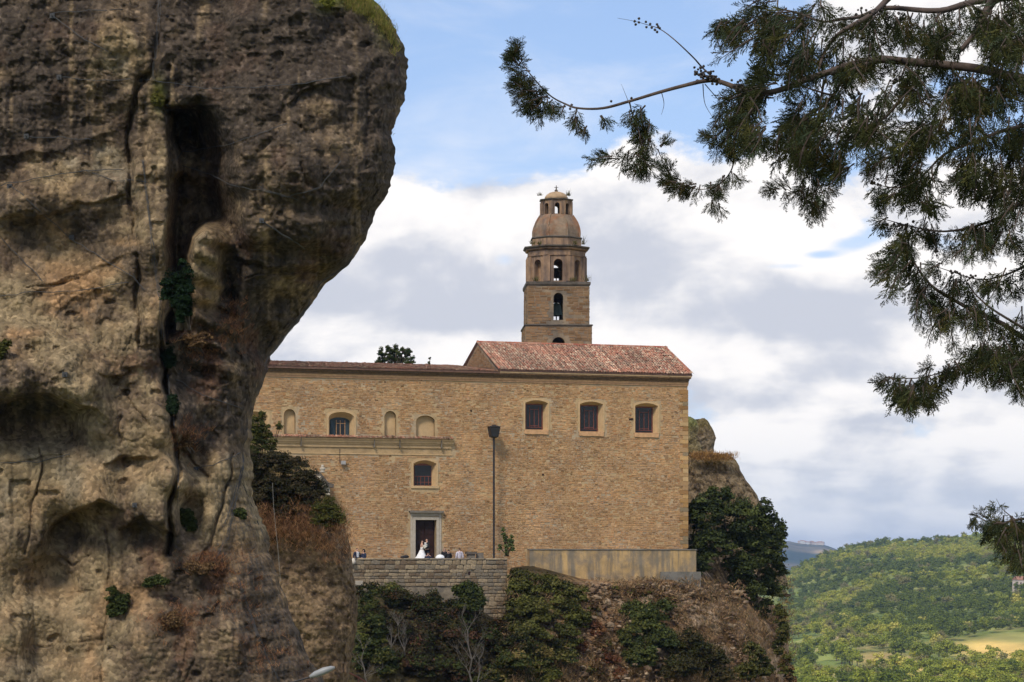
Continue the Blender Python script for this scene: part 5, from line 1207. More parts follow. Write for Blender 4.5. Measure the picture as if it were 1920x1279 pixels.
# bare trees in front of the slope
def bare_tree(label, base, top, Y, seed, n=9, r=.09, name='bare_tree', spreadk=.35, mat_=None):
    rg = random.Random(seed); b = P3(*base, Y); t_ = P3(*top, Y); r0 = empty(name, b); tag(r0, label, 'tree')
    H = (t_-b).length; k = [Vector((0, 0, 0))]
    for i in range(1, 7): k.append((t_-b)*(i/6)+Vector((rg.uniform(-.04, .04)*H, rg.uniform(-.03, .03)*H, 0)))
    MB().tube(k, [r*(1-i/7.5) for i in range(7)], 6).build('trunk', mat_ or M_twig, r0)
    for j in range(n):
        i = rg.randint(1, 5); s = k[i]; L = H*rg.uniform(.2, .45)*(1-i/9); a = rg.uniform(-1.3, 1.3)
        mb = MB(); pts_ = [s]; d = Vector((math.sin(a), rg.uniform(-.3, .3), abs(math.cos(a))*.9+.2)).normalized()
        for q in range(4): d = (d+Vector((rg.uniform(-.3, .3), rg.uniform(-.3, .3), rg.uniform(-.1, .3)))).normalized(); pts_.append(pts_[-1]+d*L/4)
        mb.tube(pts_, [r*.4, r*.3, r*.22, r*.15, r*.08], 5)
        for q in range(1, 5):
            for _ in range(3):
                dd = (d+Vector((rg.uniform(-1, 1), rg.uniform(-.6, .6), rg.uniform(-.4, .8)))).normalized(); mb.tube([pts_[q], pts_[q]+dd*L*.22, pts_[q]+dd*L*.36+Vector((rg.uniform(-.05, .05), 0, .05))*L], [r*.13, r*.10, r*.05], 4)
        mb.build('branch', mat_ or M_twig, r0)
    return r0
bare_tree('slender bare grey tree in front of the brambles below the terrace', (888, 1290), (868, 1130), 166.0, 1, 12, .07)
bare_tree('leaning bare sapling low at the left of the brambles', (725, 1290), (735, 1175), 165.0, 2, 9, .08)
bare_tree('forked pale dead tree left of the slender bare tree', (770, 1290), (745, 1150), 166.5, 3, 16, .06)
bare_tree('thin dead twiggy tree at the left end of the thicket', (690, 1285), (672, 1190), 160.0, 4, 8, .05)
bare_tree('short pale twig tree right of the slender bare tree', (893, 1290), (905, 1210), 165.0, 5, 7, .05)

# sapling by the terrace end
sapl = shrub('sapling', 'slim green sapling standing between lamp post and rendered base', [(944, 998, 3, 9), (947, 1008, 4, 9), (951, 1020, 6, 12), (959, 1012, 4, 10), (937, 1028, 4, 9), (960, 1028, 5, 8), (949, 1035, 3, 8)], lambda px, py: CY0+SU*wu(px, -3.0)-3.0*CU, 900, .13, [L_(92, 104, 60), L_(76, 92, 50), L_(110, 116, 70)], 'sapling', 21, sub=8, subr=.4)

# conifer showing above the left roof
tr = empty('conifer', P3(743, 700, 205.0)+Vector((0, 0, -6))); tag(tr, 'dark green conifer top with upswept branches showing above the low left roof', 'tree')
mb = MB(); V_ = []; base = P3(743, 700, 205.0)+Vector((0, 0, -6)); rg = random.Random(3)
clus = []
for (px, py, q) in [(715, 662, 1), (712, 676, 1), (727, 656, 1), (735, 660, 1), (742, 656, 1), (748, 664, 1), (756, 660, 1), (764, 668, 1), (766, 658, 1), (773, 676, 1), (740, 672, 1.3), (730, 674, 1.3), (752, 674, 1.3), (722, 670, 1), (745, 680, 1.4), (765, 680, 1), (720, 682, 1.2), (708, 684, 1)]:
    p = P3(px, py, 205.0+rg.uniform(-.8, .8))-base; clus.append((p.x, p.y, p.z, .2*q, .25*q, .42*q)); mb.tube([(0, 0, 5.2), (p.x*.6, p.y*.5, p.z-.5), tuple(p)], [.08, .05, .02], 5)
V, Fq, C = leaf_cloud(clus, 9000, .17, GRD+[L_(50, 70, 44)], 5, sub=8, subr=.6, asp=.45); mesh_np('foliage', V, Fq, M_leaf, tr, fcol=C)
mb.tube([(0, 0, 0), (0, 0, 5.5)], [.2, .12], 8); mb.build('trunk', M_bark, tr)
b_ = P3(805, 700, 205.0)+Vector((0, 0, -6)); t2 = empty('conifer', b_); tag(t2, 'tiny dark treetop poking over the roof right of the conifer', 'tree')
cl2 = [(P3(px, py, 205)-b_) for px, py in ((806, 674), (805, 680), (804, 685), (806, 690))]
V, Fq, C = leaf_cloud([(p.x, p.y, p.z, .13, .13, .25) for p in cl2], 500, .11, GRD, 6, sub=4); mesh_np('foliage', V, Fq, M_leaf, t2, fcol=C); MB().tube([(0, 0, 0), tuple(cl2[0])], [.1, .03], 6).build('trunk', M_bark, t2)

# tufts growing from the tower ledges
def tuft_plant(label, px, py, Y, h, n, cols, seed, spread=.09, lean=.45, w=.02):
    p = P3(px, py, Y); o = tufts('ledge_tuft', [(0, 0, 0)], n, h, cols, seed, spread=spread, lean=lean, w=w); o['kind'] = 'thing'; o.location = p; tag(o, label, 'plant'); return o
gg = [L_(104, 100, 60), L_(130, 112, 74), L_(86, 88, 50)]
for (px, py, h, n, lb) in [(1066, 367, .5, 40, 'pale grass tuft on the lantern cornice of the tower, right side'), (1013, 367, .3, 24, 'small grass tuft on the lantern cornice of the tower, left side'), (1078, 458, .35, 60, 'dark weed clump on the belfry cornice, right of the dome'),
                           (1012, 458, .3, 50, 'weed clump on the belfry cornice, left of the dome'), (999, 458, .35, 40, 'weed tuft at the left end of the belfry cornice'), (1094, 458, .7, 26, 'tall thin stalks at the right end of the belfry cornice'),
                           (1005, 527, .45, 60, 'yellow green tuft at the foot of the left blind niche'), (1075, 527, .4, 60, 'yellow green tuft at the foot of the right blind niche'), (1101, 527, .5, 30, 'wispy stalks at the right end of the ledge below the octagon'),
                           (993, 608, .5, 60, 'green weed clump on the left of the lowest tower ledge'), (1052, 608, .25, 50, 'low weeds on the lowest tower ledge under the bell opening')]:
    tuft_plant(lb, px, py, YT-(1.1 if py < 400 else 2.3), h, n, gg, int(px))
# cliff vegetation
def cl_shrub(name, label, px, py, rx, ry, n, cols, seed, size=.06, off=.35, **kw):
    p = cliff_at(px, py, off)
    blobs = []; rg = random.Random(seed)
    for i in range(6): blobs.append((px+rg.uniform(-.5, .5)*rx, py+rg.uniform(-.5, .5)*ry, rx*.55, ry*.5))
    return shrub(name, label, blobs, lambda a, b: p.y, n, size, cols, 'shrub', seed, sub=14, subr=.32, **kw)
cl_shrub('cliff_shrub', 'round dark shrub at the left edge of the lower cliff below the arch', 221, 1133, 26, 36, 5000, GRD, 1)
cl_shrub('cliff_shrub', 'dark green shrub in the cleft beside the bulging rock', 348, 975, 26, 28, 5000, GRD, 2)
cl_shrub('cliff_shrub', 'flat dark shrub on the ledge at the foot of the cleft', 292, 1092, 28, 14, 2600, GRD, 3)
cl_shrub('cliff_shrub', 'small dark shrub on the pale rock near the netting folds', 450, 965, 16, 14, 1800, GRD, 4)
cl_shrub('cliff_shrub', 'tall dark evergreen bush filling the bottom of the cave cleft', 334, 545, 30, 74, 11000, [L_(30, 46, 26), L_(38, 56, 32), L_(24, 36, 22)], 5, off=3.0)
cl_shrub('cliff_shrub', 'slim dark bush in the cleft under the cave', 318, 665, 14, 40, 3000, [L_(26, 38, 24), L_(34, 48, 30)], 6)
cl_shrub('cliff_shrub', 'dark bush low in the cleft beside the brown soil', 326, 770, 14, 38, 3000, [L_(30, 42, 28), L_(38, 52, 32)], 7)
cl_shrub('cliff_shrub', 'bright green bush at the left edge of the picture on the ledge', 2, 655, 18, 26, 2600, GR1, 8)
cl_shrub('cliff_shrub', 'dry brown bush under the cave beside the tan boulder', 372, 640, 34, 22, 3000, BRN, 9, size=.05)
cl_shrub('cliff_shrub', 'rusty dry bush in the cleft halfway down the cliff', 345, 825, 22, 22, 1800, BRN, 10, size=.05)
cl_shrub('cliff_shrub', 'rust coloured dry bush on the lower cliff ledge', 375, 1065, 36, 18, 2600, BRN, 11, size=.05)
cl_shrub('cliff_shrub', 'dry brown bush on the lower cliff right of the round shrub', 325, 1165, 30, 24, 2200, BRN, 12, size=.05)
cl_shrub('cliff_shrub', 'mossy green clump at the summit of the overhang', 612, 6, 24, 10, 2200, [L_(116, 120, 50), L_(100, 104, 44), L_(134, 130, 62)], 13, size=.045, off=.1)
cl_shrub('cliff_shrub', 'yellow green clump at the top of the vertical crack', 297, 182, 15, 26, 1600, [L_(110, 104, 50), L_(92, 92, 44)], 14, size=.045, off=.05)
pts = []; rg = random.Random(8)
for _ in range(420):
    px = rg.uniform(655, 744); py = interp([(655, -10), (700, 10), (720, 30), (740, 60), (746, 110)], px)*1.0+rg.uniform(-6, 26)
    p = cliff_at(px-6, max(py, -40), .05); pts.append(tuple(p))
tufts('grass', pts, 9, .18, [L_(116, 122, 50), L_(140, 132, 64), L_(96, 100, 44), L_(150, 128, 76)], 94, spread=.10, w=.006)
pts = []
for _ in range(240):
    py = rg.uniform(40, 700); p = cliff_at(float(interp(cl_edge, py))-rg.uniform(1, 9), py, .0); pts.append(tuple(p))
tufts('dry_grass', pts, 5, .13, [L_(110, 92, 60), L_(90, 76, 52), L_(70, 62, 44)], 95, spread=.05, w=.004, lean=1.0)
pts = []
for (cx_, cy_, rx, ry, m_) in [(380, 650, 50, 30, 90), (350, 820, 30, 35, 80), (390, 1055, 60, 25, 110), (330, 1165, 50, 30, 80), (440, 600, 26, 60, 90), (430, 1130, 60, 60, 60), (500, 1230, 60, 40, 40)]:
    for _ in range(m_): pts.append(tuple(cliff_at(cx_+rg.gauss(0, .5)*rx, cy_+rg.gauss(0, .5)*ry, .03)))
tufts('dry_grass', pts, 14, .22, [L_(150, 100, 66), L_(120, 80, 54), L_(166, 122, 82), L_(96, 66, 48)], 96, spread=.09, w=.005, lean=.9)

# the mound's own cover (rock spur)
ms = lambda px, py: 111.4
shrub('mound_bush', 'big dark bush covering the mound between cliff and church', [(480, 880, 28, 40), (520, 870, 34, 26), (555, 885, 34, 30), (585, 905, 26, 30), (500, 920, 44, 36), (560, 930, 44, 34), (600, 940, 20, 30), (530, 958, 40, 22), (480, 950, 22, 34)], ms, 24000, .09, [L_(56, 54, 36), L_(66, 60, 42), L_(48, 48, 32), L_(76, 66, 48)], 'bush', 30, sub=18, subr=.3, colvar=.35)
shrub('broom_bush', 'loose green bush reaching up in front of the leftmost church window', [(480, 800, 18, 22), (500, 812, 16, 18), (478, 835, 22, 24), (505, 835, 18, 18), (470, 860, 16, 20), (490, 782, 10, 12), (524, 800, 8, 8)], lambda a, b: 112.5, 6000, .08, GR1+GRD[:2], 'bush', 31, sub=14, subr=.34)
shrub('broom_bush', 'green broom with thin stalks at the right shoulder of the mound', [(600, 960, 20, 20), (618, 950, 14, 22), (630, 965, 14, 16), (612, 980, 26, 16), (640, 975, 9, 10)], lambda a, b: 110.8, 4200, .08, GRO+GR1, 'bush', 32, sub=12, subr=.4)
pts = []
for _ in range(520):
    px = rg.uniform(470, 655); py = rg.gauss(990, 22)+max(0, px-600)*.3; pts.append(tuple(P3(px, py, 111.0+rg.uniform(-.3, .3))))
tufts('dry_grass', pts, 12, .33, [L_(150, 104, 70), L_(124, 86, 58), L_(170, 128, 88), L_(92, 68, 48)], 97, spread=.16, w=.007, lean=.7)
pts = []
for _ in range(26): px = rg.uniform(596, 650); pts.append(tuple(P3(px, 965+max(0, px-620)*.6, 110.9)))
tufts('broom_stalks', pts, 9, .75, [L_(92, 100, 52), L_(80, 88, 46)], 98, spread=.1, w=.008, lean=.35)

# ================================================================== safety cables, netting and fixings on the cliff
def surf_line(pts, step=14, off=.05, sag=0):
    out_ = []
    for (a, b) in zip(pts[:-1], pts[1:]):
        n_ = max(2, int(math.hypot(b[0]-a[0], b[1]-a[1])/step))
        for i in range(n_):
            t_ = i/n_; out_.append((a[0]+(b[0]-a[0])*t_, a[1]+(b[1]-a[1])*t_))
    out_.append(pts[-1]); P = [cliff_at(x_, y_, off) for x_, y_ in out_]
    for k_ in range(2):      # taut: never dips deep into hollows
        Q_ = P[:]
        for i in range(1, len(P)-1):
            m_ = (P[i-1].y+P[i+1].y)/2
            if P[i].y > m_: Q_[i] = Vector((P[i].x, m_, P[i].z))
        P = Q_
    return P
cab = [([(98, 25), (150, 22), (230, 18)], 'thin steel cable near the top left corner of the cliff'), ([(110, 145), (180, 152), (262, 148)], 'sagging steel cable below the pale patch on the upper left cliff'), ([(262, 148), (400, 168), (560, 158), (650, 142)], 'long thin steel cable crossing the upper overhang'),
       ([(98, 28), (160, 75), (210, 100)], 'steel cable slanting down over the pale patch'), ([(48, 256), (100, 258), (180, 262)], 'short level steel cable above the dark band'), ([(0, 348), (80, 332), (160, 320), (230, 318)], 'steel cable rising along the upper bedding crack'),
       ([(18, 345), (130, 445), (250, 520), (270, 545)], 'long steel cable slanting down across the banded rock'), ([(160, 320), (215, 340), (275, 342)], 'short steel cable left of the cave'), ([(0, 555), (60, 548), (160, 545), (240, 530)], 'steel cable under the second bedding crack'),
       ([(0, 445), (80, 525)], 'steel cable slanting down from the left edge'), ([(320, 300), (420, 275), (540, 232)], 'steel cable crossing the top of the cave'), ([(320, 205), (340, 310), (430, 345), (560, 375)], 'steel cable slanting over the cave mouth'), ([(490, 415), (530, 440), (572, 465)], 'thick dark steel cable on the lower overhang'),
       ([(485, 350), (540, 370), (600, 352), (640, 300)], 'thin steel cable on the middle of the overhang'), ([(0, 868), (70, 866), (130, 853)], 'steel cable along the crack in the lower left wall'), ([(366, 880), (400, 872), (440, 855), (452, 850)], 'steel cable rising to the netting edge'), ([(330, 710), (380, 740), (450, 765), (470, 780)], 'steel cable across the grey column below the overhang')]
for i, (pt, lb) in enumerate(cab):
    o = MB().tube(surf_line(pt), .012 if i != 12 else .022, 5).build('steel_cable', M_wire, None); tag(o, lb, 'cable', 'safety cables pinned across the cliff')
# bundled net edge running down the cleft and over the lower slope
for pt, lb in (([(298, -5), (296, 60), (290, 120), (286, 150)], 'dark bundled net seam at the top of the vertical crack'), ([(268, 300), (275, 380), (288, 470), (300, 560), (306, 640)], 'net seam running down the ribbed column left of the cave'), ([(308, 660), (322, 760), (334, 860), (336, 940)], 'net seam in the cleft below the cave'),
               ([(466, 780), (462, 850), (450, 905), (438, 960), (425, 1010), (400, 1060)], 'gathered net fold at the narrow waist of the cliff'), ([(462, 850), (440, 930), (420, 985)], 'second gathered net fold beside the waist of the cliff'), ([(455, 905), (500, 1000), (560, 1130), (590, 1250)], 'net seam running down the lower right slope'), ([(445, 1080), (480, 1180), (520, 1275)], 'net seam on the lowest slope of the cliff')):
    rg = random.Random(len(pt)); mb = MB()
    for k in range(4):
        q = surf_line([(x_+rg.uniform(-3, 3), y_) for x_, y_ in pt], 12, .06+.01*k); mb.tube([p+Vector((rg.uniform(-.02, .02), 0, 0)) for p in q], .006, 4)
    o = mb.build('net_seam', M_wire, None); tag(o, lb, 'net seam')
# rockfall netting over the lower slope: a lattice of fine wire
mb = MB()
for x_ in np.arange(405, 640, 9.0):
    ok = [(x_+(y_-900)*.28-40, y_) for y_ in np.arange(900, 1300, 16.0)]; ok = [(a, b) for a, b in ok if a < float(interp(cl_edge, b))-4 and a > 395+(b-900)*.08]
    if len(ok) > 3: mb.tube([cliff_at(a, b, .07) for a, b in ok], .0042, 3, caps=False)
for y_ in np.arange(905, 1290, 11.0):
    ok = [(a, y_-.25*(a-400)+20) for a in np.arange(400, 620, 16.0)]; ok = [(a, b) for a, b in ok if 880 < b < 1290 and a < float(interp(cl_edge, b))-4 and a > 395+(b-900)*.08]
    if len(ok) > 3: mb.tube([cliff_at(a, b, .07) for a, b in ok], .0042, 3, caps=False)
nt = mb.build('rockfall_netting', M_wire, None); tag(nt, 'fine wire rockfall netting draped over the lower slope of the cliff', kind='stuff')
# loose net standing off the silhouette
for (ya_, yb_, k_off, lb) in ((455, 540, 5, 'loose net edge hanging off the underside of the overhang'), (560, 690, 6, 'loose net edge below the overhang tip')):
    mb = MB(); rg = random.Random(ya_)
    for k in range(4):
        q = []
        for y_ in np.arange(ya_, yb_, 7.0):
            t_ = (y_-ya_)/(yb_-ya_); e_ = float(interp(cl_edge, y_)); o_ = k_off*math.sin(math.pi*t_)*(1-.22*k)+rg.uniform(-1.2, 1.2)
            p = P3(e_+o_, y_+o_*.3, YC+2.2); q.append(p)
        mb.tube(q, .006, 4, caps=False)
    o = mb.build('net_edge', M_wire, None); tag(o, lb, 'net')
# anchor plates
AL = ['at the top left', 'left of the sagging cable', 'above the dark band', 'at the upper bedding crack', 'on the tan banded rock', 'beside the vertical crack', 'at the grey column', 'in the hollow of the lower bulge', 'under the left bulge', 'on the overhang']
for i, (px, py) in enumerate([(98, 28), (110, 145), (48, 256), (18, 348), (133, 444), (262, 148), (366, 880), (253, 949), (122, 702), (490, 415)]):
    p = cliff_at(px, py, .05); r_ = empty('rock_anchor', p); tag(r_, 'small steel anchor plate bolted to the cliff '+AL[i], 'anchor', 'anchor plates bolted to the cliff')
    MB().box(-.07, .07, -.03, .08, -.07, .07).build('plate', M_wire, r_); MB().tube([(0, -.03, 0), (0, -.10, 0)], .025, 6).build('bolt', M_metal, r_)
# hanging rope over the mound
o = MB().tube([P3(x_, y_, 110.2) for x_, y_ in ((511, 905), (513, 950), (518, 1000), (522, 1040), (526, 1090))], .008, 5).build('rope', mat('pale_rope', (0.24, .22, .19)), None); tag(o, 'pale rope hanging down in front of the mound', 'rope')
# street light at the bottom left
lp = P3(628, 1258, 58.0); r_ = empty('street_light', lp+Vector((-2.2, 0, -4.5))); tag(r_, 'pale street light head on a thin arm at the bottom of the cliff', 'street light')
hd = MB(); hd.tube([(1.62, 0, 4.36), (1.75, 0, 4.42), (1.95, 0, 4.50), (2.12, 0, 4.56), (2.2, 0, 4.58)], [.035, .075, .085, .06, .02], 8); hd.build('lamp_head', mat('pale_grey_paint', (0.27, 0.27, 0.26), rough=.4), r_, smooth=True)
MB().tube([(0, 0, 0), (0, 0, 3.2), (.2, 0, 3.75), (.7, 0, 4.08), (1.64, 0, 4.36)], [.06, .045, .035, .025, .02], 7).build('pole', M_metal, r_)
# handrail in the bottom gap
hr = empty('handrail', P3(640, 1330, 100.0)); tag(hr, 'dark sloping handrail at the bottom edge right of the cliff', 'handrail')
b_ = P3(640, 1330, 100.0); MB().tube([P3(655, 1262, 100)-b_, P3(672, 1270, 100)-b_, P3(720, 1300, 100)-b_], .03, 6).build('rail', M_frame, hr)
for px, py in ((672, 1270), (700, 1287)): p = P3(px, py, 100)-b_; MB().tube([p, p+Vector((0, 0, -1.1))], .025, 6).build('post', M_frame, hr)

# ================================================================== trees of the far hillside
rng = np.random.RandomState(77)
kinds = [('broadleaf', [L_(140, 146, 58), L_(154, 158, 66), L_(126, 134, 52)]), ('dark', [L_(104, 114, 48), L_(90, 102, 42), L_(114, 124, 52)]), ('light', [L_(166, 164, 68), L_(154, 158, 62), L_(180, 174, 80)]), ('yellow', [L_(200, 188, 96), L_(184, 176, 90)]), ('brownish', [L_(148, 138, 88), L_(134, 130, 80)])]
tmesh = []
for k, (nm, cols) in enumerate(kinds):
    for v in range(2):
        rg = random.Random(k*10+v); cl = [(rg.uniform(-1.5, 1.5), rg.uniform(-1.5, 1.5), 3.6+rg.uniform(-1.1, 1.5), rg.uniform(1.3, 2.2), rg.uniform(1.3, 2.2), rg.uniform(1.2, 1.9)) for _ in range(9)]
        V, Fq, C = leaf_cloud(cl, 900, .62, cols, k*7+v, sub=6, subr=.5, asp=.75, colvar=.12)
        o = mesh_np('crown', V, Fq, M_leaf, None, fcol=C); me = o.data; bpy.data.objects.remove(o)
        t_ = MB().tube([(0, 0, -.6), (0.1, 0, 1.6), (0, .1, 3.4)], [.32, .22, .12], 6).build('trunk', M_bark, None); tme = t_.data; bpy.data.objects.remove(t_); tmesh.append((me, tme, nm))
LB = {'broadleaf': 'mid green broadleaf tree on the far hillside', 'dark': 'dark green oak on the far hillside', 'light': 'light green rounded tree on the far hillside', 'yellow': 'yellow turning tree standing out on the far hillside', 'brownish': 'brownish green tree on the far hillside'}
def place_tree(px, Y, s, ki, label=None, group=True):
    z = ground_z(px, Y); a = (px-960)/F*Y; me, tme, nm = tmesh[ki]
    r = bpy.data.objects.new('hillside_tree', None); COL.objects.link(r); r.location = (a, Y, z); r.scale = (s, s, s*rng.uniform(.85, 1.15)); r.rotation_euler = (0, 0, rng.uniform(0, 6.28))
    row_ = HZ-z/Y*F; ph = ('beside the cliff edge' if px < 1560 else 'left of the middle' if px < 1680 else 'right of the middle' if px < 1800 else 'under the cypress' if px < 1900 else 'at the right edge')+(', lowest row' if row_ > 1245 else ', low slope' if row_ > 1200 else ', upper slope')
    tag(r, label or LB[nm]+' '+ph, 'tree', None if label else {'broadleaf': 'mid green trees on the far hillside', 'dark': 'dark oaks on the far hillside', 'light': 'light green trees on the far hillside', 'yellow': 'yellow trees on the far hillside', 'brownish': 'brownish trees on the far hillside'}[nm])
    c_ = bpy.data.objects.new('crown', me); COL.objects.link(c_); c_.parent = r; t_ = bpy.data.objects.new('trunk', tme); COL.objects.link(t_); t_.parent = r; return r
cand = []
for _ in range(60000):
    px = rng.uniform(1465, 1990); Y = 800*math.exp(rng.rand()*math.log(2950/800)); cand.append((px, Y))
cand = np.array(cand); Gc = np.stack([(cand[:, 0]-960)/F*cand[:, 1], cand[:, 1], cand[:, 1]*0], 1)
dn = fbm(Gc/90.0, 3, .5, 501); g1c = fbm(Gc/90.0, 4, .6, 430)
rowc = np.array([HZ-ground_z(p_[0], p_[1])/p_[1]*F for p_ in cand])
def clear(px, row, cx_, cy_, rx, ry): return ((px-cx_)/rx)**2+((row-cy_)/ry)**2 < 1
ok = rng.rand(len(cand)) < np.clip(.02+1.5*dn+.95*sstep(-rowc, -1215, -1150), .01, 1)
for q in ((1870, 1218, 95, 24), (1750, 1250, 65, 13), (1650, 1240, 60, 18), (1900, 1195, 40, 10), (1560, 1262, 50, 12), (1800, 1160, 40, 8), (1640, 1165, 30, 7)): ok &= ~clear(cand[:, 0], rowc, *q)
cand = cand[ok]; Gc = Gc[ok]
cell = {}; keep = []
for i, (g, p_) in enumerate(zip(Gc, cand)):
    dmin = 8.2 if p_[1] > 1400 else 10; kx, ky = int(g[0]//dmin), int(g[1]//dmin)
    if any(((g[0]-h[0])**2+(g[1]-h[1])**2) < dmin*dmin for a_ in (-1, 0, 1) for b_ in (-1, 0, 1) for h in cell.get((kx+a_, ky+b_), ())): continue
    cell.setdefault((kx, ky), []).append(g); keep.append(i)
cand = cand[keep]; order = np.argsort(cand[:, 1]); cand = cand[order]
def pick(px, Y):
    g = np.array([[(px-960)/F*Y/150.0, Y/150.0, 0.]]); q = float(fbm(g, 3, .6, 611)[0]); r_ = rng.rand()
    if r_ < .012: return 6+rng.randint(2)
    if r_ < .08: return 8+rng.randint(2)
    q += rng.normal(0, .16)
    return (2 if q < -.12 else (4 if q > .20 else 0))+rng.randint(2)
for i, (px, Y) in enumerate(cand[:285]): place_tree(px, Y, rng.uniform(.7, 1.55), pick(px, Y))
place_tree(1652, 1480, 1.25, 6, 'single bright yellow tree in the middle of the far hillside')
place_tree(1690, 1250, 1.9, 2, 'biggest dark oak on the lower part of the far hillside')
place_tree(1735, 1240, 1.7, 3, 'dark oak just right of the biggest oak on the lower hillside')
for px_, Y_, s_, lb_ in ((1720, 770, 1.0, 'dark olive tree at the bottom edge left of the dry field'), (1765, 765, 1.3, 'second dark olive tree along the bottom edge'), (1835, 760, 1.2, 'dark olive tree at the bottom edge right of the dry field'), (1885, 765, 1.4, 'large dark olive tree near the bottom right corner'), (1925, 770, 1.2, 'dark tree cut by the bottom right corner'), (1600, 770, 1.0, 'small olive tree at the bottom of the hillside near the cliff')): place_tree(px_, Y_, s_, 2 if s_ > 1.1 else 8, lb_)
rest = cand[285:]
# everything farther: one wood of instanced trees
wv = np.array([[(px-960)/F*Y, Y, ground_z(px, Y)-(.3 if Y < 2500 else 2.4)] for px, Y in rest if Y < 2860]); wm = bpy.data.meshes.new('wood'); wm.vertices.add(len(wv)); wm.vertices.foreach_set('co', wv.astype(np.float32).ravel())
a_ = wm.attributes.new('sc', 'FLOAT', 'POINT'); a_.data.foreach_set('value', (rng.uniform(.95, 1.6, len(wv))).astype(np.float32))
kid = np.array([pick(p_[0], p_[1]) for p_ in rest if p_[1] < 2860]); a_ = wm.attributes.new('kid', 'INT', 'POINT'); a_.data.foreach_set('value', kid.astype(np.int32))
a_ = wm.attributes.new('rz', 'FLOAT', 'POINT'); a_.data.foreach_set('value', rng.uniform(0, 6.28, len(wv)).astype(np.float32))
wood = link(bpy.data.objects.new('wood', wm)); tag(wood, 'green wood covering the far hillside up to its crest', kind='stuff')
ng = bpy.data.node_groups.new('wood', 'GeometryNodeTree'); ng.interface.new_socket('Geometry', in_out='INPUT', socket_type='NodeSocketGeometry'); ng.interface.new_socket('Geometry', in_out='OUTPUT', socket_type='NodeSocketGeometry')
gi = ng.nodes.new('NodeGroupInput'); go = ng.nodes.new('NodeGroupOutput'); jn = ng.nodes.new('GeometryNodeJoinGeometry')
crown_objs = {}
for ob in list(COL.objects):
    if ob.name.startswith('crown') and ob.data is not None and ob.data not in crown_objs: crown_objs[ob.data] = ob
def named(n_, t_): q = ng.nodes.new('GeometryNodeInputNamedAttribute'); q.data_type = t_; q.inputs[0].default_value = n_; return q.outputs[0]
for k in range(10):
    ob = crown_objs.get(tmesh[k][0])
    if ob is None: continue
    oi = ng.nodes.new('GeometryNodeObjectInfo'); oi.transform_space = 'ORIGINAL'; oi.inputs[0].default_value = ob; oi.inputs['As Instance'].default_value = True
    ip = ng.nodes.new('GeometryNodeInstanceOnPoints'); cmpn = ng.nodes.new('FunctionNodeCompare'); cmpn.data_type = 'INT'; cmpn.operation = 'EQUAL'
    ng.links.new(named('kid', 'INT'), cmpn.inputs[2]); cmpn.inputs[3].default_value = k
    ng.links.new(gi.outputs[0], ip.inputs['Points']); ng.links.new(cmpn.outputs[0], ip.inputs['Selection']); ng.links.new(oi.outputs['Geometry'], ip.inputs['Instance'])
    cx_ = ng.nodes.new('ShaderNodeCombineXYZ'); ng.links.new(named('rz', 'FLOAT'), cx_.inputs[2]); ng.links.new(cx_.outputs[0], ip.inputs['Rotation'])
    ng.links.new(named('sc', 'FLOAT'), ip.inputs['Scale']); ng.links.new(ip.outputs[0], jn.inputs[0])
ng.links.new(jn.outputs[0], go.inputs[0]); md = wood.modifiers.new('wood', 'NODES'); md.node_group = ng

# houses: one at the right edge of the hill, a village on the far ridge
def house(label, px, Y, w, d, h, wall_m, seed, group=None, dz=0, rz=.3):
    z = ground_z(px, Y)+dz; r = empty('house', ((px-960)/F*Y, Y, z), rz); tag(r, label, 'house', group)
    MB().box(-w/2, w/2, -d/2, d/2, -3, h).build('wall', wall_m, r)
    rf = MB().add([(-w/2-.4, -d/2-.4, h), (w/2+.4, -d/2-.4, h), (w/2+.4, d/2+.4, h), (-w/2-.4, d/2+.4, h), (-w/2-.4, 0, h+d*.28), (w/2+.4, 0, h+d*.28)], [(0, 1, 5, 4), (2, 3, 4, 5), (1, 2, 5), (3, 0, 4), (0, 3, 2, 1)]).build('roof', mat('far_roof', (0.34, .17, .11)), r)
    for k in range(max(2, int(w/3))):
        x = -w/2+w*(k+.5)/max(2, int(w/3))
        for zz_ in ([h*.25, h*.65] if h > 5 else [h*.4]): MB().box(x-.45, x+.45, -d/2-.02, -d/2+.1, zz_, zz_+1.2).build('window', M_glass, r)
    return r
mw = mat('pale_house_paint', (0.62, .50, .42)); mw2 = mat('white_house_paint', (0.70, .66, .60))
def ground_Y(px, row):
    return min(np.linspace(850, 2900, 400), key=lambda y_: abs(HZ-ground_z(px, y_)/y_*F-row))
house('pale pink house among trees at the right edge of the far hillside', 1917, float(ground_Y(1917, 1112)), 11, 9, 8.5, mw, 1, dz=1)
house('pale house near the hill crest behind the lowest cypress sprig', 1868, 2800, 12, 10, 7, mw2, 2, dz=5)
rg = random.Random(12)
for i in range(11):
    px = 1500+i*4.2+rg.uniform(-1, 1); house('pale house of the small village on the far blue ridge', px, 8960+rg.uniform(-60, 60), rg.uniform(9, 16), 9, rg.uniform(6, 10), [mw, mw2][i % 2], i, 'village houses on the far blue ridge', dz=1, rz=rg.uniform(-.6, .6))

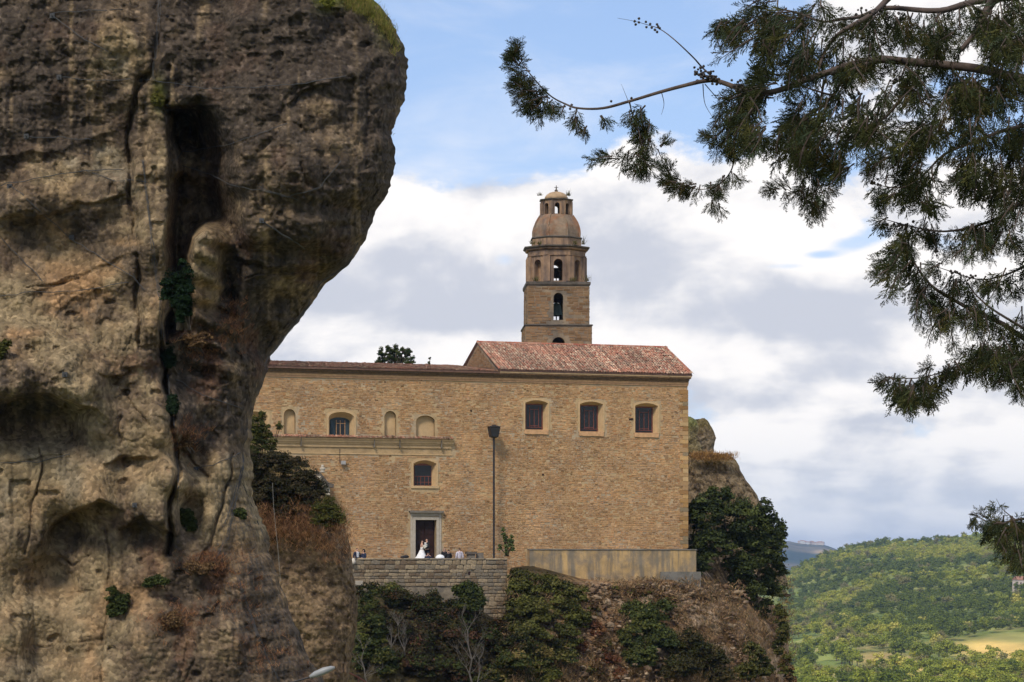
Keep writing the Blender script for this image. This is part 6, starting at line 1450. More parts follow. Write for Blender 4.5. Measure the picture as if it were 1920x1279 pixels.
# ================================================================== haze
hz_ = MB().box(-16000, 16000, -3000, 16500, -75, 175).build('haze', None, None); tag(hz_, 'thin bluish summer haze over the valley', kind='stuff')
hm = bpy.data.materials.new('haze'); hm.use_nodes = True; hm.node_tree.nodes.clear(); o_ = hm.node_tree.nodes.new('ShaderNodeOutputMaterial'); pv = hm.node_tree.nodes.new('ShaderNodeVolumePrincipled')
pv.inputs['Color'].default_value = (0.42, 0.62, 1.0, 1); pv.inputs['Density'].default_value = 0.000055; pv.inputs['Anisotropy'].default_value = 0.2
hm.node_tree.links.new(pv.outputs[0], o_.inputs['Volume']); hz_.data.materials.append(hm)
# ================================================================== cypress in the foreground
YB = 16.0
cyp = empty('cypress_tree', (4.55, YB, -1.75)); tag(cyp, 'cypress with drooping feathery sprays and round cones reaching in from the right', 'tree')
CO = Vector((4.55, YB, -1.75))
def cyl(px, py, dy=0.0): return P3(px, py, YB+dy)-CO
M_cb = mat('cypress_bark', (0.085, 0.062, 0.05), rough=.9, var=.35, vscale=14, bump=.004, bscale=50)
M_ct = mat('cypress_leaf', attr=True, rough=.75, var=.25, vscale=5, trans=.12, spec=.05)
M_cone = mat('cypress_cone', (0.045, 0.036, 0.03), rough=.7, var=.4, vscale=30)
MB().tube([(0, .3, 0), (.05, .3, 2.0), (-.05, .2, 4.2), (.05, .3, 7.5)], [.26, .21, .17, .10], 12).build('trunk', M_cb, cyp)
def smooth_path(pts, n=5):
    P = [Vector(p) for p in pts]; out_ = []
    for i in range(len(P)-1):
        p0 = P[max(i-1, 0)]; p1 = P[i]; p2 = P[i+1]; p3 = P[min(i+2, len(P)-1)]
        for k in range(n):
            t = k/n; out_.append(.5*((2*p1)+(-p0+p2)*t+(2*p0-5*p1+4*p2-p3)*t*t+(-p0+3*p1-3*p2+p3)*t**3))
    out_.append(P[-1]); return out_
BR = [  # photo polylines from the thick end to the tip, radii in px, depth offset
    ([(2330, 160), (2100, 170), (1930, 150), (1840, 130), (1761, 121), (1695, 115), (1656, 112), (1597, 121), (1555, 135), (1515, 148), (1450, 172), (1395, 168), (1345, 152), (1320, 152), (1285, 160), (1240, 172), (1180, 190), (1130, 203), (1085, 203), (1060, 195), (1030, 178), (995, 140), (975, 110), (958, 72)], (20, 1.2), 0),
    ([(1345, 152), (1318, 128), (1300, 108), (1265, 75), (1238, 55), (1215, 47), (1190, 40), (1158, 34)], (3.2, .6), 0),
    ([(2330, 40), (2050, -10), (1850, 0), (1761, 20), (1663, 15), (1613, 31), (1577, 36), (1540, 40), (1480, 20), (1430, 22)], (16, 2), .3),
    ([(1690, -30), (1663, 0), (1630, 30), (1584, 56), (1562, 75), (1545, 100), (1535, 131)], (9, 5), .15), ([(1875, -20), (1850, 20), (1830, 60), (1800, 95)], (13, 8), -.2),
    ([(1690, 112), (1650, 108), (1630, 118), (1597, 131), (1577, 151), (1564, 177), (1530, 170), (1500, 160)], (7, 3), -.1), ([(1564, 177), (1540, 200), (1490, 230), (1450, 255), (1410, 262)], (5, 1.5), -.1),
    ([(1383, 170), (1386, 205), (1385, 230), (1378, 260), (1376, 300), (1368, 325), (1345, 348), (1310, 355), (1270, 342), (1248, 325)], (3.6, 1.2), .1),
    ([(1180, 190), (1186, 215), (1196, 240), (1200, 262), (1195, 285), (1170, 305), (1120, 302)], (2.2, .8), 0), ([(1240, 172), (1245, 195), (1240, 215)], (1.3, .6), 0), ([(1318, 158), (1322, 195), (1340, 225)], (1.4, .7), 0), ([(1322, 158), (1345, 185), (1358, 200)], (1.3, .7), .05),
    ([(1180, 195), (1172, 175), (1165, 158)], (1, .4), 0),
    ([(2250, 330), (2050, 350), (1930, 375), (1880, 405), (1845, 419), (1815, 428), (1769, 434), (1723, 428), (1687, 419), (1654, 410)], (9, 1.6), .2),
    ([(2150, 420), (1990, 470), (1920, 501), (1874, 519), (1835, 524), (1789, 511), (1750, 498)], (6, 1.2), .4), ([(2250, 700), (2020, 680), (1920, 634), (1881, 608), (1828, 584), (1782, 559), (1753, 541), (1733, 521), (1712, 488), (1700, 460), (1684, 436)], (12, 2), 0),
    ([(2100, 680), (1960, 640), (1920, 616), (1861, 580), (1828, 551), (1815, 530)], (7, 2), -.2), ([(2100, 720), (1960, 690), (1887, 669), (1845, 672), (1795, 687), (1730, 708), (1664, 708)], (6, 1.5), .1),
    ([(2250, 240), (2000, 230), (1900, 240), (1830, 265), (1770, 290), (1730, 330), (1690, 352), (1635, 345)], (9, 1.5), -.3), ([(1770, 290), (1740, 350), (1740, 385)], (3, 1), -.3), ([(2100, 300), (1960, 330), (1890, 350), (1840, 360), (1810, 345)], (7, 1.5), .3),
    ([(1545, 150), (1535, 220), (1530, 300), (1524, 350), (1518, 398)], (4, 1.2), .25), ([(1530, 385), (1490, 362), (1448, 343)], (1.6, .8), .25), ([(2150, 90), (2000, 80), (1920, 75), (1880, 90), (1850, 110)], (10, 4), -.4),
    ([(2250, 1020), (2050, 985), (1960, 972), (1905, 975), (1870, 985), (1845, 975), (1822, 962)], (9, 1.2), -.1), ([(1905, 975), (1880, 955), (1868, 935)], (2, .6), -.1), ([(1920, 250), (1880, 330), (1860, 400), (1850, 470)], (5, 1.5), .1), ([(1700, 170), (1660, 220), (1600, 255), (1560, 300), (1545, 320)], (5, 1.5), .2),
    ([(1660, 350), (1668, 300), (1684, 260), (1690, 240)], (1.2, 1.0), -.3)]
brs = []
for pts_, (ra, rb), dy in BR:
    q = smooth_path([cyl(x_, y_, dy+.10*math.sin(i*1.7)) for i, (x_, y_) in enumerate(pts_)], 5); n_ = len(q)
    x0p = pts_[0][0]
    if x0p >= 2100: q = [Vector((0, .3, q[0].z-.2))]+q; n_ += 1
    rad = [(ra*(1-i/(n_-1))**1.25+rb)*.5/F*YB for i in range(n_)]
    MB().tube(q, rad, 8).build('branch', M_cb, cyp, smooth=True); brs.append((q, dy))
# spray template: a feathery twig along +x with side branchlets and tips
def spray_template(seed, nside=13):
    rg = random.Random(seed); T = []   # (p0, p1, width)
    T.append((Vector((0, 0, 0)), Vector((.55, 0, -.02)), .022)); T.append((Vector((.5, 0, -.02)), Vector((1, .02, -.05)), .02))
    for i in range(nside):
        t = .08+.88*i/nside; s = 1 if i % 2 else -1; a = R(rg.uniform(24, 46)); L = (.40*(1-t)+.13)*rg.uniform(.75, 1.2); roll = rg.uniform(-.9, .9)
        b = Vector((t, 0, -.03*t)); d = Vector((math.cos(a), s*math.sin(a)*math.cos(roll), math.sin(a)*math.sin(roll)-.12)).normalized()
        e = b+d*L; T.append((b, e, .022))
        for k in range(4):
            u = .2+.75*k/4; s2 = 1 if k % 2 else -1; b2 = b+d*L*u; n_ = Vector((-d.y, d.x, rg.uniform(-.5, .5))).normalized()
            d2 = (d*math.cos(R(34))+n_*s2*math.sin(R(34))).normalized(); T.append((b2, b2+d2*L*rg.uniform(.25, .42), .020))
    V = []; 
    for p0, p1, w in T:
        d = (p1-p0).normalized(); sd_ = d.cross(Vector((rg.uniform(-1, 1), rg.uniform(-1, 1), rg.uniform(-1, 1)))).normalized()*w; m_ = p0+(p1-p0)*.5
        V += [p0-sd_*.2, m_-sd_, p1, m_+sd_]
    return np.array([tuple(v) for v in V])
TPL = [spray_template(s_) for s_ in range(6)]
def sprays(P, Dv, L, seed):
    """P origins, Dv directions (unit), L lengths -> merged quads"""
    rng_ = np.random.RandomState(seed); Vs = []; Cs = []
    P = np.array(P); Dv = np.array(Dv); L = np.array(L)
    kind_ = rng_.randint(0, len(TPL), len(P)); cols = np.array([L_(60, 66, 42), L_(72, 76, 46), L_(88, 86, 48), L_(48, 54, 36), L_(84, 74, 44), L_(80, 92, 68)])
    for k in range(len(TPL)):
        m_ = kind_ == k; n_ = m_.sum()
        if not n_: continue
        X_ = Dv[m_]/np.linalg.norm(Dv[m_], axis=1)[:, None]; r_ = rng_.normal(size=(n_, 3)); Y_ = np.cross(X_, r_); Y_ /= np.linalg.norm(Y_, axis=1)[:, None]; Z_ = np.cross(X_, Y_)
        t = TPL[k]; V = P[m_][:, None]+L[m_][:, None, None]*(t[None, :, 0:1]*X_[:, None]+t[None, :, 1:2]*Y_[:, None]+t[None, :, 2:3]*Z_[:, None])
        Vs.append(V.reshape(-1, 3)); c = cols[rng_.choice(6, n_, p=[.26, .24, .14, .2, .07, .09])]*rng_.uniform(.5, .95, (n_, 1)); Cs.append(np.repeat(c, len(t)//4, 0))
    V = np.concatenate(Vs); return V, np.arange(len(V)).reshape(-1, 4), np.concatenate(Cs)
rg = random.Random(77)
TW = []
def spray_blob(px, py, rx, ry, n, dirn=(-.45, -1.0), L=(26, 48), dy=0, spread=.55, dz=.35):
    """sprays sit alternately along short drooping twigs, so gaps stay between twigs"""
    P = []; Dv = []; Ls = []; per = 7; nt_ = max(1, int(round(n/per))); cen = []
    for _ in range(max(1, nt_//5 if rx > 20 else (nt_+1)//2)): a = rg.uniform(0, 6.283); r_ = math.sqrt(rg.random()); cen.append((px+rx*r_*math.cos(a), py+ry*r_*math.sin(a)-ry*.3))
    for _ in range(nt_):
        c0 = rg.choice(cen); x_ = c0[0]+rg.gauss(0, min(13, rx*.35)); y_ = c0[1]+rg.gauss(0, min(9, ry*.35))
        d = Vector((dirn[0]+rg.gauss(0, spread), rg.gauss(0, .35), dirn[1]+rg.gauss(0, spread*.6))).normalized()
        Lt = rg.uniform(.7, 1.25)*min(52, max(16, (rx+ry)*.75))/F*YB; p = cyl(x_, y_, dy+rg.gauss(0, dz)); q = [p]
        for k in range(per):
            d = (d+Vector((rg.gauss(0, .10), rg.gauss(0, .1), -.05+rg.gauss(0, .08)))).normalized(); p2 = q[-1]+d*Lt/per; q.append(p2)
            sgn = 1 if k % 2 else -1; sd_ = d.cross(Vector((rg.gauss(0, .4), 1, rg.gauss(0, .4)))).normalized()
            dd = (d*.85+sd_*sgn*rg.uniform(.3, .75)) if k < per-1 else d
            P.append(tuple(p2-d*Lt/per*.5)); Dv.append(tuple(dd.normalized())); Ls.append(rg.uniform(*L)*(1-.35*k/per)/F*YB)
        TW.append(q)
    return P, Dv, Ls
BL = [((1440, 18, 70, 24, 90), (-.8, -.5)), ((1395, 42, 30, 14, 34), (-1, -.5)), ((1455, 45, 55, 26, 80), (-.6, -.8)), ((1480, 85, 45, 34, 80), (-.4, -1)), ((1500, 120, 22, 30, 28), (-.5, -1)), ((1535, 30, 50, 30, 50), (-.4, -.9)), ((1560, 90, 36, 34, 36), (-.3, -1)),
      ((1630, 85, 60, 34, 80), (-.1, -1)), ((1710, 75, 70, 36, 100), (0, -1)), ((1770, 60, 40, 30, 40), (0, -1)), ((1840, 60, 70, 50, 110), (.0, -.8)), ((1895, 40, 50, 60, 90), (0, -.6)), ((1650, 30, 60, 16, 26), (-.2, -1)), ((1760, 20, 60, 14, 24), (0, -1)),
      ((1445, 165, 36, 22, 60), (-.8, .2)), ((1450, 195, 60, 28, 110), (-.7, -.7)), ((1510, 195, 55, 28, 70), (-.3, -1)), ((1420, 235, 30, 16, 30), (-1, -.5)), ((1440, 260, 36, 22, 50), (-.6, -1)), ((1500, 240, 60, 34, 90), (-.4, -1)), ((1500, 285, 50, 26, 60), (-.3, -1)), ((1600, 190, 50, 34, 50), (-.4, -1)), ((1590, 240, 60, 28, 70), (-.4, -1)),
      ((1660, 215, 50, 34, 70), (-.3, -1)), ((1680, 155, 60, 28, 50), (-.2, -.9)), ((1750, 175, 60, 46, 110), (-.2, -1)), ((1750, 235, 60, 34, 90), (-.4, -1)), ((1700, 270, 40, 24, 30), (-.6, -1)), ((1640, 290, 26, 24, 26), (-.7, -.8)), ((1590, 315, 40, 14, 34), (-1, -.4)), ((1560, 290, 30, 20, 24), (-.6, -.6)),
      ((1830, 190, 70, 60, 150), (-.1, -1)), ((1900, 170, 50, 90, 150), (0, -1)), ((1830, 265, 60, 36, 90), (-.2, -1)), ((1900, 270, 50, 50, 90), (0, -1)), ((1745, 305, 34, 22, 34), (-.5, -1)), ((1690, 350, 50, 14, 44), (-.7, -.7)), ((1660, 370, 26, 14, 20), (-.8, -.6)), ((1720, 380, 34, 10, 22), (.5, -.7)),
      ((1860, 330, 40, 34, 50), (-.2, -1)), ((1910, 350, 30, 50, 60), (0, -1)), ((1880, 385, 30, 36, 44), (-.2, -1)), ((1835, 350, 26, 16, 20), (-.8, -.4)), ((1520, 345, 14, 36, 30), (-.1, -1)), ((1520, 375, 20, 18, 26), (0, -1.2)), ((1475, 355, 28, 8, 14), (-.9, .6)), ((1545, 358, 14, 6, 6), (.9, .1)),
      ((1655, 415, 12, 8, 7), (-1, .2)), ((1700, 440, 30, 16, 34), (-.4, -.9)), ((1755, 440, 20, 22, 26), (-.1, -1)), ((1700, 480, 34, 22, 50), (-.7, -.7)), ((1680, 505, 20, 14, 20), (-1, -.2)), ((1690, 545, 8, 6, 3), (-1, -.4)), ((1840, 435, 30, 30, 60), (-.3, -1)), ((1815, 465, 18, 16, 20), (-.7, -.4)), ((1900, 430, 24, 24, 30), (-.1, -1)),
      ((1760, 500, 20, 8, 12), (-1, -.1)), ((1790, 525, 30, 14, 24), (-.4, -1)), ((1850, 535, 24, 12, 16), (-.2, -1)), ((1905, 545, 12, 14, 10), (0, -1)), ((1735, 565, 20, 26, 40), (-.3, -1)), ((1760, 580, 20, 24, 30), (-.2, -1)), ((1785, 600, 12, 30, 24), (0, -1)), ((1770, 620, 8, 20, 12), (0, -1.2)), ((1820, 600, 30, 30, 60), (-.1, -1)), ((1850, 630, 40, 34, 80), (-.1, -1)),
      ((1830, 655, 24, 16, 24), (-.2, -1)), ((1890, 650, 34, 34, 70), (0, -1)), ((1912, 690, 24, 24, 40), (-.3, -1)), ((1885, 710, 16, 8, 12), (-1, -.2)), ((1670, 712, 14, 8, 14), (-1, -.2)), ((1710, 722, 36, 14, 56), (-.3, -1)), ((1760, 715, 34, 14, 50), (-.2, -1)), ((1745, 695, 20, 6, 8), (-.9, .1)), ((1800, 695, 30, 10, 26), (-.1, -1)), ((1715, 740, 18, 10, 14), (-.2, -1)),
      ((1905, 985, 30, 16, 50), (-.3, -.9)), ((1900, 1015, 24, 18, 44), (-.1, -1)), ((1910, 1040, 16, 16, 26), (0, -1)), ((1878, 982, 14, 7, 12), (-1, .1)), ((1850, 974, 8, 4, 3), (-1, .3)),
      ((1195, 215, 18, 14, 26), (-.3, -.9)), ((1215, 235, 16, 20, 28), (.2, -1)), ((1200, 275, 26, 18, 44), (-.2, -1)), ((1215, 300, 14, 14, 20), (0, -1)), ((1160, 300, 24, 8, 20), (-1, .2)), ((1195, 318, 14, 10, 14), (-.2, -1)), ((1230, 270, 10, 12, 10), (.5, .3)),
      ((1090, 222, 14, 12, 14), (-.2, -1)), ((1095, 235, 10, 8, 8), (0, -1)), ((1130, 215, 10, 14, 7), (.1, -1.2)), ((968, 105, 4, 18, 16), (-.15, 1)), ((976, 130, 7, 18, 24), (-.3, .7)), ((988, 158, 12, 18, 40), (-.5, .3)), ((1010, 180, 18, 14, 44), (-.7, .1)), ((1005, 195, 16, 12, 24), (-.6, -.6)), ((1030, 200, 18, 12, 26), (-.4, -.8)), ((1055, 195, 10, 8, 8), (-.7, -.5)), ((963, 95, 4, 14, 5), (-.3, 1)),
      ((1375, 215, 18, 14, 26), (-.2, -.7)), ((1368, 245, 24, 22, 50), (-.3, -.9)), ((1330, 255, 14, 6, 12), (-1, .1)), ((1372, 275, 12, 12, 12), (-.2, -1)), ((1365, 340, 12, 8, 8), (-.1, -1)), ((1340, 352, 16, 8, 20), (-.5, -.8)), ((1310, 355, 24, 9, 34), (-.6, -.6)), ((1270, 345, 18, 9, 26), (-.9, .2)), ((1252, 328, 8, 8, 10), (-.7, .8)), ((1340, 375, 16, 6, 10), (0, -1)), ((1375, 335, 6, 12, 6), (.5, -1))]
gP = []; gD = []; gL = []
for (b5, dr) in BL:
    small = b5[2] < 32; P_, D_, L1 = spray_blob(*b5[:4], int(b5[4]*(1.4 if not small else 2.1)), (dr[0], dr[1]), (18, 34) if small else (26, 54), 0, .5, .05 if small and b5[0] < 1400 else .55); gP += P_; gD += D_; gL += L1
for px_ in range(1950, 2400, 40):       # the part of the crown outside the frame
    for py_ in range(-120, 700, 60): P_, D_, L1 = spray_blob(px_, py_, 40, 40, 5, (0, -1), (40, 70), 0, .6, .6); gP += P_; gD += D_; gL += L1
# twigs along every branch
for q, dy in brs:
    for i in range(6, len(q)-1):
        if q[i].x+CO.x < (1430-960)/F*YB: continue
        for _ in range(2):
            d = Vector((rg.gauss(-.3, .5), rg.gauss(0, .4), -1+rg.gauss(0, .4))).normalized(); gP.append(tuple(q[i]+Vector((rg.gauss(0, .02), 0, 0)))); gD.append(tuple(d)); gL.append(rg.uniform(24, 50)/F*YB)
V, Fq, C = sprays(gP, gD, gL, 9)
tmb = MB()
for q in TW: tmb.tube([q[0], q[3], q[-1]], [.006, .0045, .002], 4, caps=False)
tag(tmb.build('twigs', M_cb, cyp), kind='stuff')
fo = mesh_np('foliage', V, Fq, M_ct, cyp, fcol=C); tag(fo, kind='stuff')
# cones: knobbly globes in clusters
cm = MB(); ico = bmesh.new(); bmesh.ops.create_icosphere(ico, subdivisions=2, radius=1.0); iv = [v.co.copy() for v in ico.verts]; ifc = [tuple(v.index for v in f.verts) for f in ico.faces]; ico.free()
CN = [(x_, y_, 2.6) for x_, y_ in ((1190, 40), (1192, 46), (1198, 35), (1198, 42), (1211, 41), (1212, 51), (1219, 45), (1222, 52), (1228, 56), (1232, 46), (1232, 60), (1237, 53), (1234, 50), (1146, 190), (1184, 184), (1072, 197), (1069, 204))]
for (cx_, cy_, sx_, sy_, n_) in [(1312, 132, 8, 8, 14), (1328, 142, 16, 9, 34), (1342, 150, 8, 7, 14), (1395, 168, 16, 12, 46), (1412, 175, 14, 10, 30), (1505, 45, 8, 10, 10), (1495, 110, 14, 8, 16), (1565, 135, 8, 6, 10), (1680, 150, 12, 8, 16), (1735, 180, 16, 12, 26), (1640, 22, 26, 6, 12), (1690, 30, 12, 4, 8), (1888, 38, 14, 8, 24), (1480, 155, 18, 8, 16), (1640, 345, 12, 5, 8), (1810, 345, 10, 5, 8), (1840, 365, 14, 12, 22), (1690, 425, 20, 8, 20), (1755, 470, 5, 8, 6), (1790, 510, 8, 6, 6), (1820, 520, 10, 6, 8), (1435, 210, 5, 4, 3), (1600, 180, 14, 8, 10), (1670, 712, 6, 4, 4)]:
    for _ in range(n_): CN.append((rg.gauss(cx_, sx_*.6), rg.gauss(cy_, sy_*.6), rg.uniform(2.1, 3.1)))
for (x_, y_, r_) in CN:
    c = cyl(x_, y_, rg.gauss(0, .04)); rr = r_/F*YB; fr = [rg.uniform(.82, 1.12) for _ in range(42)]
    cm.add([c+v*rr*fr[i % 42] for i, v in enumerate(iv)], ifc)
co_ = cm.build('cones', M_cone, cyp, smooth=True); co_.name = 'cone'; tag(co_, kind='stuff')

# ================================================================== people on the terrace
M_skin = mat('skin', (0.52, 0.30, 0.21), rough=.6, var=.05); M_white = mat('white_cloth', (0.78, 0.77, 0.76), rough=.8, var=.05, vscale=8); M_black = mat('black_cloth', (0.018, 0.018, 0.022), rough=.8, var=.2); M_navy = mat('navy_cloth', (0.022, 0.028, 0.055), rough=.8, var=.2)
M_hair = mat('dark_hair', (0.02, 0.014, 0.010), rough=.6, var=.3); M_lilac = mat('pale_lilac_cloth', (0.55, 0.50, 0.54), rough=.85, var=.08); M_shoe = mat('black_shoe', (0.015, 0.013, 0.012), rough=.4)
M_eye = mat('eye', (0.03, 0.02, 0.015), rough=.3); M_lip = mat('lips', (0.42, 0.14, 0.12), rough=.5); M_flower = mat('cream_flowers', (0.75, 0.70, 0.58), rough=.8, var=.2, vscale=20)
def skinned(name, joints, edges, radii, mat_, parent, root=0, levels=1):
    me = bpy.data.meshes.new(name); me.from_pydata([tuple(j) for j in joints], edges, []); o = link(bpy.data.objects.new(name, me), parent)
    sk = o.modifiers.new('skin', 'SKIN'); sk.use_smooth_shade = True
    for i, r in enumerate(radii): d = me.skin_vertices[0].data[i]; d.radius = (r, r) if not isinstance(r, tuple) else r; d.use_root = (i == root)
    sb_ = o.modifiers.new('sub', 'SUBSURF'); sb_.levels = levels; sb_.render_levels = levels
    dg = bpy.context.evaluated_depsgraph_get(); nm_ = bpy.data.meshes.new_from_object(o.evaluated_get(dg)); o.modifiers.clear(); o.data = nm_
    nm_.materials.clear(); nm_.materials.append(mat_); nm_.polygons.foreach_set('use_smooth', [True]*len(nm_.polygons)); return o
def person(label, px, v, foot_z, face, H=1.75, top=M_black, legs=M_black, shirt=None, hair='short', arms='down', dress=None, stoop=0.0, head_turn=0.0, hair_m=None):
    """face: heading in facade coordinates (0 = towards the viewer, 90 = to the picture's right)"""
    u = wu(px, v); r = empty('person', WP(u, v, foot_z), TH+R(face)); tag(r, label, 'person')
    s = H/1.75; J = {}; f = lambda x, y, z: Vector((x*s, y*s-(stoop*max(0, z-.9)), z*s-(stoop*.35*max(0, z-.9))))
    J = {'pel': f(0, 0, .96), 'wai': f(0, .0, 1.10), 'che': f(0, 0, 1.30), 'nkb': f(0, .01, 1.46), 'nck': f(0, 0, 1.53), 'chin': f(0, -.01, 1.57), 'hed': f(0, -.005, 1.65), 'top': f(0, .0, 1.70)}
    names = list(J); E = [('pel', 'wai'), ('wai', 'che'), ('che', 'nkb'), ('nkb', 'nck'), ('nck', 'chin'), ('chin', 'hed'), ('hed', 'top')]
    rad = {'pel': (.15, .115), 'wai': (.135, .10), 'che': (.16, .115), 'nkb': (.10, .08), 'nck': .052, 'chin': (.062, .075), 'hed': (.078, .098), 'top': (.055, .07)}
    pose = {'down': [(-.20, 0, 1.42), (-.25, .03, 1.14), (-.25, -.05, .90), (-.25, -.08, .82)], 'front': [(-.19, -.02, 1.42), (-.24, -.05, 1.16), (-.10, -.25, 1.12), (-.03, -.29, 1.13)], 'hug': [(-.19, -.04, 1.42), (-.22, -.18, 1.24), (-.10, -.38, 1.20), (-.04, -.42, 1.20)],
            'fold': [(-.19, 0, 1.42), (-.23, -.02, 1.16), (-.02, -.20, 1.12), (.04, -.20, 1.12)]}[arms]
    for sd_, sg in (('L', 1), ('R', -1)):
        for k, (nm, p) in enumerate(zip(('sh', 'el', 'wr', 'pa'), pose)): J[nm+sd_] = f(p[0]*sg*-1, p[1], p[2])
        E += [('nkb', 'sh'+sd_), ('sh'+sd_, 'el'+sd_), ('el'+sd_, 'wr'+sd_), ('wr'+sd_, 'pa'+sd_)]; rad.update({'sh'+sd_: .062, 'el'+sd_: .042, 'wr'+sd_: .027, 'pa'+sd_: (.036, .02)})
        J['hi'+sd_] = f(.09*sg, 0, .90); J['kn'+sd_] = f(.10*sg, -.02, .50); J['an'+sd_] = f(.10*sg, .02, .09); J['to'+sd_] = f(.11*sg, -.13, .035)
        E += [('pel', 'hi'+sd_), ('hi'+sd_, 'kn'+sd_), ('kn'+sd_, 'an'+sd_), ('an'+sd_, 'to'+sd_)]; rad.update({'hi'+sd_: .092, 'kn'+sd_: .058, 'an'+sd_: .040, 'to'+sd_: (.042, .03)})
        # five fingers
        pa = J['pa'+sd_]; dr = (pa-J['wr'+sd_]).normalized(); sdv = Vector((0, 1, 0)) if arms == 'down' else Vector((0, 0, 1))
        for k, (off_, ln_f) in enumerate(((-.024, .062), (-.008, .074), (.008, .070), (.023, .055))):
            a = 'f%d%s' % (k, sd_); b = 'g%d%s' % (k, sd_); J[a] = pa+sdv*off_+dr*ln_f*.5*s; J[b] = pa+sdv*off_*1.1+dr*ln_f*s+Vector((-.012*sg, -.008, -.006)); E += [('pa'+sd_, a), (a, b)]; rad[a] = .009; rad[b] = .008
        a = 't0'+sd_; b = 't1'+sd_; J[a] = pa-dr*.02+sdv*-.04; J[b] = pa+dr*.02+sdv*-.058; E += [('pa'+sd_, a), (a, b)]; rad[a] = .011; rad[b] = .009
    nm_l = list(J); idx = {n_: i for i, n_ in enumerate(nm_l)}
    if head_turn: pass
    body = skinned('body', [J[n_] for n_ in nm_l], [(idx[a], idx[b]) for a, b in E], [tuple(x_*s for x_ in rad[n_]) if isinstance(rad[n_], tuple) else rad[n_]*s for n_ in nm_l], M_skin, r, idx['pel'])
    # face
    h = J['hed']; fc = MB()
    for sx_ in (-.03, .03): fc.tube([h+Vector((sx_*s, -.088*s, -.005)), h+Vector((sx_*s, -.100*s, -.005))], [.010, .006], 6)
    fc.build('eyes', M_eye, r).name = 'eye'
    MB().tube([h+Vector((0, -.088, .002))*s, h+Vector((0, -.118, -.03))*s, h+Vector((0, -.095, -.038))*s], [.008, .014, .010], 6).build('nose', M_skin, r)
    MB().tube([h+Vector((-.024, -.088, -.062))*s, h+Vector((0, -.097, -.062))*s, h+Vector((.024, -.088, -.062))*s], [.004, .008, .004], 6).build('mouth', M_lip, r)
    er = MB()
    for sx_ in (-1, 1): er.tube([h+Vector((sx_*.078, .005, -.03))*s, h+Vector((sx_*.088, .012, .0))*s, h+Vector((sx_*.078, .015, .022))*s], [.009, .014, .009], 6)
    er.build('ear', M_skin, r)
    # hair
    hm_ = hair_m or M_hair
    if hair == 'short': skinned('hair', [h+Vector((0, .035, -.03))*s, h+Vector((0, .035, .04))*s, h+Vector((0, -.02, .065))*s], [(0, 1), (1, 2)], [(.080*s, .075*s), (.088*s, .085*s), (.07*s, .055*s)], hm_, r)
    elif hair == 'bald': skinned('hair', [h+Vector((0, .045, -.05))*s, h+Vector((0, .045, .0))*s], [(0, 1)], [(.080*s, .06*s), (.082*s, .065*s)], hm_, r)
    elif hair == 'curly':
        cu = MB(); rg_ = random.Random(4)
        for _ in range(26): d = Vector((rg_.gauss(0, 1), abs(rg_.gauss(0, 1))*.8-.15, rg_.gauss(.3, .8))).normalized(); c = h+d*.095*s; cu.add([c+v*.05 for v in iv], ifc)
        cu.build('hair', hm_, r, smooth=True)
    elif hair == 'bun': skinned('hair', [h+Vector((0, -.01, .06))*s, h+Vector((0, .04, .04))*s, h+Vector((0, .05, -.03))*s, h+Vector((0, .11, -.02))*s], [(0, 1), (1, 2), (2, 3)], [(.075*s, .06*s), (.088*s, .085*s), (.07*s, .06*s), .05*s], hm_, r)
    # clothes
    def shell(name, keys, grow, m_, scale_=None, root='che'):
        ks = [k for k in keys]; id2 = {k: i for i, k in enumerate(ks)}; ed = [(id2[a], id2[b]) for a, b in E if a in id2 and b in id2]
        rr = [(tuple((x_+grow)*s for x_ in rad[k]) if isinstance(rad[k], tuple) else (rad[k]+grow)*s) for k in ks]
        return skinned(name, [J[k] for k in ks], ed, rr, m_, r, id2[root])
    arm = ['shL', 'elL', 'wrL', 'shR', 'elR', 'wrR']
    if dress is None:
        shell('trousers', ['pel', 'hiL', 'knL', 'anL', 'hiR', 'knR', 'anR'], .016, legs, root='pel')
        shell('jacket' if shirt else 'shirt', ['pel', 'wai', 'che', 'nkb']+arm, .022, top)
        if shirt:
            MB().prism([(-.055*s, 1.12*s), (.055*s, 1.12*s), (.09*s, 1.47*s), (-.09*s, 1.47*s)], -.158*s, -.10*s).build('shirt_front', shirt, r)
            MB().prism([(-.012, 1.14*s), (.012, 1.14*s), (.02, 1.43*s), (-.02, 1.43*s)], -.166*s, -.159*s).build('tie', M_black, r)
        MB().tube([J['nkb']+Vector((0, 0, .01)), J['nck']], [.085*s, .062*s], 10).build('collar', shirt or top, r)
    else:
        dk_ = dress
        shell('bodice', ['pel', 'wai', 'che'] if dress is M_white else ['pel', 'wai', 'che', 'nkb']+arm, .018, dk_)
        sk_ = MB(); prof_ = [(.15, 1.04), (.17, .98), (.24, .80), (.33, .55), (.43, .30), (.52, .08), (.54, .0)]; n_ = 28; vs = []; fs = []
        for i, (rr_, z_) in enumerate(prof_):
            for k in range(n_):
                w = 2*math.pi*k/n_; fold = 1+.05*math.sin(w*9+i)*i/6; tr_ = (1+.9*max(0, math.sin(w))*((i/6)**2)) if dress is M_white else 1.0
                vs.append((rr_*math.cos(w)*fold*s, rr_*math.sin(w)*fold*s*tr_, z_*s))
        for i in range(len(prof_)-1):
            for k in range(n_): fs.append((i*n_+k, i*n_+(k+1) % n_, (i+1)*n_+(k+1) % n_, (i+1)*n_+k))
        sk_.add(vs, fs).build('skirt', dk_, r, smooth=True)
    for sg in (1, -1): MB().tube([f(.10*sg, .07, .04), f(.105*sg, -.04, .045), f(.11*sg, -.19, .03)], [.045, .05, .035], 8).build('shoe', M_shoe, r)
    return r
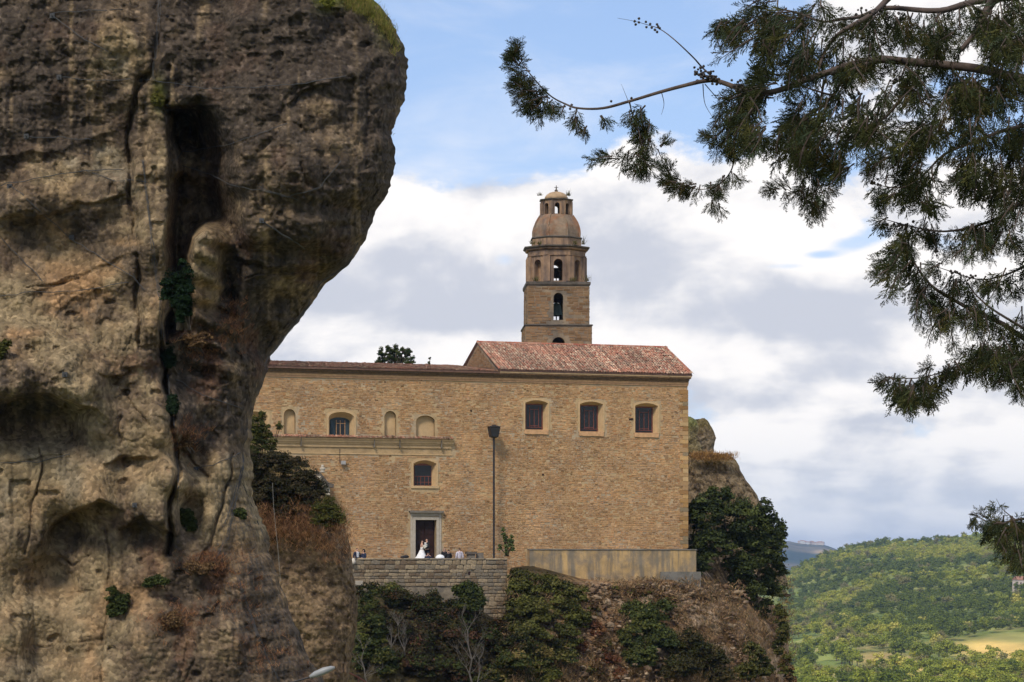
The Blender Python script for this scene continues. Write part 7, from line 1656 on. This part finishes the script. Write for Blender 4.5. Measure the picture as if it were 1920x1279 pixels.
person('bride in long white gown with train standing in the church doorway', 791, -1.1, .10, 62, 1.70, dress=M_white, hair='bun', arms='hug')
person('groom in black suit and white shirt facing the bride in the doorway', 800.5, -1.15, .10, -70, 1.82, top=M_black, legs=M_black, shirt=M_white, arms='front')
bq = MB(); rg = random.Random(9)
bc = WP(wu(796.5, -1.5), -1.55, 1.33)
for _ in range(22): c = Vector((rg.gauss(0, .07), rg.gauss(0, .06), rg.gauss(0, .06))); bq.add([c+v*.045 for v in iv], ifc)
bo = empty('bouquet', bc); tag(bo, 'round bouquet of cream flowers held between bride and groom', 'bouquet'); bq.build('flowers', M_flower, bo, smooth=True); MB().tube([(0, 0, 0), (0, 0, -.22)], [.03, .02], 6).build('stems', M_leaf if False else mat('stem_green', (.05, .09, .03)), bo)
person('crouching photographer in navy jacket with his back to us before the couple', 803, -3.4, TF-.18, 170, 1.70, top=M_navy, legs=M_navy, hair='short', arms='front', stoop=.10)
person('taller man in black suit seen from behind, left of the pair by the door', 833.5, -3.0, TF, 195, 1.80, top=M_black, legs=M_black, hair='bald', hair_m=mat('grey_hair', (.12, .10, .09)), arms='front')
person('shorter man in black suit seen from behind, right of the pair by the door', 841, -3.6, TF, 180, 1.68, top=M_black, legs=M_black, hair='short', arms='front')
person('man in pale lilac shirt with dark hair seen from behind near the stone pillar', 861.5, -3.4, TF, 180, 1.78, top=M_lilac, legs=M_navy, hair='short', arms='down')
person('man in open navy jacket and white shirt at the left end of the terrace', 669.5, -3.2, TF, 10, 1.76, top=M_navy, legs=M_navy, shirt=M_white, hair='short', arms='down')
person('woman with dark curly hair and dark dress at the left end of the terrace', 682, -3.4, TF, -60, 1.66, dress=M_navy, hair='curly', arms='fold')
# white parasol-like tulle behind the parapet, dark bundle, pale bag
tl = MB(); pf = [(.02, .24), (.16, .21), (.27, .13), (.31, .04), (.30, -.5)]; vs = []; fs = []
for i, (rr_, z_) in enumerate(pf):
    for k in range(20): w = 2*math.pi*k/20; fo_ = 1+.07*math.sin(w*5+i); vs.append((rr_*math.cos(w)*fo_, rr_*.7*math.sin(w)*fo_, z_))
for i in range(len(pf)-1):
    for k in range(20): fs.append((i*20+k, i*20+(k+1) % 20, (i+1)*20+(k+1) % 20, (i+1)*20+k))
t_ = tl.add(vs, fs).build('white_veil', M_white, None, smooth=True); t_.location = WP(wu(825, -4.0), -4.0, .52); tag(t_, 'bulging white veil fabric just above the parapet right of the door', 'veil')
bd_ = MB().lathe([(.05, 0), (.22, .02), (.27, .12), (.20, .24), (.06, .28)], 10); bd_.v = [(x_*1.2, y_*.8, z_*.7*(1+.2*math.sin(x_*9))) for x_, y_, z_ in bd_.v]
b_ = bd_.build('bag', M_black, None, smooth=True); b_.location = WP(wu(760, TV), TV+.2, ptop+.09); tag(b_, 'dark bag lying on top of the parapet left of the bride', 'bag')
bd_ = MB().lathe([(.04, 0), (.13, .04), (.16, .2), (.10, .38), (.04, .44)], 8).build('bag', mat('cream_bag', (.6, .52, .42)), None, smooth=True); bd_.location = WP(wu(661, TV), TV-.25, ptop-.35); tag(bd_, 'small cream bag at the far left end of the parapet', 'bag')

# every Empty stands at the base of its thing
bpy.context.view_layer.update()
for r in [o for o in COL.objects if o.type == 'EMPTY' and o.parent is None]:
    ch = [c for c in r.children]
    if not ch or r.scale[0] != 1.0: continue
    zs = [(c.matrix_basis @ Vector(b)).z for c in ch if c.type == 'MESH' for b in c.bound_box]
    if not zs: continue
    zmin = min(zs)
    if abs(zmin) > .05:
        for c in ch: c.location.z -= zmin
        r.location.z += zmin
